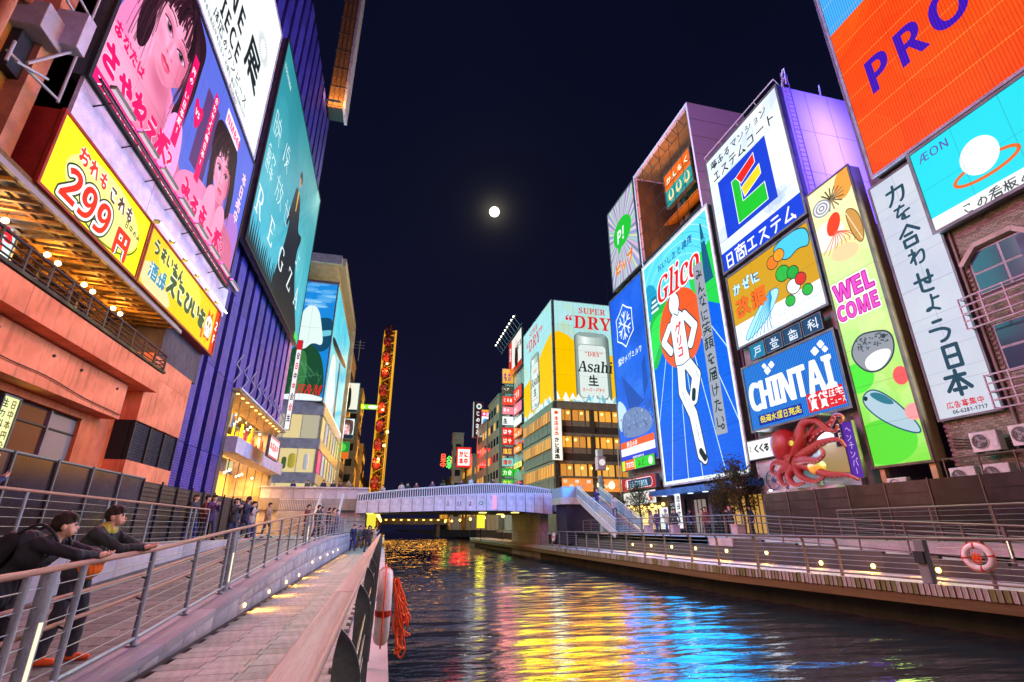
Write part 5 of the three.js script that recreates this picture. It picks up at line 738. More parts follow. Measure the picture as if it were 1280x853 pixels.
// ---- building masses behind the signs
const panelWall = worn(C(0.42, 0.40, 0.44), 0.6, { bumpScale: 0.001 }), greyWall = worn(C(0.24, 0.23, 0.24), 0.8, { map: T.stain });
function block(name, label, fr, s0, s1, y0, y1, d, off, m, cat = 'building') {  // a plain building volume with its front plane at off
  const g = thing(name, label, cat, fr.at((s0 + s1) / 2, y0, off), fr.a); box('wall', s1 - s0, y1 - y0, d, 0, (y1 - y0) / 2, -d / 2, m, g); return g;
}
const bDairy = block('corner_building', 'narrow building behind the blue snowflake billboard', RF, -46.0, -38.45, UP, 25.2, 14, -0.75, greyWall);
const bRun = block('runner_building', 'dark building that carries the running athlete billboard', RF, -38.35, -27.45, UP, 24.85, 14, -0.75, worn(C(0.12, 0.12, 0.14), 0.7));
{ // ground floor of the runner building: blue canopy band, dark shopfronts
  box('canopy', 12.4, 0.42, 1.5, 0.1, 4.15 - UP, 0.95, worn(C(0.04, 0.16, 0.5), 0.4), bRun);
  for (let i = 0; i < 6; i++) box('soffit_lamp', 0.35, 0.05, 0.25, -4.6 + i * 1.85, 3.92 - UP, 1.2, lamp(C(0.6, 0.8, 1), 2), bRun);
  for (const [x, w, k] of [[-4.2, 1.5, 0], [-1.5, 1.6, 1], [0.6, 1.5, 0], [2.7, 1.8, 2], [4.6, 1.3, 2]]) {
    const o = box('shopfront', w, 2.5, 0.1, x, 1.3, 0.06, mat.dark, bRun); box('pane', w - 0.16, 2.3, 0.02, 0, 0, 0.07, k === 2 ? lamp(C(0.8, 0.4, 0.05), 0.6) : k ? lamp(C(0.55, 0.5, 0.42), 0.35) : mat.darkGlass, o);
    for (let j = 1; j < 3; j++) box('mullion', 0.05, 2.3, 0.05, -w / 2 + (w * j) / 3, 0, 0.11, mat.dark, o);
  }
}
sign('hanging_sign', 'white upright hanging sign with black characters under the blue canopy', RF, [-36.2, -35.3, 1.5, 4.0], 0.35, { glow: 1, light: 1.6, lightColor: 0xe8f2ff, depth: 0.2, tex: canvasTex(128, 384, (c, w, h) => { fill(c, '#f2f6fa', 0, 0, w, h); write(c, '酒場宅水', 26, 18, 74, { vertical: true, weight: 0.11, gap: 0.14, color: '#222' }); }) });
sign('menu_sign', 'small dark menu board with white writing beside the upright white sign', RF, [-37.4, -36.5, 1.7, 3.5], 0.1, { glow: 0.8, light: 0.6, depth: 0.12, tex: canvasTex(128, 256, (c, w, h) => { fill(c, '#1b2430', 0, 0, w, h); for (let i = 0; i < 3; i++) write(c, '生力買物本日'.slice(i, i + 5), 8 + i * 40, 12, 30, { vertical: true, color: '#e8f4f0', weight: 0.1, gap: 0.4 }); }) });
{ // ground floor of the corner building: stacked signs and a lit takeaway
  sign('green_shop_sign', 'long green and orange shop sign below the blue snowflake billboard', RF, [-45.5, -39.1, 6.6, 7.55], 0.05, { glow: 1, light: 1.4, lightColor: 0x9cf070, tex: canvasTex(420, 64, (c, w, h) => { fill(c, '#c8ec3a', 0, 0, w, h); fill(c, '#f0622c', 40, 0, 130, h); write(c, '7373', 56, 8, 46, { color: '#fff' }); fill(c, '#26c92e', 180, 0, 240, h); oval(c, '#d8f5d0', 370, 32, 26, 26); write(c, 'みどり', 215, 12, 40, { color: '#0b6a18' }); }) });
  sign('burger_shop_sign', 'red shop sign with pale blue letters above the takeaway', RF, [-45.3, -38.95, 4.75, 5.85], 0.25, { glow: 0.95, light: 1.6, lightColor: 0xff6a5a, tex: canvasTex(420, 76, (c, w, h) => { fill(c, '#b21420', 0, 0, w, h); c.lineWidth = 4; c.strokeStyle = '#f0f6ff'; c.beginPath(); c.roundRect(40, 10, 340, 56, 26); c.stroke(); fill(c, '#123a66', 70, 14, 296, 48); oval(c, '#e23030', 66, 38, 22, 26); oval(c, '#fff', 66, 38, 10, 26); write(c, 'LOTTERIA', 96, 16, 48, { color: '#bfeaff', sx: 0.98 }); }) });
  sign('takeaway_sign', 'white takeaway sign with a red emblem under the red shop sign', RF, [-45.4, -39.2, 3.5, 4.6], 0.2, { glow: 0.9, light: 1.2, lightColor: 0xffe2c0, tex: canvasTex(420, 76, (c, w, h) => { fill(c, '#efe9e0', 0, 0, w, h); write(c, '本日発売中', 30, 18, 42, { color: '#39312a', weight: 0.09 }); blob(c, '#e8462a', [[0.78, 0.2], [0.86, 0.1], [0.93, 0.3], [0.9, 0.55], [0.86, 0.9], [0.8, 0.6]]); }) });
  const t = lamp(C(1, 0.72, 0.25), 1.2);
  for (let i = 0; i < 4; i++) { const o = box('shopfront', 1.55, 2.1, 0.1, -2.6 + i * 1.7, 1.15, 0.06, mat.brownMetal, bDairy); box('pane', 1.35, 1.7, 0.02, 0, 0.08, 0.07, i === 3 ? lamp(C(0.8, 0.9, 0.85), 0.9) : t, o); }
  for (let i = 0; i < 11; i++) { const b = mesh('lantern_lamp', new THREE.SphereGeometry(0.15, 10, 8), lamp(C(1, 0.62, 0.16), 3.0), bDairy); b.position.set(-3.3 + i * 0.64, 2.2 + 0.12 * Math.sin(i * 2), 0.45); }
  const l = new THREE.RectAreaLight(0xffb45a, 5, 6, 1.8); l.name = 'shop_light'; l.position.set(0, 1.3, 0.3); l.rotation.y = Math.PI; bDairy.add(l);
}
{ // the glazed box on top of the runner building, lit inside, purple-lit end wall
  const [s0, s1, y0, y1] = [-38.0, -28.05, 25.0, 35.2], w = s1 - s0, h = y1 - y0, d = 5.6;
  const g = thing('rooftop_box', 'large rooftop box with an open lit front, steel grid and lavender end wall', 'rooftop structure', RF.at((s0 + s1) / 2, y0, 0), RF.a);
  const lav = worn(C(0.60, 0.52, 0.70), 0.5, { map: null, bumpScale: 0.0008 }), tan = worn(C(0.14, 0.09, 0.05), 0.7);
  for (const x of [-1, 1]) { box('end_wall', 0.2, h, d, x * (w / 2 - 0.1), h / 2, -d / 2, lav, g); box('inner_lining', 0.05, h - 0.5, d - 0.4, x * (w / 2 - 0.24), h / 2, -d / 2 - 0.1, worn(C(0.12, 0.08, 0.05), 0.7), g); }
  for (let i = 0; i < 5; i++) box('wall_joint', 0.012, 0.03, d - 0.1, w / 2 + 0.004, 1.5 + i * 1.8, -d / 2, mat.cabinet, g);
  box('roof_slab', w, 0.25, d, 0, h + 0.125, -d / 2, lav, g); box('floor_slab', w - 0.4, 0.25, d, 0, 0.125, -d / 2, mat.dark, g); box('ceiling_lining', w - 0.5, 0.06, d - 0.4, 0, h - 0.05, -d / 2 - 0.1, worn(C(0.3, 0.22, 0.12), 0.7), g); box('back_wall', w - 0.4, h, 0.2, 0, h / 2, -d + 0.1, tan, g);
  const curve = mesh('curved_ceiling', new THREE.CylinderGeometry(2.6, 2.6, w - 0.5, 24, 1, true, 0, Math.PI / 2).rotateZ(Math.PI / 2).rotateX(Math.PI), M({ color: C(0.5, 0.2, 0.03), side: THREE.DoubleSide, roughness: 0.6 }), g); curve.position.set(0, h - 2.7, -d + 2.9);
  for (let i = 0; i <= 6; i++) bar('grid_bar', [-w / 2 + 0.2 + ((w - 0.4) * i) / 6, 0.1, -0.05], [-w / 2 + 0.2 + ((w - 0.4) * i) / 6, h, -0.05], 0.022, mat.dark, g, 6);
  for (let j = 1; j < 6; j++) bar('grid_bar', [-w / 2 + 0.2, (h * j) / 6, -0.06], [w / 2 - 0.2, (h * j) / 6, -0.06], 0.03, mat.dark, g, 6);
  for (let i = 0; i < 9; i++) { const x = -w / 2 + 0.6 + i * 1.1; bar('lamp_arm', [x, h - 0.1, -0.1], [x + 0.2, h - 0.9, -0.6], 0.03, mat.dark, g, 6); bar('lamp_arm', [x + 0.2, h - 0.9, -0.6], [x + 0.45, h - 0.75, -0.5], 0.05, mat.cabinet, g, 6); }
  for (let i = 0; i < 26; i++) box('silhouette', rr(0.2, 0.6), rr(0.3, 1.3), 0.3, -w / 2 + 0.5 + i * 0.36, 0.6, -0.9 - rnd(), mat.dark, g);
  for (const x of [-4.2, -3.3, 4.3]) bar('curtain_fold', [x, 0.3, -4.6], [x, h - 2.8, -4.6], 0.34, worn(C(0.2, 0.16, 0.12), 0.8), g, 10);
  const l = new THREE.RectAreaLight(0xffb060, 22, 8, 0.7); l.name = 'ceiling_light'; l.position.set(0, 1.0, -2.0); l.rotation.set(rad(118), 0, 0); g.add(l);
  box('trough_lamp', 8, 0.12, 0.3, 0, 0.6, -1.7, lamp(C(1, 0.7, 0.35), 1.2), g);
  sign('inner_sign', 'orange and teal sign with pale characters inside the rooftop box', RF, [-36.0, -31.5, 30.5, 34.2], -2.2, { glow: 0.95, light: 1.5, lightColor: 0xffa060, tex: canvasTex(400, 400, (c, w2, h2) => { fill(c, '#f36a1c', 0, 0, w2, h2 * 0.5); fill(c, '#1b9a96', 0, h2 * 0.5, w2, h2 * 0.5); write(c, 'かんもく', 26, 50, 84, { color: '#fff3cf', weight: 0.17, outline: [['#8a2a08', 0.1]] }); for (let i = 0; i < 3; i++) { oval(c, '#f3dca0', 80 + i * 120, 290, 42, 70); oval(c, '#1b9a96', 80 + i * 120, 270, 20, 50); } }) });
}
// ---- mansion billboard block
const bMid = block('sign_building', 'building behind the mansion, medicine and magazine billboards', RF, -27.05, -19.35, UP, 18.4, 12, -0.55, greyWall);
{
  const [s0, s1, y0, y1] = [-26.95, -19.4, 18.4, 28.05], w = s1 - s0, h = y1 - y0, d = 5.1;
  const g = thing('billboard_box', 'rooftop billboard box with lavender panelled end wall, ladder and antenna frame', 'rooftop structure', RF.at((s0 + s1) / 2, y0, -0.45), RF.a);
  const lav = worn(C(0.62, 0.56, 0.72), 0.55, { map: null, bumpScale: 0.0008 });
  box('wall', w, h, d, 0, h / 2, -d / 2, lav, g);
  for (const z of [-1.7, -3.4]) box('wall_joint', 0.008, h, 0.02, w / 2 + 0.003, h / 2, z, mat.cabinet, g);
  for (const y of [3.1, 6.3]) box('wall_joint', 0.008, 0.02, d, w / 2 + 0.003, y, -d / 2, mat.cabinet, g);
  const lad = mesh('ladder', merged([...[0.3, 0.75].map((z) => tubeGeo([w / 2 + 0.2, 0, z - 0.7], [w / 2 + 0.2, h + 0.9, z - 0.7], 0.035, 6)), ...Array.from({ length: 30 }, (_, i) => tubeGeo([w / 2 + 0.2, 0.2 + i * 0.34, -0.4], [w / 2 + 0.2, 0.2 + i * 0.34, 0.05], 0.024, 5))]), worn(C(0.4, 0.34, 0.5), 0.5), g);
  mesh('antenna_frame', merged([tubeGeo([w / 2 - 0.1, h, -0.1], [w / 2, h + 1.5, -0.4], 0.04, 6), tubeGeo([w / 2 + 0.3, h, -0.1], [w / 2 + 0.15, h + 1.5, -0.4], 0.04, 6), tubeGeo([w / 2, h + 1.5, -0.4], [w / 2 + 0.15, h + 1.5, -0.4], 0.04, 6), tubeGeo([w / 2 - 0.05, h + 0.7, -0.25], [w / 2 + 0.22, h + 0.7, -0.25], 0.03, 6), tubeGeo([w / 2 - 0.1, h, -0.1], [w / 2 + 0.2, h + 0.9, -0.3], 0.03, 6)]), lav, g); bar('antenna_post', [w / 2, h, -3], [w / 2, h + 0.9, -3.1], 0.05, lav, g, 6);
  const rim = mesh('roof_rail', merged([tubeGeo([-w / 2, h + 0.5, 0.5], [w / 2, h + 0.5, 0.5], 0.05, 6), ...Array.from({ length: 5 }, (_, i) => tubeGeo([-w / 2 + (w * i) / 4, h, 0.1], [-w / 2 + (w * i) / 4, h + 0.5, 0.5], 0.03, 5))]), mat.paleSteel, g);
  sign('mansion_billboard_sign', 'white billboard with a blue square emblem of green, yellow and red and blue lower band', RF, [s0, s1, y0, y1], 0, { category: 'billboard', glow: 0.95, light: 3.0, lightColor: 0xd4eaff, depth: 0.4, tex: canvasTex(620, 800, (c, W, H) => {
    fill(c, '#e9f6f4', 0, 0, W, H); mottled(c, ['#bfe4e8', '#ffffff', '#cdd6ee'], 60, 70); c.fillStyle = 'rgba(60,120,140,0.16)'; for (let i = 1; i < 8; i++) c.fillRect(0, (i * H) / 8, W, 2); for (let i = 1; i < 6; i++) c.fillRect((i * W) / 6, 0, 2, H);
    fill(c, '#1c3fcb', 0.12 * W, 0.26 * H, 0.66 * W, 0.5 * H); mottled(c, ['#2c5be8', '#1430a0'], 20, 50);
    poly(c, '#22c12d', [[0.3, 0.36], [0.4, 0.36], [0.4, 0.58], [0.68, 0.58], [0.68, 0.72], [0.3, 0.72]], '#f3fbff', 5); poly(c, '#e0251c', [[0.36, 0.36], [0.62, 0.3], [0.62, 0.38], [0.42, 0.44]], '#f3fbff', 5); poly(c, '#f2d81d', [[0.41, 0.47], [0.66, 0.42], [0.66, 0.5], [0.43, 0.56]], '#f3fbff', 5);
    write(c, '夢あるマンション', 0.06 * W, 0.04 * H, 62, { weight: 0.1, color: '#222a30', gap: 0.03 }); write(c, 'エステムコート', 0.06 * W, 0.14 * H, 76, { weight: 0.11, color: '#1a2228', gap: 0.02 });
    fill(c, '#1b3fd0', 0, 0.845 * H, W, 0.155 * H); mottled(c, ['#3b6cff'], 4, 60); write(c, '日商エステム', 0.03 * W, 0.862 * H, 98, { weight: 0.12, color: '#f4f8ff', gap: 0.0, sx: 0.94 });
  }) });
}
sign('medicine_billboard_sign', 'yellow billboard with orange characters and green, red and blue wind swirls', RF, [-26.8, -19.45, 12.7, 17.95], 0.02, { category: 'billboard', glow: 0.95, light: 2.2, lightColor: 0xffd890, tex: canvasTex(700, 500, (c, w, h) => {
  fill(c, '#c99a12', 0, 0, w, h); fill(c, '#eaf7fb', 0, 0.7 * h, w, 0.3 * h);
  blob(c, '#4cc8ea', [[0.62, 0], [0.98, 0], [0.98, 0.3], [0.86, 0.22], [0.74, 0.3], [0.62, 0.16]], '#14303a', 6); blob(c, '#a8ecf7', [[0.4, 0.56], [0.56, 0.5], [0.6, 0.58], [0.42, 0.82], [0.14, 0.98], [0.1, 0.9]], '#1a7fb4', 5);
  for (let i = 0; i < 8; i++) { c.strokeStyle = '#1487c0'; c.lineWidth = 5; c.beginPath(); c.moveTo(0.5 * w, (0.5 + i * 0.014) * h); c.quadraticCurveTo(0.4 * w, (0.62 + i * 0.03) * h, (0.14 + i * 0.05) * w, 0.97 * h); c.stroke(); }
  for (const [x, y, r, col] of [[0.66, 0.4, 0.075, '#31b53c'], [0.76, 0.46, 0.06, '#2aa838'], [0.74, 0.62, 0.07, '#f5f7f2'], [0.82, 0.58, 0.055, '#d22c24'], [0.68, 0.76, 0.05, '#31b53c'], [0.86, 0.74, 0.05, '#31b53c'], [0.58, 0.2, 0.065, '#f07a18'], [0.66, 0.16, 0.06, '#f59a20']]) oval(c, col, x * w, y * h, r * w, r * w * 0.9, 0.5, '#1d2a1a', 5);
  for (let i = 0; i < 7; i++) oval(c, '#f6fbff', (0.5 + i * 0.08) * w, (0.9 + 0.03 * (i % 2)) * h, 46, 38, 0, '#9cc4d8', 3);
  write(c, 'かぜに', 0.05 * w, 0.14 * h, 82, { color: '#bdefff', weight: 0.16, outline: [['#1a4f88', 0.1]] }); write(c, '改源', 0.05 * w, 0.36 * h, 140, { color: '#ef6a14', weight: 0.15, outline: [['#8a3208', 0.05]], gap: 0.02 });
}) });
for (const [i, ch] of [...'戸堂歯科'].entries()) sign('clinic_sign', `blue sign panel with the white character for ${['door', 'hall', 'tooth', 'department'][i]} above the magazine billboard`, RF, [-25.7 + i * 1.47, -24.37 + i * 1.47, 11.5, 12.45], 0.1 + 0.0 * i, { glow: 0.8, light: 0.8, lightColor: 0x60a0e0, depth: 0.12, group: 'clinic sign panels', tex: canvasTex(128, 92, (c, w, h) => { fill(c, i ? '#26466e' : '#1c7fa8', 0, 0, w, h); write(c, ch, 30, 12, 68, { color: '#e6f6ff', weight: 0.1 }); }) });
{
  const g = sign('magazine_billboard_sign', 'ribbed blue billboard with large white raised letters and a red news box', RF, [-26.75, -19.5, 7.15, 11.3], 0.05, { category: 'billboard', glow: 0.85, light: 2.0, lightColor: 0x5a9cf0, tex: canvasTex(720, 412, (c, w, h) => {
    fill(c, '#1c63c4', 0, 0, w, h); for (let i = 0; i < 60; i++) { fill(c, '#2f86e6', i * 12, 0, 6, h); fill(c, '#134a9c', i * 12 + 9, 0, 3, h); }
    fill(c, '#14249a', 0.1 * w, 0.79 * h, 0.48 * w, 0.15 * h); write(c, '毎週水曜日発売', 0.115 * w, 0.8 * h, 46, { color: '#f4e02a', weight: 0.12, gap: 0.02 });
    fill(c, '#d8222a', 0.64 * w, 0.7 * h, 0.33 * w, 0.25 * h); write(c, '賃貸', 0.655 * w, 0.72 * h, 88, { color: '#fff', weight: 0.11, sx: 0.72 }); write(c, '住宅', 0.84 * w, 0.715 * h, 44, { color: '#fff', weight: 0.12 }); write(c, 'ニュース', 0.84 * w, 0.83 * h, 36, { color: '#fff', weight: 0.13, sx: 0.68 });
  }) });
  const font = await new FontLoader().loadAsync('fonts/droid/droid_sans_bold.typeface.json'); const lm = lamp(C(0.95, 0.98, 1), 0.95); let x = -3.25;
  for (const ch of 'CHINTAI') {
    const t = new TextGeometry(ch, { font, size: 1.75, depth: 0.12, curveSegments: 5, bevelEnabled: false }); t.computeBoundingBox(); const bw = t.boundingBox.max.x - t.boundingBox.min.x;
    const l = mesh('raised_letter', t, lm, g); l.scale.set(0.68, 1, 1); l.position.set(x - t.boundingBox.min.x * 0.68, 1.18, 0.02); x += bw * 0.68 + 0.1;
  }
  for (const [dx, dy, s] of [[-1.35, 3.35, 0.34], [-0.95, 3.6, 0.3], [-1.55, 3.7, 0.22], [2.3, 3.35, 0.34], [2.75, 3.6, 0.3], [2.95, 3.25, 0.24]]) { const d = box('raised_dot', s, s, 0.1, dx, dy, 0.09, lm, g); d.rotation.z = 0.5; }
}
sign('octopus_shop_sign', 'white shop sign with brushed black characters beside the red octopus', RF, [-27.2, -24.95, 5.45, 6.6], 0.25, { glow: 1.0, light: 2.0, lightColor: 0xf0f6ff, tex: canvasTex(300, 150, (c, w, h) => { fill(c, '#eef3f0', 0, 0, w, h); write(c, 'くくる', 60, 28, 74, { color: '#18201c', weight: 0.17, gap: -0.22, sx: 1.05 }); fill(c, '#d83a2c', 254, 70, 22, 40); write(c, '本店', 16, 40, 22, { vertical: true, color: '#222', weight: 0.1 }); }) });
sign('upper_floor_sign', 'brown upright sign reading 2F beside the octopus bay', RF, [-20.35, -19.95, 5.3, 6.6], 0.55, { glow: 0.7, light: 0.4, depth: 0.15, tex: canvasTex(64, 200, (c, w, h) => { fill(c, '#3a2328', 0, 0, w, h); write(c, '2F', 8, 20, 66, { vertical: true, color: '#f4ece8' }); }) });
sign('bar_sign', 'purple upright sign with pale slanting characters beside the welcome sign', RF, [-19.95, -19.3, 3.75, 6.4], 0.5, { glow: 0.8, light: 0.8, lightColor: 0x9060e0, depth: 0.15, tex: canvasTex(96, 390, (c, w, h) => { fill(c, '#5a2fa6', 0, 0, w, h); write(c, 'ヘンチンバー', 20, 20, 54, { vertical: true, color: '#e0d2ff', weight: 0.08, gap: 0.1 }); }) });
// welcome sign box
sign('welcome_sign', 'tall sign box with shellfish, fish and pink welcome lettering on yellow-green', RF, [-19.05, -16.3, 4.15, 19.2], 0.15, { category: 'sign', glow: 0.95, light: 3.4, lightColor: 0xe8ffb0, depth: 0.72, cab: worn(C(0.5, 0.33, 0.16), 0.4), trimMat: mat.brownMetal, tex: canvasTex(300, 1640, (c, w, h) => {
  for (let i = 0; i < 41; i++) { const t = i / 40, m = (a, b) => Math.round(a + (b - a) * t); fill(c, `rgb(${m(248, 120)},${m(244, 220)},${m(190, 70)})`, 0, i * 40, w, 41); }
  mottled(c, ['#fffbe0', '#f5e28c', '#d8f2a0'], 90, 70); oval(c, '#f4a040', 0.82 * w, 0.05 * h, 60, 90, 0.3); oval(c, '#f7f3df', 0.25 * w, 0.2 * h, 110, 90); oval(c, '#5ad838', 0.3 * w, 0.93 * h, 170, 110); oval(c, '#52e23a', 0.1 * w, 0.72 * h, 100, 80);
  for (let i = 0; i < 34; i++) { const a = i * 0.37; c.strokeStyle = pick(['#6e5a3c', '#8f7750', '#4a3a28']); c.lineWidth = 8; c.beginPath(); c.moveTo(0.5 * w, 0.075 * h); c.lineTo(0.5 * w + Math.cos(a) * 92, 0.075 * h + Math.sin(a) * 72); c.stroke(); }
  for (let i = 6; i > 0; i--) oval(c, i % 2 ? '#e9ecec' : '#8d949c', 0.26 * w, 0.085 * h, 11 * i, 9 * i, 0.3);
  oval(c, '#e8401c', 0.42 * w, 0.17 * h, 44, 70, 0.5); for (let i = 0; i < 9; i++) { c.strokeStyle = '#e2604a'; c.lineWidth = 5; c.beginPath(); c.moveTo(0.42 * w, 0.2 * h); c.quadraticCurveTo((0.2 + i * 0.09) * w, 0.24 * h, (0.05 + i * 0.1) * w, (0.26 + 0.012 * (i % 3)) * h); c.stroke(); }
  blob(c, '#c9974a', [[0.7, 0.14], [0.95, 0.17], [0.98, 0.26], [0.86, 0.3], [0.72, 0.24]], '#7a5a26', 6); c.strokeStyle = '#f2dcae'; c.lineWidth = 6; c.beginPath(); c.moveTo(0.72 * w, 0.16 * h); c.lineTo(0.9 * w, 0.28 * h); c.stroke(); oval(c, '#e8d19a', 0.5 * w, 0.29 * h, 90, 50, 0.2);
  slant(c, 0, 0, 0, () => { write(c, 'WEL', 0.06 * w, 0.375 * h, 138, { color: '#f04bc8', outline: [['#fff', 0.22], ['#a0187c', 0.1]], gap: -0.02, sx: 0.9 }); write(c, 'COME', 0.02 * w, 0.455 * h, 118, { color: '#f04bc8', outline: [['#fff', 0.22], ['#a0187c', 0.1]], gap: -0.02, sx: 0.78 }); });
  blob(c, '#8c949c', [[0.06, 0.64], [0.3, 0.585], [0.62, 0.59], [0.94, 0.61], [0.9, 0.68], [0.6, 0.72], [0.28, 0.71]], '#2a343c', 8); blob(c, '#f2f6f6', [[0.3, 0.67], [0.6, 0.65], [0.9, 0.665], [0.62, 0.715], [0.34, 0.71]]); oval(c, '#2c3840', 0.78 * w, 0.617 * h, 12, 12); for (let i = 0; i < 60; i++) oval(c, '#3c4850', rr(0.25, 0.85) * w, rr(0.6, 0.64) * h, 5, 4);
  blob(c, '#a8c6d2', [[0.05, 0.79], [0.3, 0.76], [0.6, 0.8], [0.9, 0.88], [0.98, 0.93], [0.6, 0.9], [0.25, 0.85]], '#24566a', 7); blob(c, '#2c7486', [[0.2, 0.775], [0.45, 0.78], [0.7, 0.83], [0.45, 0.82]]); oval(c, '#0f2a34', 0.16 * w, 0.79 * h, 12, 12);
  oval(c, '#ee5a5a', 0.88 * w, 0.75 * h, 40, 46); oval(c, '#f49a9a', 0.92 * w, 0.86 * h, 44, 40);
}) });
{ // steel posts that carry the welcome box
  const g = thing('sign_support', 'pair of short ochre posts under the tall welcome sign', 'support', RF.at(-17.7, UP, -0.1), RF.a);
  for (const x of [-1.1, 1.2]) box('post', 0.25, 3.1, 0.25, x, 1.55, 0, worn(C(0.5, 0.33, 0.16), 0.5), g);
}
sign('brush_letter_sign', 'tall pale sign with large brushed teal characters', RF, [-15.95, -13.55, 5.75, 17.45], -0.3, { category: 'sign', glow: 0.72, light: 2.4, lightColor: 0xcfe0f0, tex: canvasTex(330, 1600, (c, w, h) => {
  fill(c, '#d2e0ec', 0, 0, w, h); mottled(c, ['#e8f0f4', '#b8cbe0', '#c6d4ea'], 60, 90); for (let i = 1; i < 6; i++) fill(c, 'rgba(90,110,150,0.22)', 0, (i * h) / 6, w, 3);
  [...'力を合わせよう日本'].forEach((ch, i) => write(c, ch, 82 + (i % 2 ? 14 : -8), 56 + i * 160, i % 2 && i < 7 ? 128 : 158, { color: '#1f4a5c', weight: i > 6 ? 0.14 : 0.12 })); write(c, '広告募集中', 62, 1512, 38, { color: '#d83a44', weight: 0.12 }); write(c, '06-6281-1717', 84, 1556, 28, { color: '#30343c' });
}) });
// orange neon billboard
{
  const g = sign('orange_billboard_sign', 'huge ribbed orange billboard with violet letters and a blue upper corner', RF, [-15.3, -4.6, 17.65, 32.5], 0.1, { category: 'billboard', glow: 1.2, light: 2.8, lightColor: 0xff4a18, depth: 0.8, trimMat: worn(C(0.3, 0.3, 0.4), 0.4), tex: canvasTex(900, 1250, (c, w, h) => {
    fill(c, '#f0420c', 0, 0, w, h); mottled(c, ['#ff7a1c', '#f5320a', '#ff9a30'], 26, 120); fill(c, '#3f9fe8', 0, 0, w, 0.36 * h); poly(c, '#f0420c', [[0.1, 0.1], [0.26, 0.32], [0.4, 0.22]]);
    for (let i = 1; i < 9; i++) fill(c, 'rgba(255,190,90,0.55)', 0, (i * h) / 9, w, 3);
    write(c, 'PROMISE', 0.09 * w, 0.56 * h, 235, { color: '#3a12a8', gap: 0.1, sx: 0.86 }); led(c, 11, 0.22, true);
  }) });
  const e = box('edge_neon', 0.06, 14.8, 0.06, -5.4, 7.4, 0.0, lamp(C(0.25, 0.3, 1), 3), g);
  glowLight(g, 0.06, 14.6, 26, 0x5a58ff, [-5.46, 7.4, 0.0], 0, Math.PI / 2);
  const mast = thing('lattice_mast', 'dark lattice mast with violet flood lamps beside the mansion billboard box', 'mast', RF.at(-16.55, 17.7, -3.2), RF.a); for (const x of [-0.3, 0.3]) for (const z of [-0.3, 0.3]) bar('leg', [x, 0, z], [x, 10.5, z], 0.05, mat.cabinet, mast, 6); for (let i = 0; i < 12; i++) for (const z of [-0.3, 0.3]) bar('brace', [i % 2 ? -0.3 : 0.3, i * 0.85, z], [i % 2 ? 0.3 : -0.3, i * 0.85 + 0.85, z], 0.03, mat.cabinet, mast, 5); for (let i = 0; i < 3; i++) box('flood_lamp', 0.12, 0.5, 0.6, -0.42, 2 + i * 3.2, 0, lamp(C(0.35, 0.2, 1), 4), mast);
  glowLight(mast, 1.0, 8.5, 10, 0x8070ff, [-0.55, 5.2, 0], 0, Math.PI / 2);
}
sign('cyan_billboard_sign', 'cyan billboard with an orange ring, violet name and white lower band', RF, [-13.55, -4.6, 13.35, 17.45], 0.12, { category: 'billboard', glow: 0.95, light: 2.8, lightColor: 0x70f0f4, tex: canvasTex(1000, 460, (c, w, h) => {
  fill(c, '#20d8e4', 0, 0, w, h); fill(c, '#eaf6f0', 0, 0.84 * h, w, 0.16 * h); write(c, 'ÆON', 0.035 * w, 0.06 * h, 64, { color: '#5a2f9c', font: 'normal sans-serif', sx: 0.95 });
  c.lineWidth = 15; c.strokeStyle = '#e0661c'; c.beginPath(); c.ellipse(0.27 * w, 0.63 * h, 128, 42, -0.02, 0, 7); c.stroke(); oval(c, '#f1f6f4', 0.265 * w, 0.48 * h, 78, 92); c.beginPath(); c.ellipse(0.27 * w, 0.63 * h, 128, 42, -0.02, 0.1, 3.0); c.stroke();
  write(c, 'お買物', 0.5 * w, 0.1 * h, 60, { color: '#f4fcff', weight: 0.12 }); write(c, 'ポイント', 0.5 * w, 0.27 * h, 76, { color: '#17246e', weight: 0.14 }); write(c, 'おトク', 0.5 * w, 0.47 * h, 62, { color: '#f4fcff', weight: 0.12 }); write(c, 'W', 0.52 * w, 0.58 * h, 120, { color: '#d8661c' }); write(c, 'この看板の照明', 0.13 * w, 0.865 * h, 54, { color: '#2c343a', weight: 0.09, gap: 0.04 });
}) });

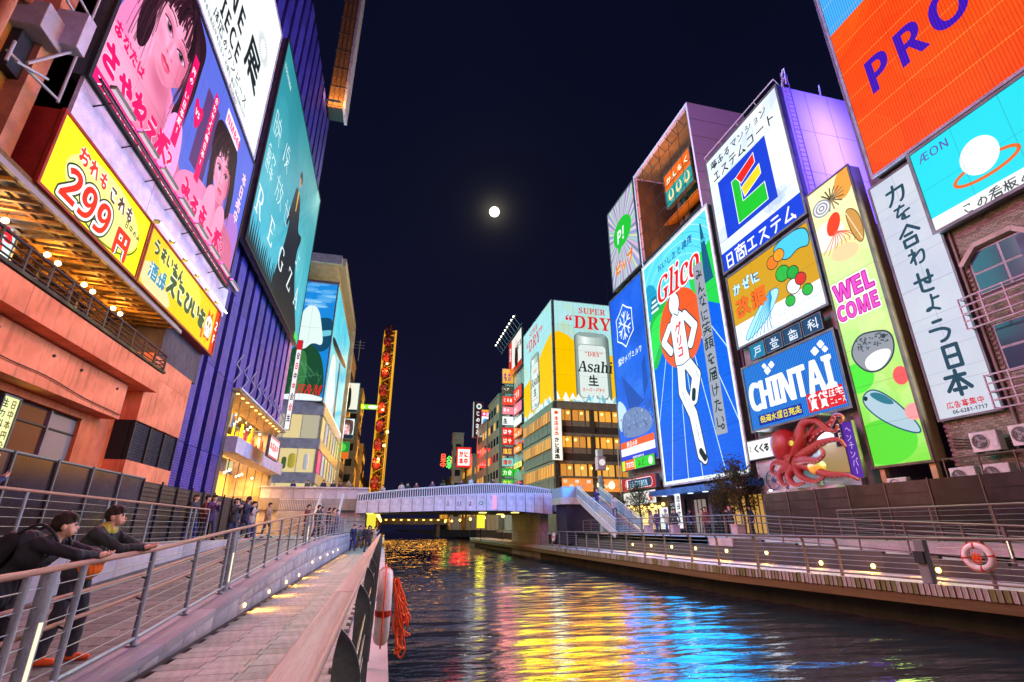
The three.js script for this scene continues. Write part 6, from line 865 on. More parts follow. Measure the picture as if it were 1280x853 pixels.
// brick building, bricks laid one by one where the photograph shows them
{
  const g = thing('brick_building', 'tan brick building with bay window hoods and pale balcony rails', 'building', RF.at(-10, UP, -0.55), RF.a);
  box('wall', 12.0, 31, 9, 0, 15.4, -4.5, worn(C(0.13, 0.11, 0.09), 0.9, { bumpScale: 0.004 }), g);
  const bm = [C(0.225, 0.205, 0.14), C(0.27, 0.25, 0.175), C(0.17, 0.155, 0.105), C(0.25, 0.23, 0.18)].map((k) => worn(k, 0.8, { bumpScale: 0.003 }));
  const holes = [[-3.1, -0.9, 9.2, 11.0], [0.4, 2.4, 9.2, 11.0], [-3.1, -0.9, 6.0, 7.9], [0.4, 2.4, 6.0, 7.9]]; let n = 0; const rest = [[], [], [], []];
  for (let r = 0; r < 110; r++) for (let k = 0; k < 44; k++) {
    const y = 2.1 + r * 0.098, x = -5.9 + k * 0.236 + (r % 2) * 0.118; if (y > 12.4 || x > 4.6 || x < -5.9) continue; if (holes.some(([a, b, p, q]) => x > a - 0.1 && x < b + 0.1 && y > p - 0.05 && y < q + 0.05)) continue;
    const big = x > -3.6 && x < -0.4 && y > 10.9 && y < 12.4; const z = 0.012 + rr(-0.004, 0.004);
    if (big && n < 280) { const b = mesh('brick', boxGeo(0.224, 0.086, 0.05), pick(bm), g); b.position.set(x, y, z); n++; } else rest[Math.floor(rnd() * 4)].push(bg(0.224, 0.086, 0.05, x, y, z));
  }
  rest.forEach((l, i) => l.length && tag(mesh('brick_field', merged(l), bm[i], g), null, null, null, 'stuff'));
  const fr = worn(C(0.35, 0.33, 0.36), 0.5), hood = worn(C(0.42, 0.36, 0.30), 0.7);
  for (const [a, b, p, q] of holes) {
    const w = b - a, h = q - p, x = (a + b) / 2, y = (p + q) / 2, wn = box('window', w, h, 0.06, x, y, 0.03, fr, g);
    for (const s of [-1, 1]) for (const t of [-1, 1]) box('pane', w / 2 - 0.1, h / 2 - 0.1, 0.03, (s * w) / 4, (t * h) / 4, 0.03, M({ color: C(0.03, 0.045, 0.07), roughness: 0.12 }), wn);
    box('curtain', 0.3, h - 0.2, 0.012, w / 2 - 0.35, 0, 0.052, worn(C(0.1, 0.13, 0.2), 0.8), wn);
    if (p > 9) { box('hood', w * 0.62, 0.2, 0.28, 0, h / 2 + 0.2, 0.12, hood, wn); for (const s of [-1, 1]) { const k = box('hood_leg', 0.95, 0.19, 0.26, s * (w * 0.31 + 0.3), h / 2 - 0.1, 0.12, hood, wn); k.rotation.z = -s * 0.75; } }
    const bal = mesh('balcony_rail', merged([...[0, 0.32, 0.64, 0.96, 1.28].map((yy) => tubeGeo([-w / 2 - 0.5, yy, 0.6], [w / 2 + 0.5, yy, 0.6], 0.035, 6)), ...[-1, -0.5, 0, 0.5, 1].map((k) => tubeGeo([k * (w / 2 + 0.5), 0, 0.6], [k * (w / 2 + 0.5), 1.32, 0.6], 0.035, 6)), ...[-1, 1].flatMap((k) => [0.05, 0.64, 1.28].map((yy) => tubeGeo([k * (w / 2 + 0.5), yy, 0], [k * (w / 2 + 0.5), yy, 0.6], 0.03, 6)))]), worn(C(0.5, 0.42, 0.46), 0.5), wn); bal.position.set(0, -h / 2 - 1.35, 0);
  }
  bar('drain_pipe', [-3.4, 0, 0.12], [-3.4, 12.4, 0.12], 0.06, worn(C(0.25, 0.2, 0.18), 0.5), g); for (let i = 0; i < 4; i++) mesh('cable_run', pathGeo([[-5.8, 3.9 - i * 0.12, 0.1], [-4, 3.6 - i * 0.1, 0.16], [-2.4, 3.9 - i * 0.2, 0.1], [-0.2, 3.5, 0.14]], 0.018, 24, 5), mat.dark, g);
}
{ // air-conditioner units under the brush-letter sign
  const body = worn(C(0.62, 0.6, 0.56), 0.5, { bumpScale: 0.0006 }), fan = M({ color: C(0.03, 0.03, 0.03), roughness: 0.6 });
  const make = () => { const g = thing('air_conditioner', '', 'air conditioner', [0, 0, 0], RF.a, 'outdoor units under the brush-letter sign'); rbox('casing', 0.95, 0.74, 0.36, 0, 0.37, 0, body, g, 0.03);
    const ring = mesh('fan_grille', new THREE.TorusGeometry(0.29, 0.018, 6, 24), body, g); ring.position.set(-0.13, 0.38, 0.19); const disc = mesh('fan', new THREE.CircleGeometry(0.28, 24), fan, g); disc.position.set(-0.13, 0.38, 0.184); const blades = mesh('blade', merged([0, 1, 2].map((i) => new THREE.BoxGeometry(0.2, 0.1, 0.01).translate(0.12, 0, 0).rotateZ(i * 2.09))), mat.greySteel, g); blades.position.set(-0.13, 0.38, 0.189);
    for (let i = 0; i < 5; i++) { const t = mesh('grille_ring', new THREE.TorusGeometry(0.05 + i * 0.05, 0.005, 4, 20), body, g); t.position.set(-0.13, 0.38, 0.195); } box('valve_cover', 0.16, 0.3, 0.02, 0.36, 0.3, 0.19, mat.paleSteel, g); for (const x of [-0.35, 0.35]) box('foot', 0.08, 0.08, 0.4, x, -0.04, 0, mat.dark, g); return g; };
  const first = make(); [['cream outdoor unit on a bracket, highest under the brush-letter sign', -14.25, 4.25], ['cream outdoor unit standing lowest beside the welcome sign', -15.35, 3.05], ['cream outdoor unit directly below the highest one', -14.2, 3.05], ['cream outdoor unit high on the brick wall past the brush-letter sign', -12.9, 4.3], ['cream outdoor unit low on the brick wall by the hoarding', -12.4, 3.3]].forEach(([label, s, y], i) => { const o = i ? first.clone() : first; if (i) { o.name = numbered('air_conditioner'); scene.add(o); } o.position.set(...RF.at(s, y, 0.0)); o.userData = { ...o.userData, label }; });
  const pale = thing('air_conditioner', 'pair unit hidden low behind the hoarding beneath the welcome sign', 'air conditioner', RF.at(-17.9, 3.0, 0.3), RF.a, 'outdoor units under the brush-letter sign'); rbox('casing', 0.9, 0.6, 0.3, 0, 0.3, 0, body, pale, 0.03); const tg = mesh('fan_grille', new THREE.TorusGeometry(0.22, 0.02, 6, 20), mat.greySteel, pale); tg.position.set(-0.1, 0.32, 0.16);
  const r = thing('bracket_rack', 'thin steel bracket frame that carries the outdoor units', 'rack', RF.at(-14.4, 2.9, 0), RF.a); mesh('frame', merged([0, 1.25].flatMap((y) => [tubeGeo([-1.5, y, 0.2], [2.8, y, 0.2], 0.03, 6), tubeGeo([-1.5, y, -0.2], [2.8, y, -0.2], 0.03, 6)]).concat([-1.5, -0.2, 1, 2.8].map((x) => tubeGeo([x, -1.8, 0.2], [x, 1.3, 0.2], 0.03, 6)))), mat.brownMetal, r);
}
{ // octopus bay: white back wall, floodlights, glass orb, octopus sculpture
  const back = block('octopus_bay', 'lit white recess behind the octopus with steel trim', RF, -24.85, -20.15, 3.4, 6.85, 0.3, -0.15, worn(C(0.55, 0.55, 0.6), 0.5), 'recess');
  box('awning', 4.7, 0.1, 1.6, 0, 3.45, 0.8, mat.cabinet, back); box('inner_panel', 1.6, 1.5, 0.05, 1.2, 1.5, 0.06, lamp(C(0.55, 0.34, 0.06), 0.5), back); box('ledge', 4.7, 0.15, 1.5, 0, 0.0, 0.75, mat.paleSteel, back);
  const fl = (s, by) => { const g = thing('flood_lamp', `white flood lamp above the octopus, the one nearer the ${by}`, 'lamp', RF.at(s, 6.45, 0.75), RF.a, 'flood lamps above the octopus'); rbox('head', 0.34, 0.2, 0.2, 0, 0, 0, mat.cabinet, g, 0.02); box('lens', 0.3, 0.16, 0.02, 0, -0.03, -0.11, lamp(C(0.9, 0.96, 1), 5), g); bar('arm', [0, 0.05, 0], [0, 0.55, -0.6], 0.02, mat.paleSteel, g, 6); const l = new THREE.SpotLight(0xdce8ff, 24, 0, 1.1, 0.7); l.name = 'flood_light'; l.position.set(0, -0.05, -0.15); l.target.position.set(0, -1.4, -0.95); g.add(l, l.target); };
  fl(-23.7, 'white brushed shop sign'); fl(-21.6, 'purple upright sign');
  const oct = thing('octopus_sculpture', 'giant glossy red octopus sculpture with yellow eyes and curling arms', 'sculpture', RF.at(-21.75, 3.45, 0.75), RF.a); oct.scale.setScalar(1.16);
  const om = new THREE.MeshPhysicalMaterial({ color: C(0.42, 0.03, 0.028), map: T.stain, specularIntensity: 0.8, roughness: 0.3, bumpMap: T.bump, bumpScale: 0.02 }), pale = worn(C(0.7, 0.5, 0.44), 0.5);
  const hd = new THREE.SphereGeometry(0.68, 32, 24); { const p = hd.attributes.position; for (let i = 0; i < p.count; i++) { const x = p.getX(i), y = p.getY(i); p.setXY(i, x * 1.12 - (y < 0 ? -0.2 * y : 0), y * (y > 0 ? 1.12 : 1.2)); } hd.computeVertexNormals(); }
  const head = mesh('head', hd, om, oct); head.position.set(-1.35, 2.05, 0.1); head.rotation.z = 0.45;
  for (const z of [0.38]) { const e = mesh('eye', new THREE.SphereGeometry(0.17, 16, 12), lamp(C(1, 0.75, 0.02), 0.7), oct); e.position.set(-0.72, 2.02, z); e.scale.set(1, 0.75, 0.6); const pu = mesh('pupil', new THREE.BoxGeometry(0.03, 0.13, 0.05), mat.dark, e); pu.position.set(0.03, 0, 0.16); const br = mesh('brow', new THREE.TorusGeometry(0.2, 0.07, 8, 18, 3.2), om, oct); br.position.set(-0.72, 2.04, 0.34); }
  const mo = mesh('siphon', new THREE.CylinderGeometry(0.2, 0.3, 0.5, 16).rotateZ(1.1), om, oct); mo.position.set(-0.95, 1.35, 0.35);
  const taper = (pts, r0, r1) => { const cv = new THREE.CatmullRomCurve3(pts.map((p) => V3(...p))), N = 48, R = 12, g = new THREE.TubeGeometry(cv, N, 1, R, false), p = g.attributes.position; for (let i = 0; i <= N; i++) { const c = cv.getPointAt(i / N), r = r0 + (r1 - r0) * Math.pow(i / N, 0.8); for (let j = 0; j <= R; j++) { const k = i * (R + 1) + j; p.setXYZ(k, c.x + (p.getX(k) - c.x) * r, c.y + (p.getY(k) - c.y) * r, c.z + (p.getZ(k) - c.z) * r); } } g.computeVertexNormals(); return g; };
  const arms = [[[-0.7, 1.5, 0.2], [0, 2.0, 0.5], [0.3, 2.7, 0.5], [0.9, 2.75, 0.4], [1.5, 2.25, 0.5], [2.0, 2.1, 0.6], [2.15, 2.3, 0.6]], [[-0.8, 1.7, 0], [-0.3, 2.6, 0.1], [0.4, 2.9, 0.1], [0.5, 2.4, 0.3], [0.1, 2.0, 0.6]], [[-0.6, 1.3, 0.2], [0.3, 1.5, 0.5], [1.2, 1.75, 0.6], [2.1, 1.7, 0.6], [2.3, 1.4, 0.6]], [[-0.6, 1.1, 0.3], [0.2, 0.9, 0.6], [1.2, 0.45, 0.7], [2.2, 0.3, 0.7], [2.55, 0.1, 0.6]], [[-0.7, 1.0, 0.3], [-0.2, 0.5, 0.7], [0.6, 0.2, 0.8], [1.2, 0.35, 0.8]], [[-0.9, 1.0, 0.3], [-0.9, 0.5, 0.7], [-0.5, 0.15, 0.8], [0.1, 0.2, 0.8]], [[-1.1, 1.1, 0.3], [-1.5, 0.7, 0.6], [-1.3, 0.25, 0.75], [-0.9, 0.15, 0.8]], [[-1.2, 1.2, 0.2], [-1.9, 1.25, 0.5], [-2.0, 0.85, 0.6], [-1.7, 0.7, 0.6]], [[-0.5, 1.5, 0.1], [0.5, 2.2, 0.2], [1.4, 2.5, 0.2], [1.9, 2.8, 0.3], [2.3, 2.6, 0.4], [2.1, 2.4, 0.4]], [[-0.5, 1.2, 0.4], [0.5, 1.1, 0.9], [1.2, 1.0, 1.0], [1.6, 1.25, 1.0], [1.4, 1.5, 0.9]]];
  arms.forEach((a, i) => { const m = mesh('arm', taper(a, i < 4 ? 0.33 : 0.26, 0.05), om, oct); const cv = new THREE.CatmullRomCurve3(a.map((p) => V3(...p))); mesh('sucker', merged(Array.from({ length: 12 }, (_, k) => { const c = cv.getPointAt(0.15 + k * 0.07), r = 0.23 - k * 0.016; return new THREE.TorusGeometry(0.05 - k * 0.002, 0.02, 5, 10).translate(c.x, c.y - r * 0.55, c.z + r * 0.72); })), pale, m); });
  const orb = thing('glass_orb', 'yellow glowing ball held by the octopus arms', 'ball', RF.at(-20.95, 3.95, 1.45), RF.a); const b = mesh('ball', new THREE.SphereGeometry(0.42, 28, 20), new THREE.MeshPhysicalMaterial({ map: canvasTex(256, 128, (c, w, h) => { fill(c, '#cfd6d0', 0, 0, w, h); fill(c, '#e8c23a', 0, 0.45 * h, w, h); for (let i = 0; i < 40; i++) poly(c, '#f6e7a0', [[i / 40, 0.5], [i / 40 + 0.02, 0.2 + 0.2 * rnd()], [i / 40 + 0.04, 0.5]]); }), roughness: 0.15, clearcoat: 1 }), orb); b.position.y = 0.42;
  mesh('stand', new THREE.CylinderGeometry(0.05, 0.12, 0.5, 10).translate(0, -0.2, 0), mat.paleSteel, orb);
}
{ // white shop wall left of the bay with round wheel emblem, posters, a bright lamp at its foot
  const g = block('shop_wall', 'white panelled shop wall with a thin wheel emblem beside the octopus', RF, -27.0, -24.9, UP, 5.4, 0.4, 0.0, worn(C(0.5, 0.49, 0.48), 0.7), 'wall');
  const wh = mesh('wheel_emblem', merged([new THREE.TorusGeometry(0.55, 0.03, 6, 32), new THREE.TorusGeometry(0.1, 0.03, 6, 16), ...Array.from({ length: 8 }, (_, i) => tubeGeo([0, 0, 0], [0.55 * Math.cos(i * 0.785), 0.55 * Math.sin(i * 0.785), 0], 0.015, 5))]), M({ color: C(0.05, 0.1, 0.2), roughness: 0.4 }), g); wh.position.set(0.3, 3.1, 0.12);
  box('poster', 1.0, 0.7, 0.03, 0.2, 1.4, 0.03, M({ map: canvasTex(128, 90, (c, w, h) => { fill(c, '#e9e6da', 0, 0, w, h); fill(c, '#d8a23c', 70, 14, 44, 60); fill(c, '#8a8f98', 10, 14, 50, 60); }), roughness: 0.6 }), g);
  const l = thing('wall_lamp', 'small star-bright white lamp on top of the hoarding by the octopus', 'lamp', RF.at(-24.95, 3.5, 0.9), RF.a); rbox('housing', 0.22, 0.16, 0.2, 0, 0, 0, mat.cabinet, l, 0.02); box('lens', 0.18, 0.12, 0.02, 0, 0, 0.11, lamp(C(0.85, 1, 1), 14), l); glowLight(l, 0.2, 0.14, 60, 0xdaf4ff, [0, 0, 0.14]);
}
{ // dark steel hoarding along the right promenade
  const g = thing('steel_hoarding', 'dark glossy steel panel hoarding along the right promenade', 'hoarding'); const hm = [0, 1, 2].map((i) => M({ color: C(0.035 + 0.01 * i, 0.028 + 0.008 * i, 0.025 + 0.008 * i), specularIntensity: 0.25, roughness: 0.15 + 0.04 * i, roughnessMap: T.rough, map: T.grain, bumpMap: T.bump, bumpScale: 0.0012 }));
  for (let i = 0; i < 14; i++) { const z = -4.5 - i * 1.85; if (z < -24.5) break; const p = box('panel', 0.06, 2.22, 1.8, 20.35, UP + 1.13, z - 0.92, pick(hm), g); p.rotation.z = rr(-0.006, 0.006); for (let k = 0; k < 4; k++) box('ridge', 0.02, 0.03, 1.76, -0.037, -0.7 + k * 0.45, 0, hm[0], p); bar('post', [20.3, UP, z], [20.3, UP + 2.3, z], 0.03, mat.brownMetal, g, 6); }
}
// ---------------------------------------------------------------- beyond the bridge
const warmWin = [lamp(C(1, 0.42, 0.03), 0.9), lamp(C(1, 0.50, 0.07), 0.75), lamp(C(0.85, 0.33, 0.03), 0.7)];
{ // brewery billboard building on the corner
  const FC = new Frame(0, -66, 0), tan = worn(C(0.36, 0.28, 0.19), 0.7), br = worn(C(0.12, 0.085, 0.06), 0.6), g = thing('corner_restaurant', 'four-storey corner restaurant with amber windows under the beer can billboard', 'building', [22, UP, -66]);
  const Y = (y) => y - UP; box('core', 15.5, 33, 17.6, 8.3, 16.5, -9.2, worn(C(0.2, 0.16, 0.12), 0.7), g);
  for (const [y0, y1] of [[17.4, 18.4], [13.6, 14.0], [9.8, 10.2], [7.95, 8.15]]) { box('cornice', 15.8, y1 - y0, 0.6, 8.3, Y((y0 + y1) / 2), -0.02, tan, g); box('cornice', 0.6, y1 - y0, 18.2, 0.25, Y((y0 + y1) / 2), -9.0, tan, g); }
  for (const [y0, y1] of [[15.9, 17.4], [12.1, 13.6], [8.2, 9.8]]) for (let i = 0; i < 7; i++) {
    const x = 1.7 + i * 2.05, w = box('window', 1.85, y1 - y0, 0.1, x, Y((y0 + y1) / 2), -0.35, pick(warmWin), g); for (const dx of [-0.93, 0, 0.93]) box('mullion', 0.06, y1 - y0, 0.08, dx, 0, 0.06, br, w); const gl = mesh('globe_lamp', new THREE.SphereGeometry(0.2, 10, 8), lamp(C(1, 0.7, 0.2), 2.2), w); gl.position.set(rr(-0.6, 0.6), 0.3, 0.08);
    box('spandrel', 1.85, 0.75, 0.12, x, Y(y0 - 0.45), -0.34, worn(C(0.42, 0.31, 0.2), 0.6), g); box('dark_band', 1.95, 0.95, 0.1, x, Y(y0 - 1.3), -0.36, br, g);
    if (i < 8) { const z = -1.6 - i * 2.3, v = box('window', 0.1, y1 - y0, 2.1, -0.1, Y((y0 + y1) / 2), z, pick(warmWin), g); for (const dz of [-1.05, -0.35, 0.35]) box('mullion', 0.08, y1 - y0, 0.06, -0.06, 0, dz, br, v); for (let k = 0; k < 3; k++) box('spandrel', 0.12, 1.5, 0.6, -0.1, Y(y0 - 1.0), z - 0.7 + k * 0.72, worn(C(0.3, 0.26, 0.2), 0.6), g); }
  }
  for (const x of [0.2, 5.7, 11.9]) box('pier', 0.6, 17.5, 0.5, x, 8.6, -0.1, br, g);
  box('shop_window', 12.5, 1.7, 0.1, 7.2, Y(7.05), -0.3, lamp(C(1, 0.3, 0.04), 0.8), g); for (const x of [6.2, 7.9]) { const l = mesh('lantern_lamp', new THREE.SphereGeometry(0.42, 14, 10), lamp(C(1, 0.78, 0.3), 3), g); l.position.set(x, Y(7.0), 0.35); l.scale.y = 1.15; }
  for (let i = 0; i < 14; i++) { const d = box('dish_display', 0.5, 0.4, 0.12, 1.4 + i * 0.85, Y(7.5 - (i % 2) * 0.6), -0.2, lamp(pick([C(1, 0.85, 0.5), C(1, 0.3, 0.1), C(1, 0.95, 0.8)]), 0.7), g); }
  const l = new THREE.RectAreaLight(0xffa030, 5, 14, 9); l.name = 'window_light'; l.position.set(7.5, Y(12), 0.5); l.rotation.y = Math.PI; g.add(l); const l2 = new THREE.RectAreaLight(0xffa030, 5, 15, 9); l2.name = 'window_light'; l2.position.set(-0.5, Y(12), -8); l2.rotation.y = Math.PI / 2; g.add(l2);
  for (const x of [6, 7]) bar('roof_mast', [x + 1, 33, -4], [x + 1, 36.5, -4], 0.05, mat.dark, g, 5); bar('roof_mast', [11, 33, -3], [11, 39, -3], 0.05, mat.dark, g, 5);
  const can = (c, x, y, s) => { c.save(); c.translate(x, y); c.scale(s, s); c.beginPath(); c.roundRect(-115, -215, 230, 430, 46); { const gr = c.createLinearGradient(-115, 0, 115, 0); [[0, '#6f807c'], [0.12, '#b4c6c0'], [0.3, '#f2f8f4'], [0.5, '#c2d2cc'], [0.8, '#9eb2ac'], [1, '#5c6c68']].forEach((q) => gr.addColorStop(...q)); c.fillStyle = gr; } c.fill(); c.lineWidth = 6; c.strokeStyle = '#5a6a68'; c.stroke(); c.beginPath(); c.roundRect(-95, -140, 190, 330, 26); c.fillStyle = '#d9e5df'; c.fill(); c.lineWidth = 3; c.stroke(); oval(c, '#8ea29e', 0, -205, 100, 16);
    write(c, '"DRY"', -52, -100, 38, { color: '#d03a30', font: 'bold serif' }); slant(c, -92, -50, -0.14, () => write(c, 'Asahi', 0, 0, 94, { color: '#16201e', font: 'bold serif', gap: -0.04, sx: 0.9 })); write(c, '生', -36, 48, 68, { color: '#1a2220', weight: 0.13 }); write(c, 'スーパードライ', -78, 128, 24, { color: '#d83a2c', weight: 0.15, sx: 0.85 }); write(c, '2008', -24, 172, 22, { color: '#4a5654' }); c.restore(); };
  const paint = (side) => (c, w, h) => {
    fill(c, '#a8dcdf', 0, 0, w, h); mottled(c, ['#c8eef0', '#88c8d0'], 40, 70); poly(c, '#f8bf00', side ? [[0, 0.62], [0.25, 0.58], [0.5, 0.5], [0.78, 0.38], [0.9, 0.35], [1, 0.34], [1, 1], [0, 1]] : [[0, 0.33], [0.1, 0.32], [0.22, 0.345], [0.36, 0.42], [0.5, 0.5], [0.7, 0.54], [1, 0.52], [1, 1], [0, 1]]); mottled(c, ['#ffd840', '#f0a800'], 18, 60);
    for (let i = 0; i < 12; i++) fill(c, 'rgba(60,90,60,0.14)', (i * w) / 12, 0, 3, h); can(c, (side ? 0.42 : 0.6) * w, 0.655 * h, h / 820 * (side ? 1.1 : 1.3)), void 0; write(c, 'SUPER', (side ? 0.24 : 0.42) * w, 0.035 * h, 0.085 * h, { color: '#d8202a', font: 'bold serif' }); slant(c, (side ? 0.12 : 0.2) * w, 0.11 * h, -0.06, () => write(c, '“DRY”', 0, 0, 0.185 * h, { color: '#dc1c26', font: 'bold serif' }));
    for (let i = 0; i < 60; i++) { const x = rnd() * (side ? 0.9 : 1), y = 0.93 + 0.09 * rnd(); poly(c, pick(['#d6f2f4', '#a6dbe2', '#78bccb', '#eefcfc']), [[x - 0.05, y + 0.05], [x, y - 0.03 * rnd()], [x + 0.05, y + 0.05]]); }
  };
  sign('beer_billboard_sign', 'pale blue and yellow billboard with a large silver beer can facing the bridge', FC, [22.0, 32.3, 18.45, 34.2], 0.35, { category: 'billboard', glow: 0.95, light: 3.4, lightColor: 0xe8e070, depth: 0.4, trim: 0.08, trimMat: mat.paleSteel, tex: canvasTex(620, 900, paint(0)) });
  sign('beer_billboard_sign', 'narrow side of the beer can billboard along the canal', RF, [-82.0, -65.6, 18.45, 34.2], 0.05, { category: 'billboard', glow: 0.95, light: 3.4, lightColor: 0xe8e070, depth: 0.4, trim: 0.08, trimMat: mat.paleSteel, tex: canvasTex(900, 900, paint(1)) });
  sign('crab_sign', 'tall white upright sign with red and black characters on the restaurant corner', FC, [21.25, 22.75, 10.1, 17.2], 0.95, { glow: 1.0, light: 2, lightColor: 0xfff0d8, depth: 0.5, trimMat: worn(C(0.6, 0.55, 0.4), 0.5), tex: canvasTex(120, 560, (c, w, h) => { fill(c, '#f8f3e4', 0, 0, w, h); oval(c, '#e84818', 60, 44, 24, 18); write(c, '本店', 34, 84, 50, { vertical: true, color: '#e23a1c', weight: 0.15 }); write(c, '道楽', 34, 198, 50, { vertical: true, color: '#e23a1c', weight: 0.1 }); write(c, 'かに道楽', 30, 312, 58, { vertical: true, color: '#1c1a18', weight: 0.15, gap: 0.04 }); }) });
}
function cityBlock(name, label, x0, x1, z0, z1, h, m, o = {}) {   // a back-row building with real windows towards the canal and the camera
  const g = thing(name, label, 'building', [(x0 + x1) / 2, UP, (z0 + z1) / 2], 0, o.group), w = x1 - x0, d = z0 - z1; box('wall', w, h, d, 0, h / 2, 0, m, g); box('roof_edge', w + 0.3, 0.4, d + 0.3, 0, h + 0.2, 0, m, g);
  const face = o.face ?? -1, fl = Math.floor((h - 3) / 3.4), nz = Math.max(1, Math.floor(d / 3)), nx = Math.max(1, Math.floor(w / 2.6));
  for (let f = 0; f < fl; f++) { for (let i = 0; i < nz; i++) box('window', 0.08, 1.6, 1.7, face * (w / 2 + 0.02), 4 + f * 3.4, d / 2 - 1.6 - i * 3, rnd() < (o.lit ?? 0.35) ? pick(warmWin) : mat.darkGlass, g); for (let i = 0; i < nx; i++) box('window', 1.4, 1.6, 0.08, -w / 2 + 1.4 + i * 2.6, 4 + f * 3.4, d / 2 + 0.02, rnd() < (o.lit ?? 0.35) ? pick(warmWin) : mat.darkGlass, g); }
  return g;
}
const cWall = [C(0.30, 0.27, 0.24), C(0.38, 0.36, 0.33), C(0.22, 0.2, 0.19), C(0.33, 0.27, 0.2)].map((k) => worn(k, 0.8, { map: T.stain }));
cityBlock('office_building', 'grey building beside the beer billboard with a column of shop signs', 22.6, 40, -83.7, -100, 29, cWall[1], { lit: 0.2 });
cityBlock('office_building', 'tall plain tan building behind the column of shop signs', 21.6, 36, -101, -113, 27, cWall[3]); cityBlock('office_building', 'brown mid-rise below the pink magazine billboard', 21.5, 40, -114, -128, 24, cWall[0]); cityBlock('office_building', 'low pale building near the red neon sign', 20.6, 36, -129, -150, 18, cWall[1], { lit: 0.6 }); cityBlock('office_building', 'dark block at the far end of the right bank', 18.5, 44, -151, -185, 15, cWall[2], { lit: 0.5 });
cityBlock('clock_tower_block', 'slim pale tower above the red neon sign', 16.4, 19.2, -136, -139, 24.5, cWall[1], { lit: 0 });
{ // column of projecting shop signs
  const SF = new Frame(0, -92, 0), rows = [[462, 480, '#d8a23c', 'もか', '#6a2a80'], [483.5, 492, '#4a4638', 'ヘアサ', '#e8e4d0'], [496, 507, '#f0402a', 'こまき', '#fff4ec'], [509, 518.5, '#f08090', '日の丸', '#fff'], [521, 532, '#e8f0ee', '生', '#2a302c'], [535, 545, '#e8281c', 'はや', '#fff'], [546, 556.5, '#e0241a', 'はや', '#fff4d0'], [559, 570, '#6a3040', '酒店', '#f0c040'], [573, 583.5, '#7ac8c0', '酒中', '#d02a20'], [586, 596, '#2ab02a', '力合', '#e8f8d8'], [599.5, 606, '#3aa838', 'かに', '#f0e060']];
  const pole = thing('sign_pole', 'grey steel mast that carries the column of shop signs', 'mast', [22.7, UP, -92.4]); box('mast', 0.35, 30.5, 0.35, 0, 15.2, 0, mat.greySteel, pole); for (let i = 0; i < 7; i++) box('arm', 2.8, 0.1, 0.1, -1.2, 9 + i * 3.4, 0, mat.greySteel, pole);
  rows.forEach(([a, b, col, t, fg], i) => { const y1 = SF.hit(638, a)[1], y0 = SF.hit(638, b)[1]; sign('shop_sign', `small ${['ochre', 'dark olive', 'orange-red', 'pink', 'white', 'bright red', 'deep red', 'maroon', 'teal', 'green', 'low green'][i]} shop sign on the steel mast, number ${i + 1} from its top`, SF, [20.25, 22.5, y0, y1], 0, { glow: 1.05, light: 1.8, lightColor: col, depth: 0.4, group: 'shop signs on the mast', tex: canvasTex(128, 72, (c, w, h) => { fill(c, col, 0, 0, w, h); write(c, t, 10, 12, [...t].length > 2 ? 34 : 48, { color: fg, weight: 0.16 }); }) }); });
  const side = [[649, 470, 660, 492, '#7fd6e0', 'いさむ', 'pale cyan'], [649, 476, 658, 497, '#e83a30', 'こまる', 'vermilion'], [649, 497, 658, 513, '#f07a90', 'さくら', 'rose'], [649, 515, 660, 528, '#d8ecec', 'みなと', 'pale grey'], [649, 531, 661, 543, '#f07a14', 'かんさい', 'orange'], [649, 551, 661, 563, '#f58a1c', 'いなか', 'amber'], [649, 573, 662, 583, '#d8e060', 'たこ日', 'lime yellow'], [649, 599, 660, 608, '#e84040', 'はな', 'low red']];
  side.forEach(([x0, ya, x1, yb, col, t, nm], i) => { if (!i) return; const p = RF.hit(x1, (ya + yb) / 2), h = Math.abs(RF.hit((x0 + x1) / 2, ya)[1] - RF.hit((x0 + x1) / 2, yb)[1]) * 0.8, y = RF.hit((x0 + x1) / 2, (ya + yb) / 2)[1]; sign('wall_shop_sign', `${nm} shop sign on the side wall beside the beer billboard`, RF, [-89.5, -83.5, y - h / 2, y + h / 2], 0.1, { glow: 1.0, light: 1.6, lightColor: col, depth: 0.3, group: 'shop signs beside the beer billboard', tex: canvasTex(192, 72, (c, w, hh) => { fill(c, col, 0, 0, w, hh); write(c, t, 14, 12, 46, { color: i > 5 ? '#c82020' : '#fff6e8', weight: 0.16, sx: 0.85 }); }) }); });
  sign('portrait_billboard_sign', 'red-edged billboard with a person in dark clothes under a row of floodlights', RF, [-93, -82.8, 29.4, 36.6], 0.2, { category: 'billboard', glow: 0.9, light: 2, lightColor: 0xffd8c8, tex: canvasTex(300, 220, (c, w, h) => { fill(c, '#efe6de', 0, 0, w, h); fill(c, '#d8281c', 0, 0, 70, h); write(c, '力日', 12, 30, 44, { vertical: true, color: '#fff', weight: 0.15 }); fill(c, '#c8241c', 70, 186, 230, 34); blob(c, '#2a1c18', [[0.5, 0.3], [0.62, 0.2], [0.7, 0.35], [0.74, 0.9], [0.44, 0.9]]); oval(c, '#f0c8b0', 0.6 * w, 0.26 * h, 22, 28); write(c, '日本', 200, 60, 44, { color: '#30343a' }); }) });
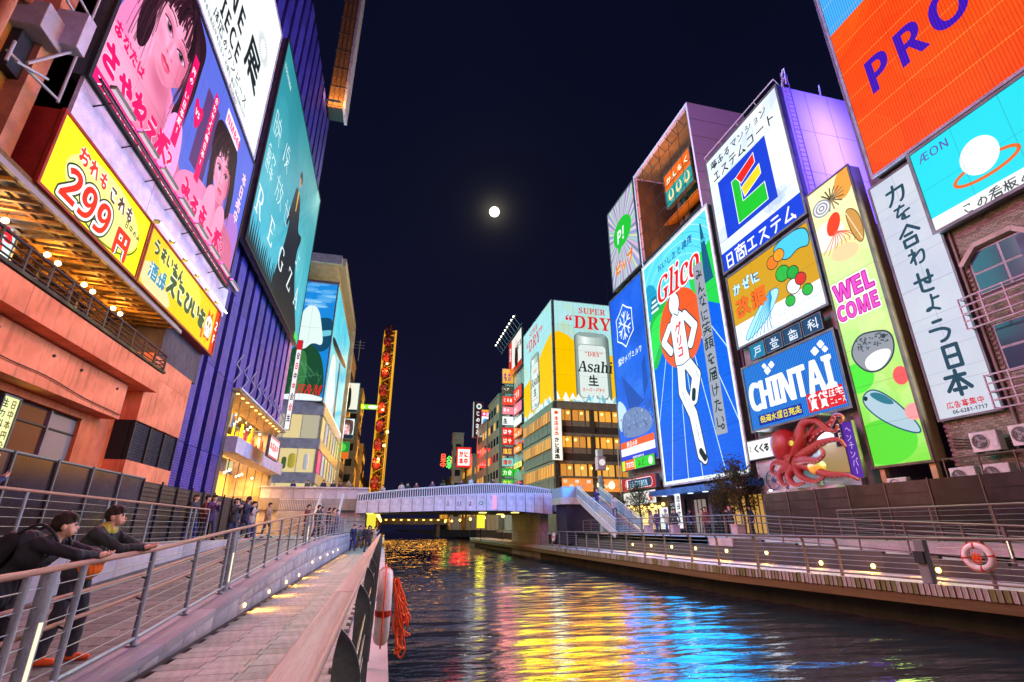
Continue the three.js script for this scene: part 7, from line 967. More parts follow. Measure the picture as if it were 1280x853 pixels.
  const fl = thing('floodlight_rack', 'row of white floodlights on long arms above the portrait billboard', 'floodlights', RF.at(-90.5, 37.2, 0.2), RF.a); for (let i = 0; i < 10; i++) { const x = -9.5 + i * 1.8; bar('arm', [x, 0, 0], [x, 1.6, 1.2], 0.06, mat.greySteel, fl, 5); rbox('lamp_head', 0.36, 0.26, 0.3, x, 1.7, 1.3, lamp(C(0.95, 1, 0.8), 4), fl, 0.05); } bar('beam', [-10, 1.6, 1.2], [8, 1.6, 1.2], 0.07, mat.greySteel, fl, 5); bar('beam', [-10, 0, 0], [8, 0, 0], 0.07, mat.greySteel, fl, 5);
}
{ // far right: magazine billboard, black upright sign, red neon, red and green neon letters
  const PF = new Frame(0, -124, 0), r = (px0, py0, px1, py1, f = PF) => { const a = f.hit(px0, py0), b = f.hit(px1, py1); return [a[0], b[0], b[1], a[1]]; };
  sign('magazine_poster_sign', 'white and magenta rooftop poster with a blue disc on the far right bank', PF, r(602, 512, 617, 543), 0, { category: 'billboard', glow: 1, light: 2, lightColor: 0xffc8e0, tex: canvasTex(160, 320, (c, w, h) => { fill(c, '#f7eef2', 0, 0, w, h); fill(c, '#f0a020', 0, 0, w, 30); fill(c, '#e8287a', 0, 30, w, 60); write(c, '本日売', 10, 36, 44, { color: '#fff', weight: 0.15 }); oval(c, '#3aa0e0', 50, 170, 36, 50); blob(c, '#3a2420', [[0.6, 0.45], [0.8, 0.4], [0.9, 0.7], [0.6, 0.75]]); fill(c, '#c82050', 0, 250, w, 36); fill(c, '#2a9a5a', 0, 296, w, 24); }) });
  sign('black_upright_sign', 'dark maroon upright sign with white marks behind the magazine poster', PF, r(594, 499, 606, 545), -3, { glow: 0.9, light: 1, lightColor: 0xe0e8e8, depth: 1.2, tex: canvasTex(96, 320, (c, w, h) => { fill(c, '#3a1820', 0, 0, w, h); oval(c, '#eef4f0', 56, 40, 26, 26); oval(c, '#3a6a60', 56, 40, 14, 14); for (let i = 0; i < 4; i++) write(c, 'このさと'[i], 24, 80 + i * 56, 46, { color: '#f2f4f0', weight: 0.17 }); fill(c, '#bfe0dc', 0, 0, 8, h); }) });
  const QF = new Frame(0, -133, 0);
  sign('red_neon_sign', 'square white sign with a red border and red characters glowing far off', QF, r(571, 559, 588.5, 585, QF), 0, { glow: 1.2, light: 4, lightColor: 0xff3020, tex: canvasTex(200, 200, (c, w, h) => { fill(c, '#fbe9e0', 0, 0, w, h); c.lineWidth = 22; c.strokeStyle = '#f02018'; c.strokeRect(8, 8, w - 16, h - 16); write(c, 'かに', 32, 34, 64, { color: '#e01c1c', weight: 0.18 }); write(c, '本中', 32, 106, 62, { color: '#e01c1c', weight: 0.18 }); }) });
  const NF = new Frame(0, -150, 0), neon = (nm, lb, px, col, ch) => { const a = NF.hit(px[0], px[1]), b = NF.hit(px[2], px[3]), g = thing(nm, lb, 'neon sign', NF.at((a[0] + b[0]) / 2, b[1], 0)); const hh = a[1] - b[1], n = ch.length, w = b[0] - a[0]; box('backing', w, hh, 0.2, 0, hh / 2, -0.2, mat.dark, g); [...ch].forEach((k, i) => { const s = hh / n * 0.9; mesh('neon_tube', merged(strokes(k).flatMap(([, p]) => p.slice(1).map((q, j) => tubeGeo([(p[j][0] - 0.5) * w, hh - (i + p[j][1]) * (hh / n) - 0.1, 0], [(q[0] - 0.5) * w + 1e-3, hh - (i + q[1]) * (hh / n) - 0.1, 0], 0.14, 5)))), lamp(col, 1.6), g); }); const l = new THREE.RectAreaLight(col, 5, w, hh); l.name = 'neon_light'; l.position.set(0, hh / 2, 0.3); l.rotation.y = Math.PI; g.add(l); };
  neon('neon_sign', 'red upright neon characters above the dark far block', [550.5, 567, 557.5, 584], C(1, 0.1, 0.04), '日本中'); neon('neon_sign', 'green upright neon characters beside the red ones', [557.8, 570, 564.5, 586], C(0.1, 1, 0.15), '合本');
}
// left bank beyond the corner store
{
  cityBlock('office_building', 'grey building with portrait posters behind the glass corner store', -26, -9.6, -104, -118, 35.5, cWall[1], { face: 1, lit: 0.2 }); cityBlock('office_building', 'plain grey block between the posters and the ferris wheel', -26, -7.6, -119, -131, 31, cWall[0], { face: 1, lit: 0.15 }); cityBlock('office_building', 'narrow building with green shop lights on the far left bank', -26, -6.8, -132, -150, 20, cWall[2], { face: 1, lit: 0.5 }); cityBlock('office_building', 'dark row of low buildings at the far end of the left bank', -34, -6.6, -151, -200, 14, cWall[2], { face: 1, lit: 0.5 });
  const PF = new Frame(0, -103.5, 0), r = (a, b, c, d) => { const p = PF.hit(a, b), q = PF.hit(c, d); return [p[0], q[0], q[1], p[1]]; };
  sign('figure_poster_sign', 'tall white poster with a dark standing figure on the far left building', PF, r(427, 478, 446, 516), 0, { category: 'poster', glow: 0.85, light: 1.6, lightColor: 0xfff0d8, tex: canvasTex(128, 256, (c, w, h) => { fill(c, '#f0ead8', 0, 0, w, h); blob(c, '#1c1a18', [[0.3, 0.2], [0.5, 0.1], [0.6, 0.3], [0.62, 0.9], [0.3, 0.95]]); oval(c, '#e0b89a', 54, 30, 14, 18); fill(c, '#2a2620', 0, 232, w, 24); }) });
  sign('portrait_poster_sign', 'white poster of a person with long brown hair below the figure poster', PF, r(424, 523, 441, 549), 0, { category: 'poster', glow: 0.9, light: 1.6, lightColor: 0xf0e8f0, tex: canvasTex(160, 220, (c, w, h) => { fill(c, '#eef0f4', 0, 0, w, h); woman(c, 78, 96, 0.72, 0.05, '#6a4a38'); fill(c, '#1c2434', 0, 176, w, 44); }) });
  sign('green_poster_sign', 'green and orange poster low on the far left building', PF, r(421, 552, 435, 574), 0, { category: 'poster', glow: 0.9, light: 1.4, lightColor: 0x90d070, tex: canvasTex(128, 180, (c, w, h) => { fill(c, '#1f8a30', 0, 0, w, h); fill(c, '#d8641c', 0, 110, w, 70); oval(c, '#58c84a', 60, 60, 36, 40); }) });
  const GF = new Frame(0, -131, 0), a = GF.hit(447, 505.5), b = GF.hit(472, 513); sign('green_rooftop_sign', 'lime and white rooftop sign in front of the ferris wheel', GF, [a[0], b[0], b[1], a[1]], 0.4, { glow: 1.1, light: 2, lightColor: 0xb8ff70, tex: canvasTex(256, 72, (c, w, h) => { fill(c, '#7ad020', 0, 0, w, h); oval(c, '#f4f8ea', 190, 36, 60, 26); write(c, 'こと', 20, 14, 46, { color: '#e8f8d0', weight: 0.15 }); }) });
  const ant = thing('roof_antenna', 'thin roof antenna on the grey building behind the corner store', 'antenna', [-8.8, UP + 35.9, -112]); bar('mast', [0, 0, 0], [0, 5, 0], 0.08, mat.paleSteel, ant, 5); for (let i = 0; i < 3; i++) bar('element', [-1.1, 4.4 - i * 0.7, 0], [1.1, 4.4 - i * 0.7, 0], 0.05, mat.paleSteel, ant, 5);
}
{ // ferris wheel tower: two stadium-shaped light-lined tracks with red gondolas
  const g = thing('ferris_wheel', 'slender oval ferris wheel with yellow lit lattice and red gondolas', 'ferris wheel', [-2.7, UP, -140]); const yl = lamp(C(1, 0.45, 0.01), 0.75), ym = worn(C(0.5, 0.28, 0.02), 0.5), red = worn(C(0.30, 0.03, 0.05), 0.4);
  const H = 54, R = 9, pt = (t) => { const L = H - 2 * R - 4, per = 2 * L + 2 * Math.PI * R; let d = ((t % 1) + 1) % 1 * per; const y0 = 4 + R; if (d < L) return [R, y0 + d]; d -= L; if (d < Math.PI * R) return [R * Math.cos(d / R), y0 + L + R * Math.sin(d / R)]; d -= Math.PI * R; if (d < L) return [-R, y0 + L - d]; d -= L; return [-R * Math.cos(d / R), y0 - R * Math.sin(d / R)]; };
  const N = 72; for (const x of [-1.45, 1.45]) { mesh('light_tube', new THREE.TubeGeometry(new THREE.CatmullRomCurve3(Array.from({ length: N }, (_, i) => { const [z, y] = pt(i / N); return V3(x, y, z); }), true), 160, 0.22, 6, true), yl, g); mesh('inner_track', new THREE.TubeGeometry(new THREE.CatmullRomCurve3(Array.from({ length: N }, (_, i) => { const [z, y] = pt(i / N); return V3(x * 0.9, y, z * 0.86); }), true), 160, 0.16, 6, true), ym, g); }
  const lat = [], latL = []; for (let i = 0; i < N; i++) { const [z, y] = pt(i / N), [z2, y2] = pt((i + 1) / N); (i % 2 ? lat : latL).push(tubeGeo([-1.45, y, z], [1.45, y2, z2], 0.09, 4)); lat.push(tubeGeo([1.45, y, z], [-1.45, y2, z2], 0.09, 4)); for (const x of [-1.45, 1.45]) lat.push(tubeGeo([x, y, z], [x * 0.9, y2, z2 * 0.86], 0.08, 4)); } mesh('lattice', merged(lat), ym, g); mesh('lattice_light_tube', merged(latL), yl, g);
  for (const x of [-0.9, 0.9]) for (const z of [-3, 3]) bar('tower_leg', [x, 0, z], [x, H - 8, z * 0.7], 0.35, ym, g, 8);
  for (let i = 0; i < 26; i++) { const [z, y] = pt((i + 0.5) / 26), c = mesh('gondola', new THREE.CapsuleGeometry(1.0, 1.1, 6, 12), red, g); c.position.set(-0.5, y, z * 1.18); box('gondola_window', 1.6, 0.6, 1.85, 0, 0.25, 0, M({ color: C(0.25, 0.1, 0.14), roughness: 0.2 }), c); }
  for (const [y, z] of [[5, 10], [16, 10.5], [28, 10.5], [40, 10.5]]) { const l = new THREE.PointLight(0xffa838, 420); l.name = 'tower_light'; l.position.set(0, y, z + 3.5); l.shadow.radius = 20; g.add(l); box('flood_lamp', 0.5, 0.4, 0.4, 0, y, z + 3.5, lamp(C(1, 0.7, 0.3), 4), g); bar('lamp_arm', [0, y, z - 2], [0, y, z + 3.4], 0.05, mat.dark, g, 5); }
}
// street lamps and far bridge beyond the low bridge
{
  const make = (lab, x, y0, z, h, k) => { const g = thing('street_lamp', lab, 'street lamp', [x, y0, z], 0, 'lamps beyond the bridge'); bar('pole', [0, 0, 0], [0, h, 0], 0.06, mat.dark, g, 6, 0.04); const b = mesh('globe_lamp', new THREE.SphereGeometry(0.24, 12, 10), lamp(C(1, 0.55, 0.1), k), g); b.position.y = h + 0.1; const l = new THREE.PointLight(0xffa030, 25); l.name = 'globe_light'; l.shadow.radius = 10; l.position.y = h + 0.1; g.add(l); };
  make('tall orange star-bright street lamp beside the ferris wheel foot, upper of two', -0.9, UP, -100, 17.9, 14); make('orange star-bright street lamp beside the ferris wheel foot, lower of two', -1.3, UP, -101, 15.4, 14);
  for (let i = 0; i < 6; i++) make('amber globe lamp on the far right promenade beyond the bridge', 15.6, 0, -70 - i * 14, 3.0, 6); for (let i = 0; i < 5; i++) make('amber globe lamp on the far left promenade beyond the bridge', -0.9, 0, -72 - i * 15, 3.0, 6);
  const fb = thing('far_bridge', 'lamp-lit second bridge seen under the near one', 'bridge', [7, 0, -165]); box('deck', 30, 0.8, 8, 0, 2.9, 0, mat.concrete, fb); box('parapet', 30, 0.9, 0.3, 0, 3.75, 4, worn(C(0.5, 0.36, 0.16), 0.6), fb); for (let i = 0; i < 11; i++) { const b = box('parapet_lamp', 0.6, 0.3, 0.1, -11 + i * 2.2, 3.8, 4.2, lamp(C(1, 0.65, 0.12), 3.5), fb); } const l = new THREE.RectAreaLight(0xffa830, 10, 24, 0.5); l.name = 'parapet_light'; l.position.set(0, 3.8, 4.4); l.rotation.y = Math.PI; fb.add(l); for (const x of [-9, 9]) box('pier', 1, 4, 6, x, 0.9, 0, mat.concrete, fb);
  const LFp = (px, py, z, lab, col, k) => { const p = onZ(px, py, z), g = thing('lit_banner_sign', lab, 'banner', [p[0], Math.max(0, p[1] - 0.9), p[2]]); box('panel', 1.0, 1.8, 0.12, 0, 0.9, 0, lamp(col, k), g); bar('pole', [0, -Math.max(0, p[1] - 0.9), -0.1], [0, 1.8, -0.1], 0.04, mat.dark, g, 5); const l2 = new THREE.RectAreaLight(col, 4, 1, 1.8); l2.name = 'banner_light'; l2.position.set(0, 0.9, 0.2); l2.rotation.y = Math.PI; g.add(l2); };
  LFp(464, 651, -62, 'bright yellow upright banner under the left end of the bridge', C(0.9, 0.8, 0.06), 0.9); LFp(601, 651, -66, 'bright yellow upright panel under the right end of the bridge', C(0.95, 0.85, 0.05), 1.0);
}
{ // slim clock post in front of the corner restaurant
  const g = thing('clock_post', 'slim pale clock post with a pink boxed head before the amber windows', 'clock post', [25.9, UP, -60]); bar('column', [0, 0, 0], [0, 6.6, 0], 0.42, mat.paleSteel, g, 16, 0.34); for (let i = 0; i < 3; i++) mesh('ring', new THREE.TorusGeometry(0.42, 0.06, 8, 20).rotateX(Math.PI / 2).translate(0, 5.2 + i * 0.6, 0), mat.paleSteel, g); rbox('clock_head', 1.1, 1.7, 1.0, 0.1, 8.1, 0, worn(C(0.7, 0.5, 0.66), 0.5), g, 0.12); const f = mesh('clock_face', new THREE.CylinderGeometry(0.4, 0.4, 0.06, 24).rotateX(Math.PI / 2), lamp(C(0.9, 0.85, 0.8), 0.8), g); f.position.set(0.1, 8.2, 0.53); rbox('cap', 0.8, 0.9, 0.7, 0.0, 9.4, 0, mat.white, g, 0.1); bar('side_mast', [2.6, 0, 0], [2.6, 10.4, 0], 0.08, mat.paleSteel, g, 8);
}
// ---------------------------------------------------------------- people, trees, small things
function surfaceNets(f, lo, hi, cell) {                   // mesh the zero level of a signed distance field
  const n = [0, 1, 2].map((k) => Math.ceil((hi[k] - lo[k]) / cell) + 1), [nx, ny, nz] = n, v = new Float32Array(nx * ny * nz), id = new Int32Array(nx * ny * nz).fill(-1), pos = [], idx = [], I = (x, y, z) => x + nx * (y + ny * z);
  for (let z = 0; z < nz; z++) for (let y = 0; y < ny; y++) for (let x = 0; x < nx; x++) v[I(x, y, z)] = f(lo[0] + x * cell, lo[1] + y * cell, lo[2] + z * cell);
  for (let z = 0; z < nz - 1; z++) for (let y = 0; y < ny - 1; y++) for (let x = 0; x < nx - 1; x++) {
    let m = 0, c = [0, 0, 0], k = 0; const val = []; for (let i = 0; i < 8; i++) { const q = v[I(x + (i & 1), y + ((i >> 1) & 1), z + (i >> 2))]; val.push(q); if (q < 0) m |= 1 << i; } if (m === 0 || m === 255) continue;
    for (const [a, b] of [[0, 1], [2, 3], [4, 5], [6, 7], [0, 2], [1, 3], [4, 6], [5, 7], [0, 4], [1, 5], [2, 6], [3, 7]]) if ((val[a] < 0) !== (val[b] < 0)) { const t = val[a] / (val[a] - val[b]); for (let d = 0; d < 3; d++) { const A = (a >> d) & 1, B = (b >> d) & 1; c[d] += A + (B - A) * t; } k++; }
    id[I(x, y, z)] = pos.length / 3; pos.push(lo[0] + (x + c[0] / k) * cell, lo[1] + (y + c[1] / k) * cell, lo[2] + (z + c[2] / k) * cell);
  }
  const quad = (a, b, c, d, flip) => { if (a < 0 || b < 0 || c < 0 || d < 0) return; flip ? idx.push(a, c, b, a, d, c) : idx.push(a, b, c, a, c, d); };
  for (let z = 1; z < nz - 1; z++) for (let y = 1; y < ny - 1; y++) for (let x = 1; x < nx - 1; x++) {
    const s = v[I(x, y, z)] < 0;
    if (s !== v[I(x + 1, y, z)] < 0) quad(id[I(x, y - 1, z - 1)], id[I(x, y, z - 1)], id[I(x, y, z)], id[I(x, y - 1, z)], !s);
    if (s !== v[I(x, y + 1, z)] < 0) quad(id[I(x - 1, y, z - 1)], id[I(x - 1, y, z)], id[I(x, y, z)], id[I(x, y, z - 1)], !s);
    if (s !== v[I(x, y, z + 1)] < 0) quad(id[I(x - 1, y - 1, z)], id[I(x, y - 1, z)], id[I(x, y, z)], id[I(x - 1, y, z)], !s);
  }
  const g = new THREE.BufferGeometry(); g.setAttribute('position', new THREE.Float32BufferAttribute(pos, 3)); g.setIndex(idx); g.computeVertexNormals(); return g;
}
const SKIN = [0.55, 0.33, 0.24], skinMat = M({ vertexColors: true, roughness: 0.75 });
// bones: [a, b, ra, rb, colour, k]; a figure faces +z, its feet at y = 0
function figure(bones, cell) {
  const B = bones.map(([a, b, ra, rb, col]) => ({ a, d: [b[0] - a[0], b[1] - a[1], b[2] - a[2]], ra, rb, col })); for (const b of B) b.l2 = Math.max(1e-8, b.d[0] ** 2 + b.d[1] ** 2 + b.d[2] ** 2);
  const one = (b, x, y, z) => { const px = x - b.a[0], py = y - b.a[1], pz = z - b.a[2], t = Math.max(0, Math.min(1, (px * b.d[0] + py * b.d[1] + pz * b.d[2]) / b.l2)); return Math.hypot(px - b.d[0] * t, py - b.d[1] * t, pz - b.d[2] * t) - (b.ra + (b.rb - b.ra) * t); };
  const lo = [9, 9, 9], hi = [-9, -9, -9]; for (const [a, b, ra, rb] of bones) for (let k = 0; k < 3; k++) { lo[k] = Math.min(lo[k], a[k] - ra, b[k] - rb); hi[k] = Math.max(hi[k], a[k] + ra, b[k] + rb); }
  const f = (x, y, z) => { let m = 9; for (const b of B) { const d = one(b, x, y, z), k = Math.min(0.035, 0.6 * Math.min(b.ra, b.rb)); const h = Math.max(k - Math.abs(m - d), 0) / k; m = Math.min(m, d) - h * h * k * 0.25; } return cell < 0.02 ? m + 0.0045 * Math.sin(34 * y + 9 * Math.sin(11 * x + 5 * z)) * Math.sin(17 * x + 21 * z + 6 * y) + 0.002 * Math.sin(70 * (x + z) + 40 * y) : m; };
  const g = surfaceNets(f, lo.map((v) => v - 2.5 * cell), hi.map((v) => v + 2.5 * cell), cell), p = g.attributes.position, col = new Float32Array(p.count * 3);
  for (let i = 0; i < p.count; i++) { let m = 9, c = SKIN; for (const b of B) { const d = one(b, p.getX(i), p.getY(i), p.getZ(i)); if (d < m) { m = d; c = b.col; } } col.set(c, i * 3); }
  g.setAttribute('color', new THREE.BufferAttribute(col, 3)); return g;
}
function bodyBones(o) {                                   // o: lean (radians at the hip), step, arms 'down' | 'rail' | 'phone' | 'bag', coat, legs, hair, shoe, long
  const { lean = 0, step = 0.1, arms = 'down', coat = [0.03, 0.03, 0.04], legs = [0.03, 0.03, 0.05], hair = [0.02, 0.014, 0.01], shoe = [0.04, 0.035, 0.03], fine = false, look = 0, coatLen = 0.1, bend = 0, wide = 0 } = o;
  const b = [], hip = [0, 0.92, 0], tilt = (x, y, z) => { const c = Math.cos(lean), s = Math.sin(lean); return [x, hip[1] + y * c - z * s, hip[2] + y * s + z * c]; };
  for (const s of [-1, 1]) { const f = s * step, kn = [s * 0.1, 0.5, f * 0.6 + 0.03 + bend], an = [s * (0.105 + wide), 0.08, f - bend * 0.3]; b.push([[s * 0.095, 0.9, 0], kn, 0.092, 0.066, legs], [kn, an, 0.066, 0.05, legs], [[an[0], 0.045, an[2] - 0.05], [an[0] + s * 0.015, 0.035, an[2] + 0.15], 0.045, 0.036, shoe]); }
  b.push([tilt(-0.07, 0.02, 0), tilt(0.07, 0.02, 0), 0.125, 0.125, coat], [tilt(0, 0, 0), tilt(0, 0.26, 0), 0.14, 0.145, coat], [tilt(-0.09, 0.36, 0), tilt(0.09, 0.36, 0), 0.14, 0.14, coat], [tilt(-0.16, 0.49, -0.005), tilt(0.16, 0.49, -0.005), 0.075, 0.075, coat]);
  if (coatLen) b.push([tilt(-0.06, 0, 0), [-0.08, 0.9 - coatLen, 0], 0.13, 0.13, coat], [tilt(0.06, 0, 0), [0.08, 0.9 - coatLen, 0], 0.13, 0.13, coat]);
  const nk = tilt(0, 0.55, 0.01), hc = [Math.sin(look) * 0.02, nk[1] + 0.155 - 0.05 * Math.sin(lean), nk[2] + 0.03 + 0.05 * Math.sin(lean)], R = (x, y, z) => { const c = Math.cos(look), s = Math.sin(look); return [hc[0] + x * c + z * s, hc[1] + y, hc[2] - x * s + z * c]; };
  b.push([nk, R(0, -0.03, -0.005), 0.056, 0.056, SKIN], [R(0, 0.025, -0.01), R(0, -0.045, 0.03), 0.088, 0.062, SKIN], [R(0, -0.008, 0.088), R(0, -0.022, 0.104), 0.010, 0.014, SKIN], [R(-0.09, -0.01, -0.005), R(-0.092, -0.03, -0.01), 0.014, 0.012, SKIN], [R(0.09, -0.01, -0.005), R(0.092, -0.03, -0.01), 0.014, 0.012, SKIN]);
  b.push([R(0, 0.052, -0.022), R(0, 0.02, -0.045), 0.096, 0.09, hair], [R(-0.045, 0.085, 0.045), R(0.045, 0.085, 0.045), 0.036, 0.036, hair]); if (o.longHair) b.push([R(-0.05, 0.0, -0.06), R(-0.05, -0.2, -0.07), 0.06, 0.045, hair], [R(0.05, 0.0, -0.06), R(0.05, -0.2, -0.07), 0.06, 0.045, hair]); if (o.hat) b.push([R(0, 0.09, -0.01), R(0, 0.05, -0.01), 0.102, 0.104, o.hat], [R(-0.03, 0.06, 0.1), R(0.03, 0.06, 0.1), 0.02, 0.02, o.hat]);
  if (fine) for (const s of [-1, 1]) b.push([R(s * 0.032, 0.012, 0.078), R(s * 0.032, 0.012, 0.079), 0.009, 0.009, [0.02, 0.015, 0.012]], [R(s * 0.02, -0.062, 0.083), R(0, -0.062, 0.088), 0.007, 0.008, [0.4, 0.14, 0.11]]);
  for (const s of [-1, 1]) {
    const sh = tilt(s * 0.185, 0.48, 0); let el, wr, dir;
    if (arms === 'rail') { el = o.elbow ? o.elbow(s) : [s * 0.24, sh[1] - 0.22, sh[2] + 0.2]; wr = o.wrist ? o.wrist(s) : [s * 0.05, 1.18, sh[2] + 0.3]; dir = [-s * 0.5, 0.1, 0.86]; }
    else if (arms === 'phone') { el = [s * 0.23, sh[1] - 0.25, sh[2] + 0.07]; wr = [s * 0.07, sh[1] - 0.06, sh[2] + 0.26]; dir = [-s * 0.2, 0.8, 0.5]; }
    else { el = [s * 0.25, sh[1] - 0.27, sh[2] - 0.03 - s * step * 0.5]; wr = [s * 0.24, sh[1] - 0.52, sh[2] + 0.06 - s * step * 0.9]; dir = [0, -0.97, 0.2]; }
    b.push([sh, el, 0.066, 0.052, coat], [el, wr, 0.052, 0.04, coat]);
    const U = V3(...dir).normalize(), side = V3(1, 0, 0).cross(U).lengthSq() > 0.01 ? V3(1, 0, 0).addScaledVector(U, -U.x).normalize() : V3(0, 0, 1), dn = U.clone().cross(side), at = (u, v, w = 0) => [wr[0] + U.x * u + side.x * v + dn.x * w, wr[1] + U.y * u + side.y * v + dn.y * w, wr[2] + U.z * u + side.z * v + dn.z * w];
    b.push([at(0.02, -0.018), at(0.075, -0.022), 0.024, 0.021, SKIN], [at(0.02, 0.018), at(0.075, 0.022), 0.024, 0.021, SKIN]);
    if (fine) { [[-0.033, 0.062], [-0.011, 0.074], [0.011, 0.07], [0.033, 0.054]].forEach(([v, l]) => b.push([at(0.085, v), at(0.085 + l * 0.55, v * 1.12, 0.006), 0.0105, 0.0095, SKIN], [at(0.085 + l * 0.55, v * 1.12, 0.006), at(0.085 + l * 0.8, v * 1.15, 0.03), 0.0095, 0.008, SKIN])); b.push([at(0.02, -s * 0.035), at(0.06, -s * 0.062, 0.012), 0.013, 0.011, SKIN], [at(0.06, -s * 0.062, 0.012), at(0.09, -s * 0.058, 0.022), 0.011, 0.009, SKIN]); } else b.push([at(0.085, 0), at(0.14, 0, 0.02), 0.03, 0.022, SKIN]);
  }
  return b;
}
function person(label, pos, turn, o, group, cell = 0.03) {
  const g = thing('person', label, 'person', pos, turn, group); if (o.scale) g.scale.setScalar(o.scale); mesh('body', figure([...bodyBones(o), ...(o.extra ?? [])], cell), skinMat, g); return g;
}
// two people leaning on the ramp railing
{
  const yG = rampL(6.6), railY = 1.1 + 0.05 + 0.03;
  const p1 = person('person in black hooded jacket with a backpack leaning far over the ramp railing', [-3.62, yG, -6.45], Math.PI / 2 + 0.12, { lean: 0.62, arms: 'rail', coat: [0.018, 0.02, 0.026], legs: [0.022, 0.022, 0.03], fine: true, look: 0.25, step: 0.13, coatLen: 0.05, elbow: (s) => [s * 0.24, railY + rampL(6.6) * 0 + 0.05 - yG + 0.07, 0.62], wrist: (s) => [s * 0.05, railY - yG + 0.1, 0.74], extra: [[[-0.07, 1.36, 0.12], [0.07, 1.36, 0.12], 0.085, 0.085, [0.03, 0.032, 0.04]], [[-0.09, 1.27, 0.2], [0.09, 1.27, 0.2], 0.075, 0.075, [0.05, 0.06, 0.08]]] }, null, 0.0095);
  const bp = rbox('backpack', 0.34, 0.46, 0.2, 0, 1.22, -0.06, worn(C(0.02, 0.02, 0.022), 0.7), p1, 0.07); bp.rotation.x = 0.62; mesh('backpack_strap', pathGeo([[-0.13, 1.42, 0.06], [-0.15, 1.5, 0.24], [-0.15, 1.3, 0.42], [-0.16, 1.14, 0.3]], 0.016, 20, 6), mat.dark, p1); mesh('backpack_strap', pathGeo([[0.13, 1.42, 0.06], [0.15, 1.5, 0.24], [0.15, 1.3, 0.42], [0.16, 1.14, 0.3]], 0.016, 20, 6), mat.dark, p1);
  const y2 = rampL(7.5); const p2 = person('person in dark jacket over an orange top with orange shoes leaning on the railing', [-3.5, y2, -7.55], Math.PI / 2 - 0.1, { lean: 0.38, arms: 'rail', coat: [0.028, 0.034, 0.036], legs: [0.03, 0.032, 0.045], shoe: [0.6, 0.09, 0.02], hair: [0.03, 0.02, 0.016], fine: true, look: 0.15, step: 0.1, coatLen: 0, elbow: (s) => [s * 0.22, 1.2, 0.5], wrist: (s) => [s * 0.06, railY - y2 + 0.15, 0.68], extra: [[[-0.05, 0.98, 0.1], [0.05, 0.98, 0.1], 0.115, 0.115, [0.62, 0.16, 0.02]], [[-0.04, 1.1, 0.16], [0.04, 1.1, 0.16], 0.10, 0.10, [0.55, 0.14, 0.03]], [[-0.06, 1.42, 0.2], [0.06, 1.42, 0.2], 0.07, 0.07, [0.35, 0.3, 0.05]]] }, null, 0.0095);
  person('fair-haired person in navy jacket behind the raised promenade railing', [-6.75, UP - 0.05, -10.65], 2.4, { arms: 'phone', coat: [0.02, 0.035, 0.10], hair: [0.55, 0.3, 0.12], legs: [0.35, 0.02, 0.03], fine: true }, null, 0.018);
}
const coats = [[0.03, 0.03, 0.035], [0.06, 0.03, 0.09], [0.02, 0.025, 0.06], [0.25, 0.16, 0.09], [0.35, 0.30, 0.27], [0.12, 0.03, 0.03], [0.05, 0.07, 0.05], [0.4, 0.38, 0.36], [0.03, 0.03, 0.12]];
const coatWord = ['black', 'plum', 'navy', 'tan', 'beige', 'maroon', 'olive', 'pale grey', 'dark blue'];
const crowd = (list, where, group) => list.forEach(([x, y, z, t, ci, arms = 'down', opt = {}]) => person(`person in ${coatWord[ci]} coat ${arms === 'phone' ? 'holding up a phone' : 'standing'} ${where}`, [x, y, z], t, { coat: coats[ci], arms, legs: pick([[0.02, 0.02, 0.03], [0.04, 0.05, 0.1], [0.03, 0.03, 0.16], [0.12, 0.1, 0.08]]), hair: pick([[0.015, 0.012, 0.01], [0.06, 0.03, 0.015], [0.02, 0.015, 0.012]]), step: rr(0.04, 0.2), longHair: rnd() < 0.4, scale: rr(0.94, 1.03), ...opt }, group, 0.032));
crowd([[-7.2, UP, -22.6, 1.2, 0], [-6.9, UP, -23.8, 0.9, 1, 'phone'], [-7.4, UP, -24.6, 1.7, 5], [-6.4, UP, -25.2, 1.1, 0, 'phone'], [-6.2, UP, -26.3, 1.3, 2, 'phone', { hat: [0.02, 0.02, 0.03] }], [-6.3, UP, -28.0, 1.5, 4, 'phone'], [-5.9, UP, -29.6, 1.2, 3], [-6.9, UP, -27.3, 2.0, 8]], 'by the slatted end of the panel fence', 'people by the panel fence');
crowd([[-3.6, UP, -36.5, 2.2, 0], [-4.2, UP, -37.6, 1.4, 2], [-3.5, UP, -38.6, 1.7, 3, 'phone'], [-4.6, UP, -39.4, 0.4, 7], [-3.4, UP, -40.3, 1.6, 8], [-3.8, UP, -41.6, 1.9, 0, 'phone'], [-4.5, UP, -33.4, 1.3, 5], [-3.7, UP, -31.6, 1.8, 6]], 'at the far end of the ramp', 'people at the far end of the ramp');
crowd([[-2.15, 0, -41.0, 0.5, 2], [-1.9, 0, -45.8, 1.2, 6], [-1.0, 0, -38.6, 1.3, 0, 'phone'], [-0.65, 0, -43.5, 1.5, 4, 'phone'], [-1.6, 0, -49.5, 0.3, 0], [-1.2, 0, -52.5, 2.8, 3]], 'on the lower deck near the bridge', 'people on the lower deck');
crowd([1.3, 1.9, 2.75, 4.2, 5.25, 7.15, 7.95, 12.6, 13.3, -0.4, 10.2].map((x, i) => [x, bTop(x) - 0.98, -50.2 - (i % 3) * 0.5, rr(-0.6, 0.6) + (i % 4 === 0 ? 3.1 : 0), (i * 5 + 4) % 9, i > 8 ? 'phone' : 'down']), 'on the bridge behind its balustrade', 'people on the bridge');
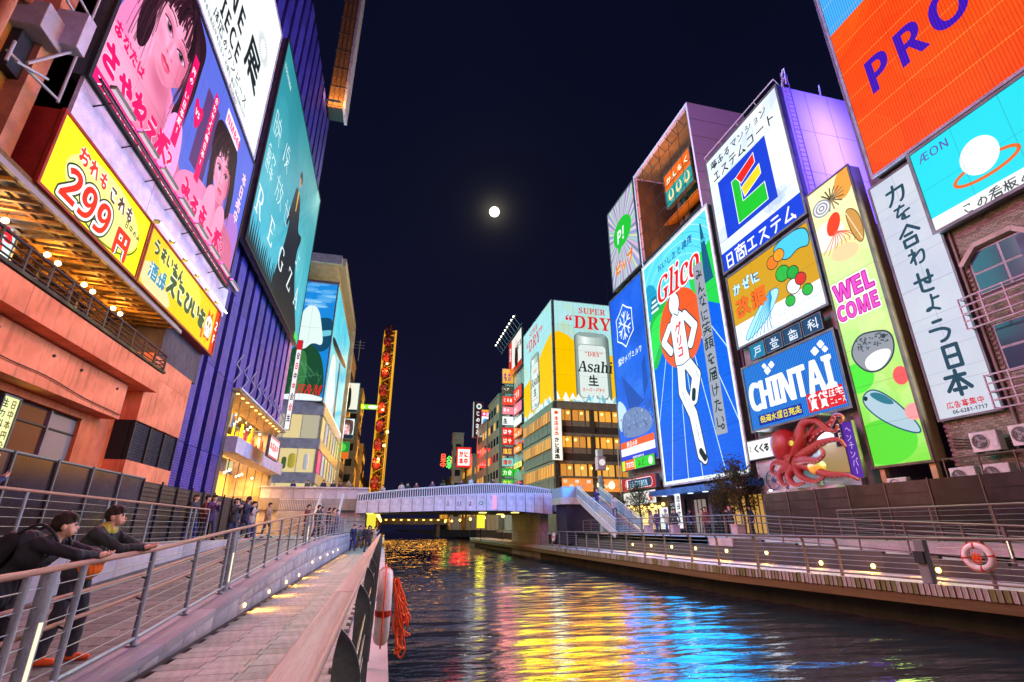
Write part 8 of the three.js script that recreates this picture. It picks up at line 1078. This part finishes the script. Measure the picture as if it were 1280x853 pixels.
crowd([[-5.0, 4.05, -51.4, 0.2, 0], [-5.9, 4.05, -51.6, 0.1, 2], [-3.6, 4.05, -51.3, -0.2, 3, 'phone'], [-7.3, 4.05, -51.5, 0.4, 6], [-8.6, 4.05, -51.8, 0, 8], [-4.4, 4.05, -51.9, 0.5, 5]], 'behind the tiled approach wall', 'people on the bridge approach');
crowd([[20.3, UP, -36.8, -1.2, 1], [20.6, UP, -35.9, -1.6, 4, 'phone', { hat: [0.3, 0.2, 0.4] }], [20.2, UP, -34.0, -0.9, 0], [20.6, UP, -31.2, -1.8, 3, 'phone'], [20.3, UP, -30.4, -1.3, 5], [20.4, UP, -28.0, -1.5, 0, 'phone'], [20.9, UP, -26.8, -2.0, 2], [20.8, UP, -38.6, -1.5, 7], [20.2, UP, -41, -1.1, 6], [20.6, UP, -32.8, 0.8, 8], [18.2, 3.2, -43.3, 0.1, 8, 'phone'], [18.6, 2.4, -40.6, 0.2, 4]], 'in front of the right bank shops', 'people in front of the right bank shops');
crowd([[15.6, 0, -62, 0.3, 0], [16.2, 0, -58, 2.9, 2], [15.9, 0, -54, 0.2, 5], [16.4, 0, -66, 2.8, 3]], 'on the right deck under the bridge', 'people under the bridge');

// trees on the right promenade: tapered trunk, limbs, thin crown of small leaves
function tree(label, pos, h, spread, n, cols, group) {
  const g = thing('tree', label, 'tree', pos, 0, group), bark = worn(C(0.09, 0.065, 0.05), 0.9, { bumpScale: 0.008 }), limbs = [], tips = [];
  mesh('trunk', pathGeo([[0, 0, 0], [0.04, h * 0.2, 0.03], [-0.03, h * 0.42, 0], [0.02, h * 0.75, 0.04]], 0.07, 16, 8), bark, g);
  for (let i = 0; i < 16; i++) { const a = i * 2.4, y = h * (0.28 + 0.5 * (i / 16)), r = spread * (0.55 + 0.45 * rnd()) * (1 - 0.35 * (i / 16)), e = [Math.cos(a) * r, y + h * (0.1 + 0.16 * rnd()), Math.sin(a) * r]; limbs.push(pathGeo([[0, y, 0], [e[0] * 0.5, y + (e[1] - y) * 0.35, e[2] * 0.5], e], 0.022, 6, 5)); for (let k = 0; k < 5; k++) { const t = 0.4 + 0.15 * k; tips.push([e[0] * t, y + (e[1] - y) * t * t, e[2] * t]); } }
  mesh('limb', merged(limbs), bark, g); tips.push([0, h * 0.85, 0], [0.1, h * 0.95, 0.1]);
  const pos2 = [], nor = [], col = []; for (let i = 0; i < n; i++) { const c = pick(tips), s = rr(0.05, 0.1), q = [c[0] + rr(-1, 1) * 0.32 * (0.4 + rnd()), c[1] + rr(-1, 1) * 0.3, c[2] + rr(-1, 1) * 0.32 * (0.4 + rnd())], u = V3(rr(-1, 1), rr(-1, 1), rr(-1, 1)).normalize(), v = V3(rr(-1, 1), rr(-1, 1), rr(-1, 1)).cross(u).normalize(), nn = u.clone().cross(v), k = pick(cols), t = rr(1.0, 2.0); const P = [[0, -1], [0.45, 0], [0, 1], [-0.45, 0]].map(([a, b]) => [q[0] + (u.x * b + v.x * a) * s, q[1] + (u.y * b + v.y * a) * s, q[2] + (u.z * b + v.z * a) * s]); for (const j of [0, 1, 2, 0, 2, 3]) { pos2.push(...P[j]); nor.push(nn.x, nn.y, nn.z); col.push(k[0] * t, k[1] * t, k[2] * t); } }
  const gg = new THREE.BufferGeometry(); gg.setAttribute('position', new THREE.Float32BufferAttribute(pos2, 3)); gg.setAttribute('normal', new THREE.Float32BufferAttribute(nor, 3)); gg.setAttribute('color', new THREE.Float32BufferAttribute(col, 3));
  mesh('crown', gg, new THREE.MeshPhysicalMaterial({ vertexColors: true, roughness: 0.9, transmission: 0.3, thickness: 0, side: THREE.DoubleSide }), g);
}
const autumn = [[0.34, 0.16, 0.07], [0.24, 0.2, 0.07], [0.4, 0.22, 0.12], [0.16, 0.2, 0.06]], green = [[0.13, 0.24, 0.06], [0.18, 0.3, 0.08], [0.1, 0.18, 0.05]];
tree('autumn-brown street tree in front of the runner billboard', [20.6, UP, -27.1], 4.7, 1.5, 3000, autumn, 'street trees'); tree('smaller russet street tree beside the autumn-brown one', [20.7, UP, -29.0], 3.9, 1.2, 1500, autumn, 'street trees'); tree('thin green street tree in front of the takeaway signs', [19.9, UP, -38.6], 4.6, 1.3, 1500, green, 'street trees'); tree('slim green street tree beside the long stairs', [20.2, UP, -42.4], 3.4, 1.0, 700, green, 'street trees');
// square pinkish planters or stools on the promenade
for (const [z, lb] of [[-33.2, 'pale pink planter box near the upright white sign'], [-26.4, 'pale pink planter box under the autumn tree'], [-36.9, 'pale pink planter box by the menu board']]) { const g = thing('planter', lb, 'planter', [19.6, UP, z], 0, 'planters on the right promenade'); rbox('box', 0.55, 0.62, 0.55, 0, 0.31, 0, worn(C(0.6, 0.42, 0.42), 0.6), g, 0.03); box('rim', 0.6, 0.06, 0.6, 0, 0.65, 0, worn(C(0.55, 0.38, 0.38), 0.6), g); }
// life rings
function lifeRing(label, pos, turn, rope) {
  const g = thing('life_ring', label, 'life ring', pos, turn); const ring = new THREE.TorusGeometry(0.29, 0.075, 14, 40); mesh('ring', ring, worn(C(0.78, 0.74, 0.70), 0.5, { bumpScale: 0.001 }), g);
  for (let i = 0; i < 4; i++) { const a = Math.PI / 2 * i + 0.1; mesh('red_band', new THREE.TorusGeometry(0.29, 0.079, 12, 6, 0.16).rotateZ(a - 0.08), worn(C(0.55, 0.03, 0.02), 0.5), g); }
  const rp = M({ color: C(0.72, 0.10, 0.02), roughness: 0.7 }); const n = rope ? 14 : 6;
  for (let k = 0; k < n; k++) { const pts = []; const L = rope ? rr(0.3, 0.72) : rr(0.14, 0.24), off = rope ? rr(-0.12, 0.12) : 0, dep = rope ? rr(0.02, 0.16) : 0; for (let i = 0; i < 9; i++) { const t = i / 8; pts.push([off + Math.sin(t * 6.28 + k) * (rope ? rr(0.06, 0.16) : 0.09) + rr(-0.03, 0.03), (rope ? 0.22 : 0.1) - Math.abs(Math.sin(t * Math.PI)) * L + rr(-0.03, 0.03), 0.1 + dep * Math.sin(t * 3.1) + rr(-0.03, 0.05)]); } mesh('rope_loop', pathGeo(pts, 0.009, 40, 5), rp, g); }
  mesh('grab_line', new THREE.TorusGeometry(0.385, 0.008, 5, 40), rp, g);
  return g;
}
lifeRing('white life ring with orange rope hung outside the canal railing', [0.06, 0.80, -5.95], Math.PI / 2, true);
{ const z = onX(1226, 698, edgeR(-11.2) + 0.1)[2]; lifeRing('white and red life ring on the right deck railing', [edgeR(z) + 0.08, 0.80, z], -Math.PI / 2 + 0.25, false); lifeRing('distant white life ring on the right deck railing near the stairs', [14.4, 0.8, -44.3], -Math.PI / 2, false); }
// ---------------------------------------------------------------- the street goes on behind the camera: more lit signs, which light what faces this way
{
  const plain = (a, b, t) => canvasTex(256, 256, (c, w, h) => { fill(c, a, 0, 0, w, h); mottled(c, [b, '#ffffff'], 30, 40); write(c, t, 30, 90, 70, { color: b, weight: 0.14 }); });
  sign('street_billboard_sign', 'cream billboard on the right bank behind the viewpoint', RF, [4, 16, 6, 17], 0, { category: 'billboard', glow: 0.9, light: 1.6, lightColor: 0xffe4c4, tex: plain('#fff0dc', '#e0608a', '日本') });
  sign('street_billboard_sign', 'violet billboard high on the right bank behind the viewpoint', RF, [-3, 12, 18, 28], 0, { category: 'billboard', glow: 0.9, light: 2.0, lightColor: 0xb890ff, tex: plain('#d8c4ff', '#5a30c0', '力を') });
  sign('street_billboard_sign', 'warm white billboard on the left bank behind the viewpoint', LF, [-16, -3, 5.5, 15], 0, { category: 'billboard', glow: 0.9, light: 1.4, lightColor: 0xffe0d0, tex: plain('#fff0e4', '#d84a20', '本店') });
  block('street_building', 'plain building behind the viewpoint on the right bank', RF, -4.0, 18, UP, 30, 10, -0.6, greyWall); block('street_building', 'plain building behind the viewpoint on the left bank', LF, -18, 2, UP, 22, 10, -0.6, greyWall);
}
renderer.render(scene, camera);
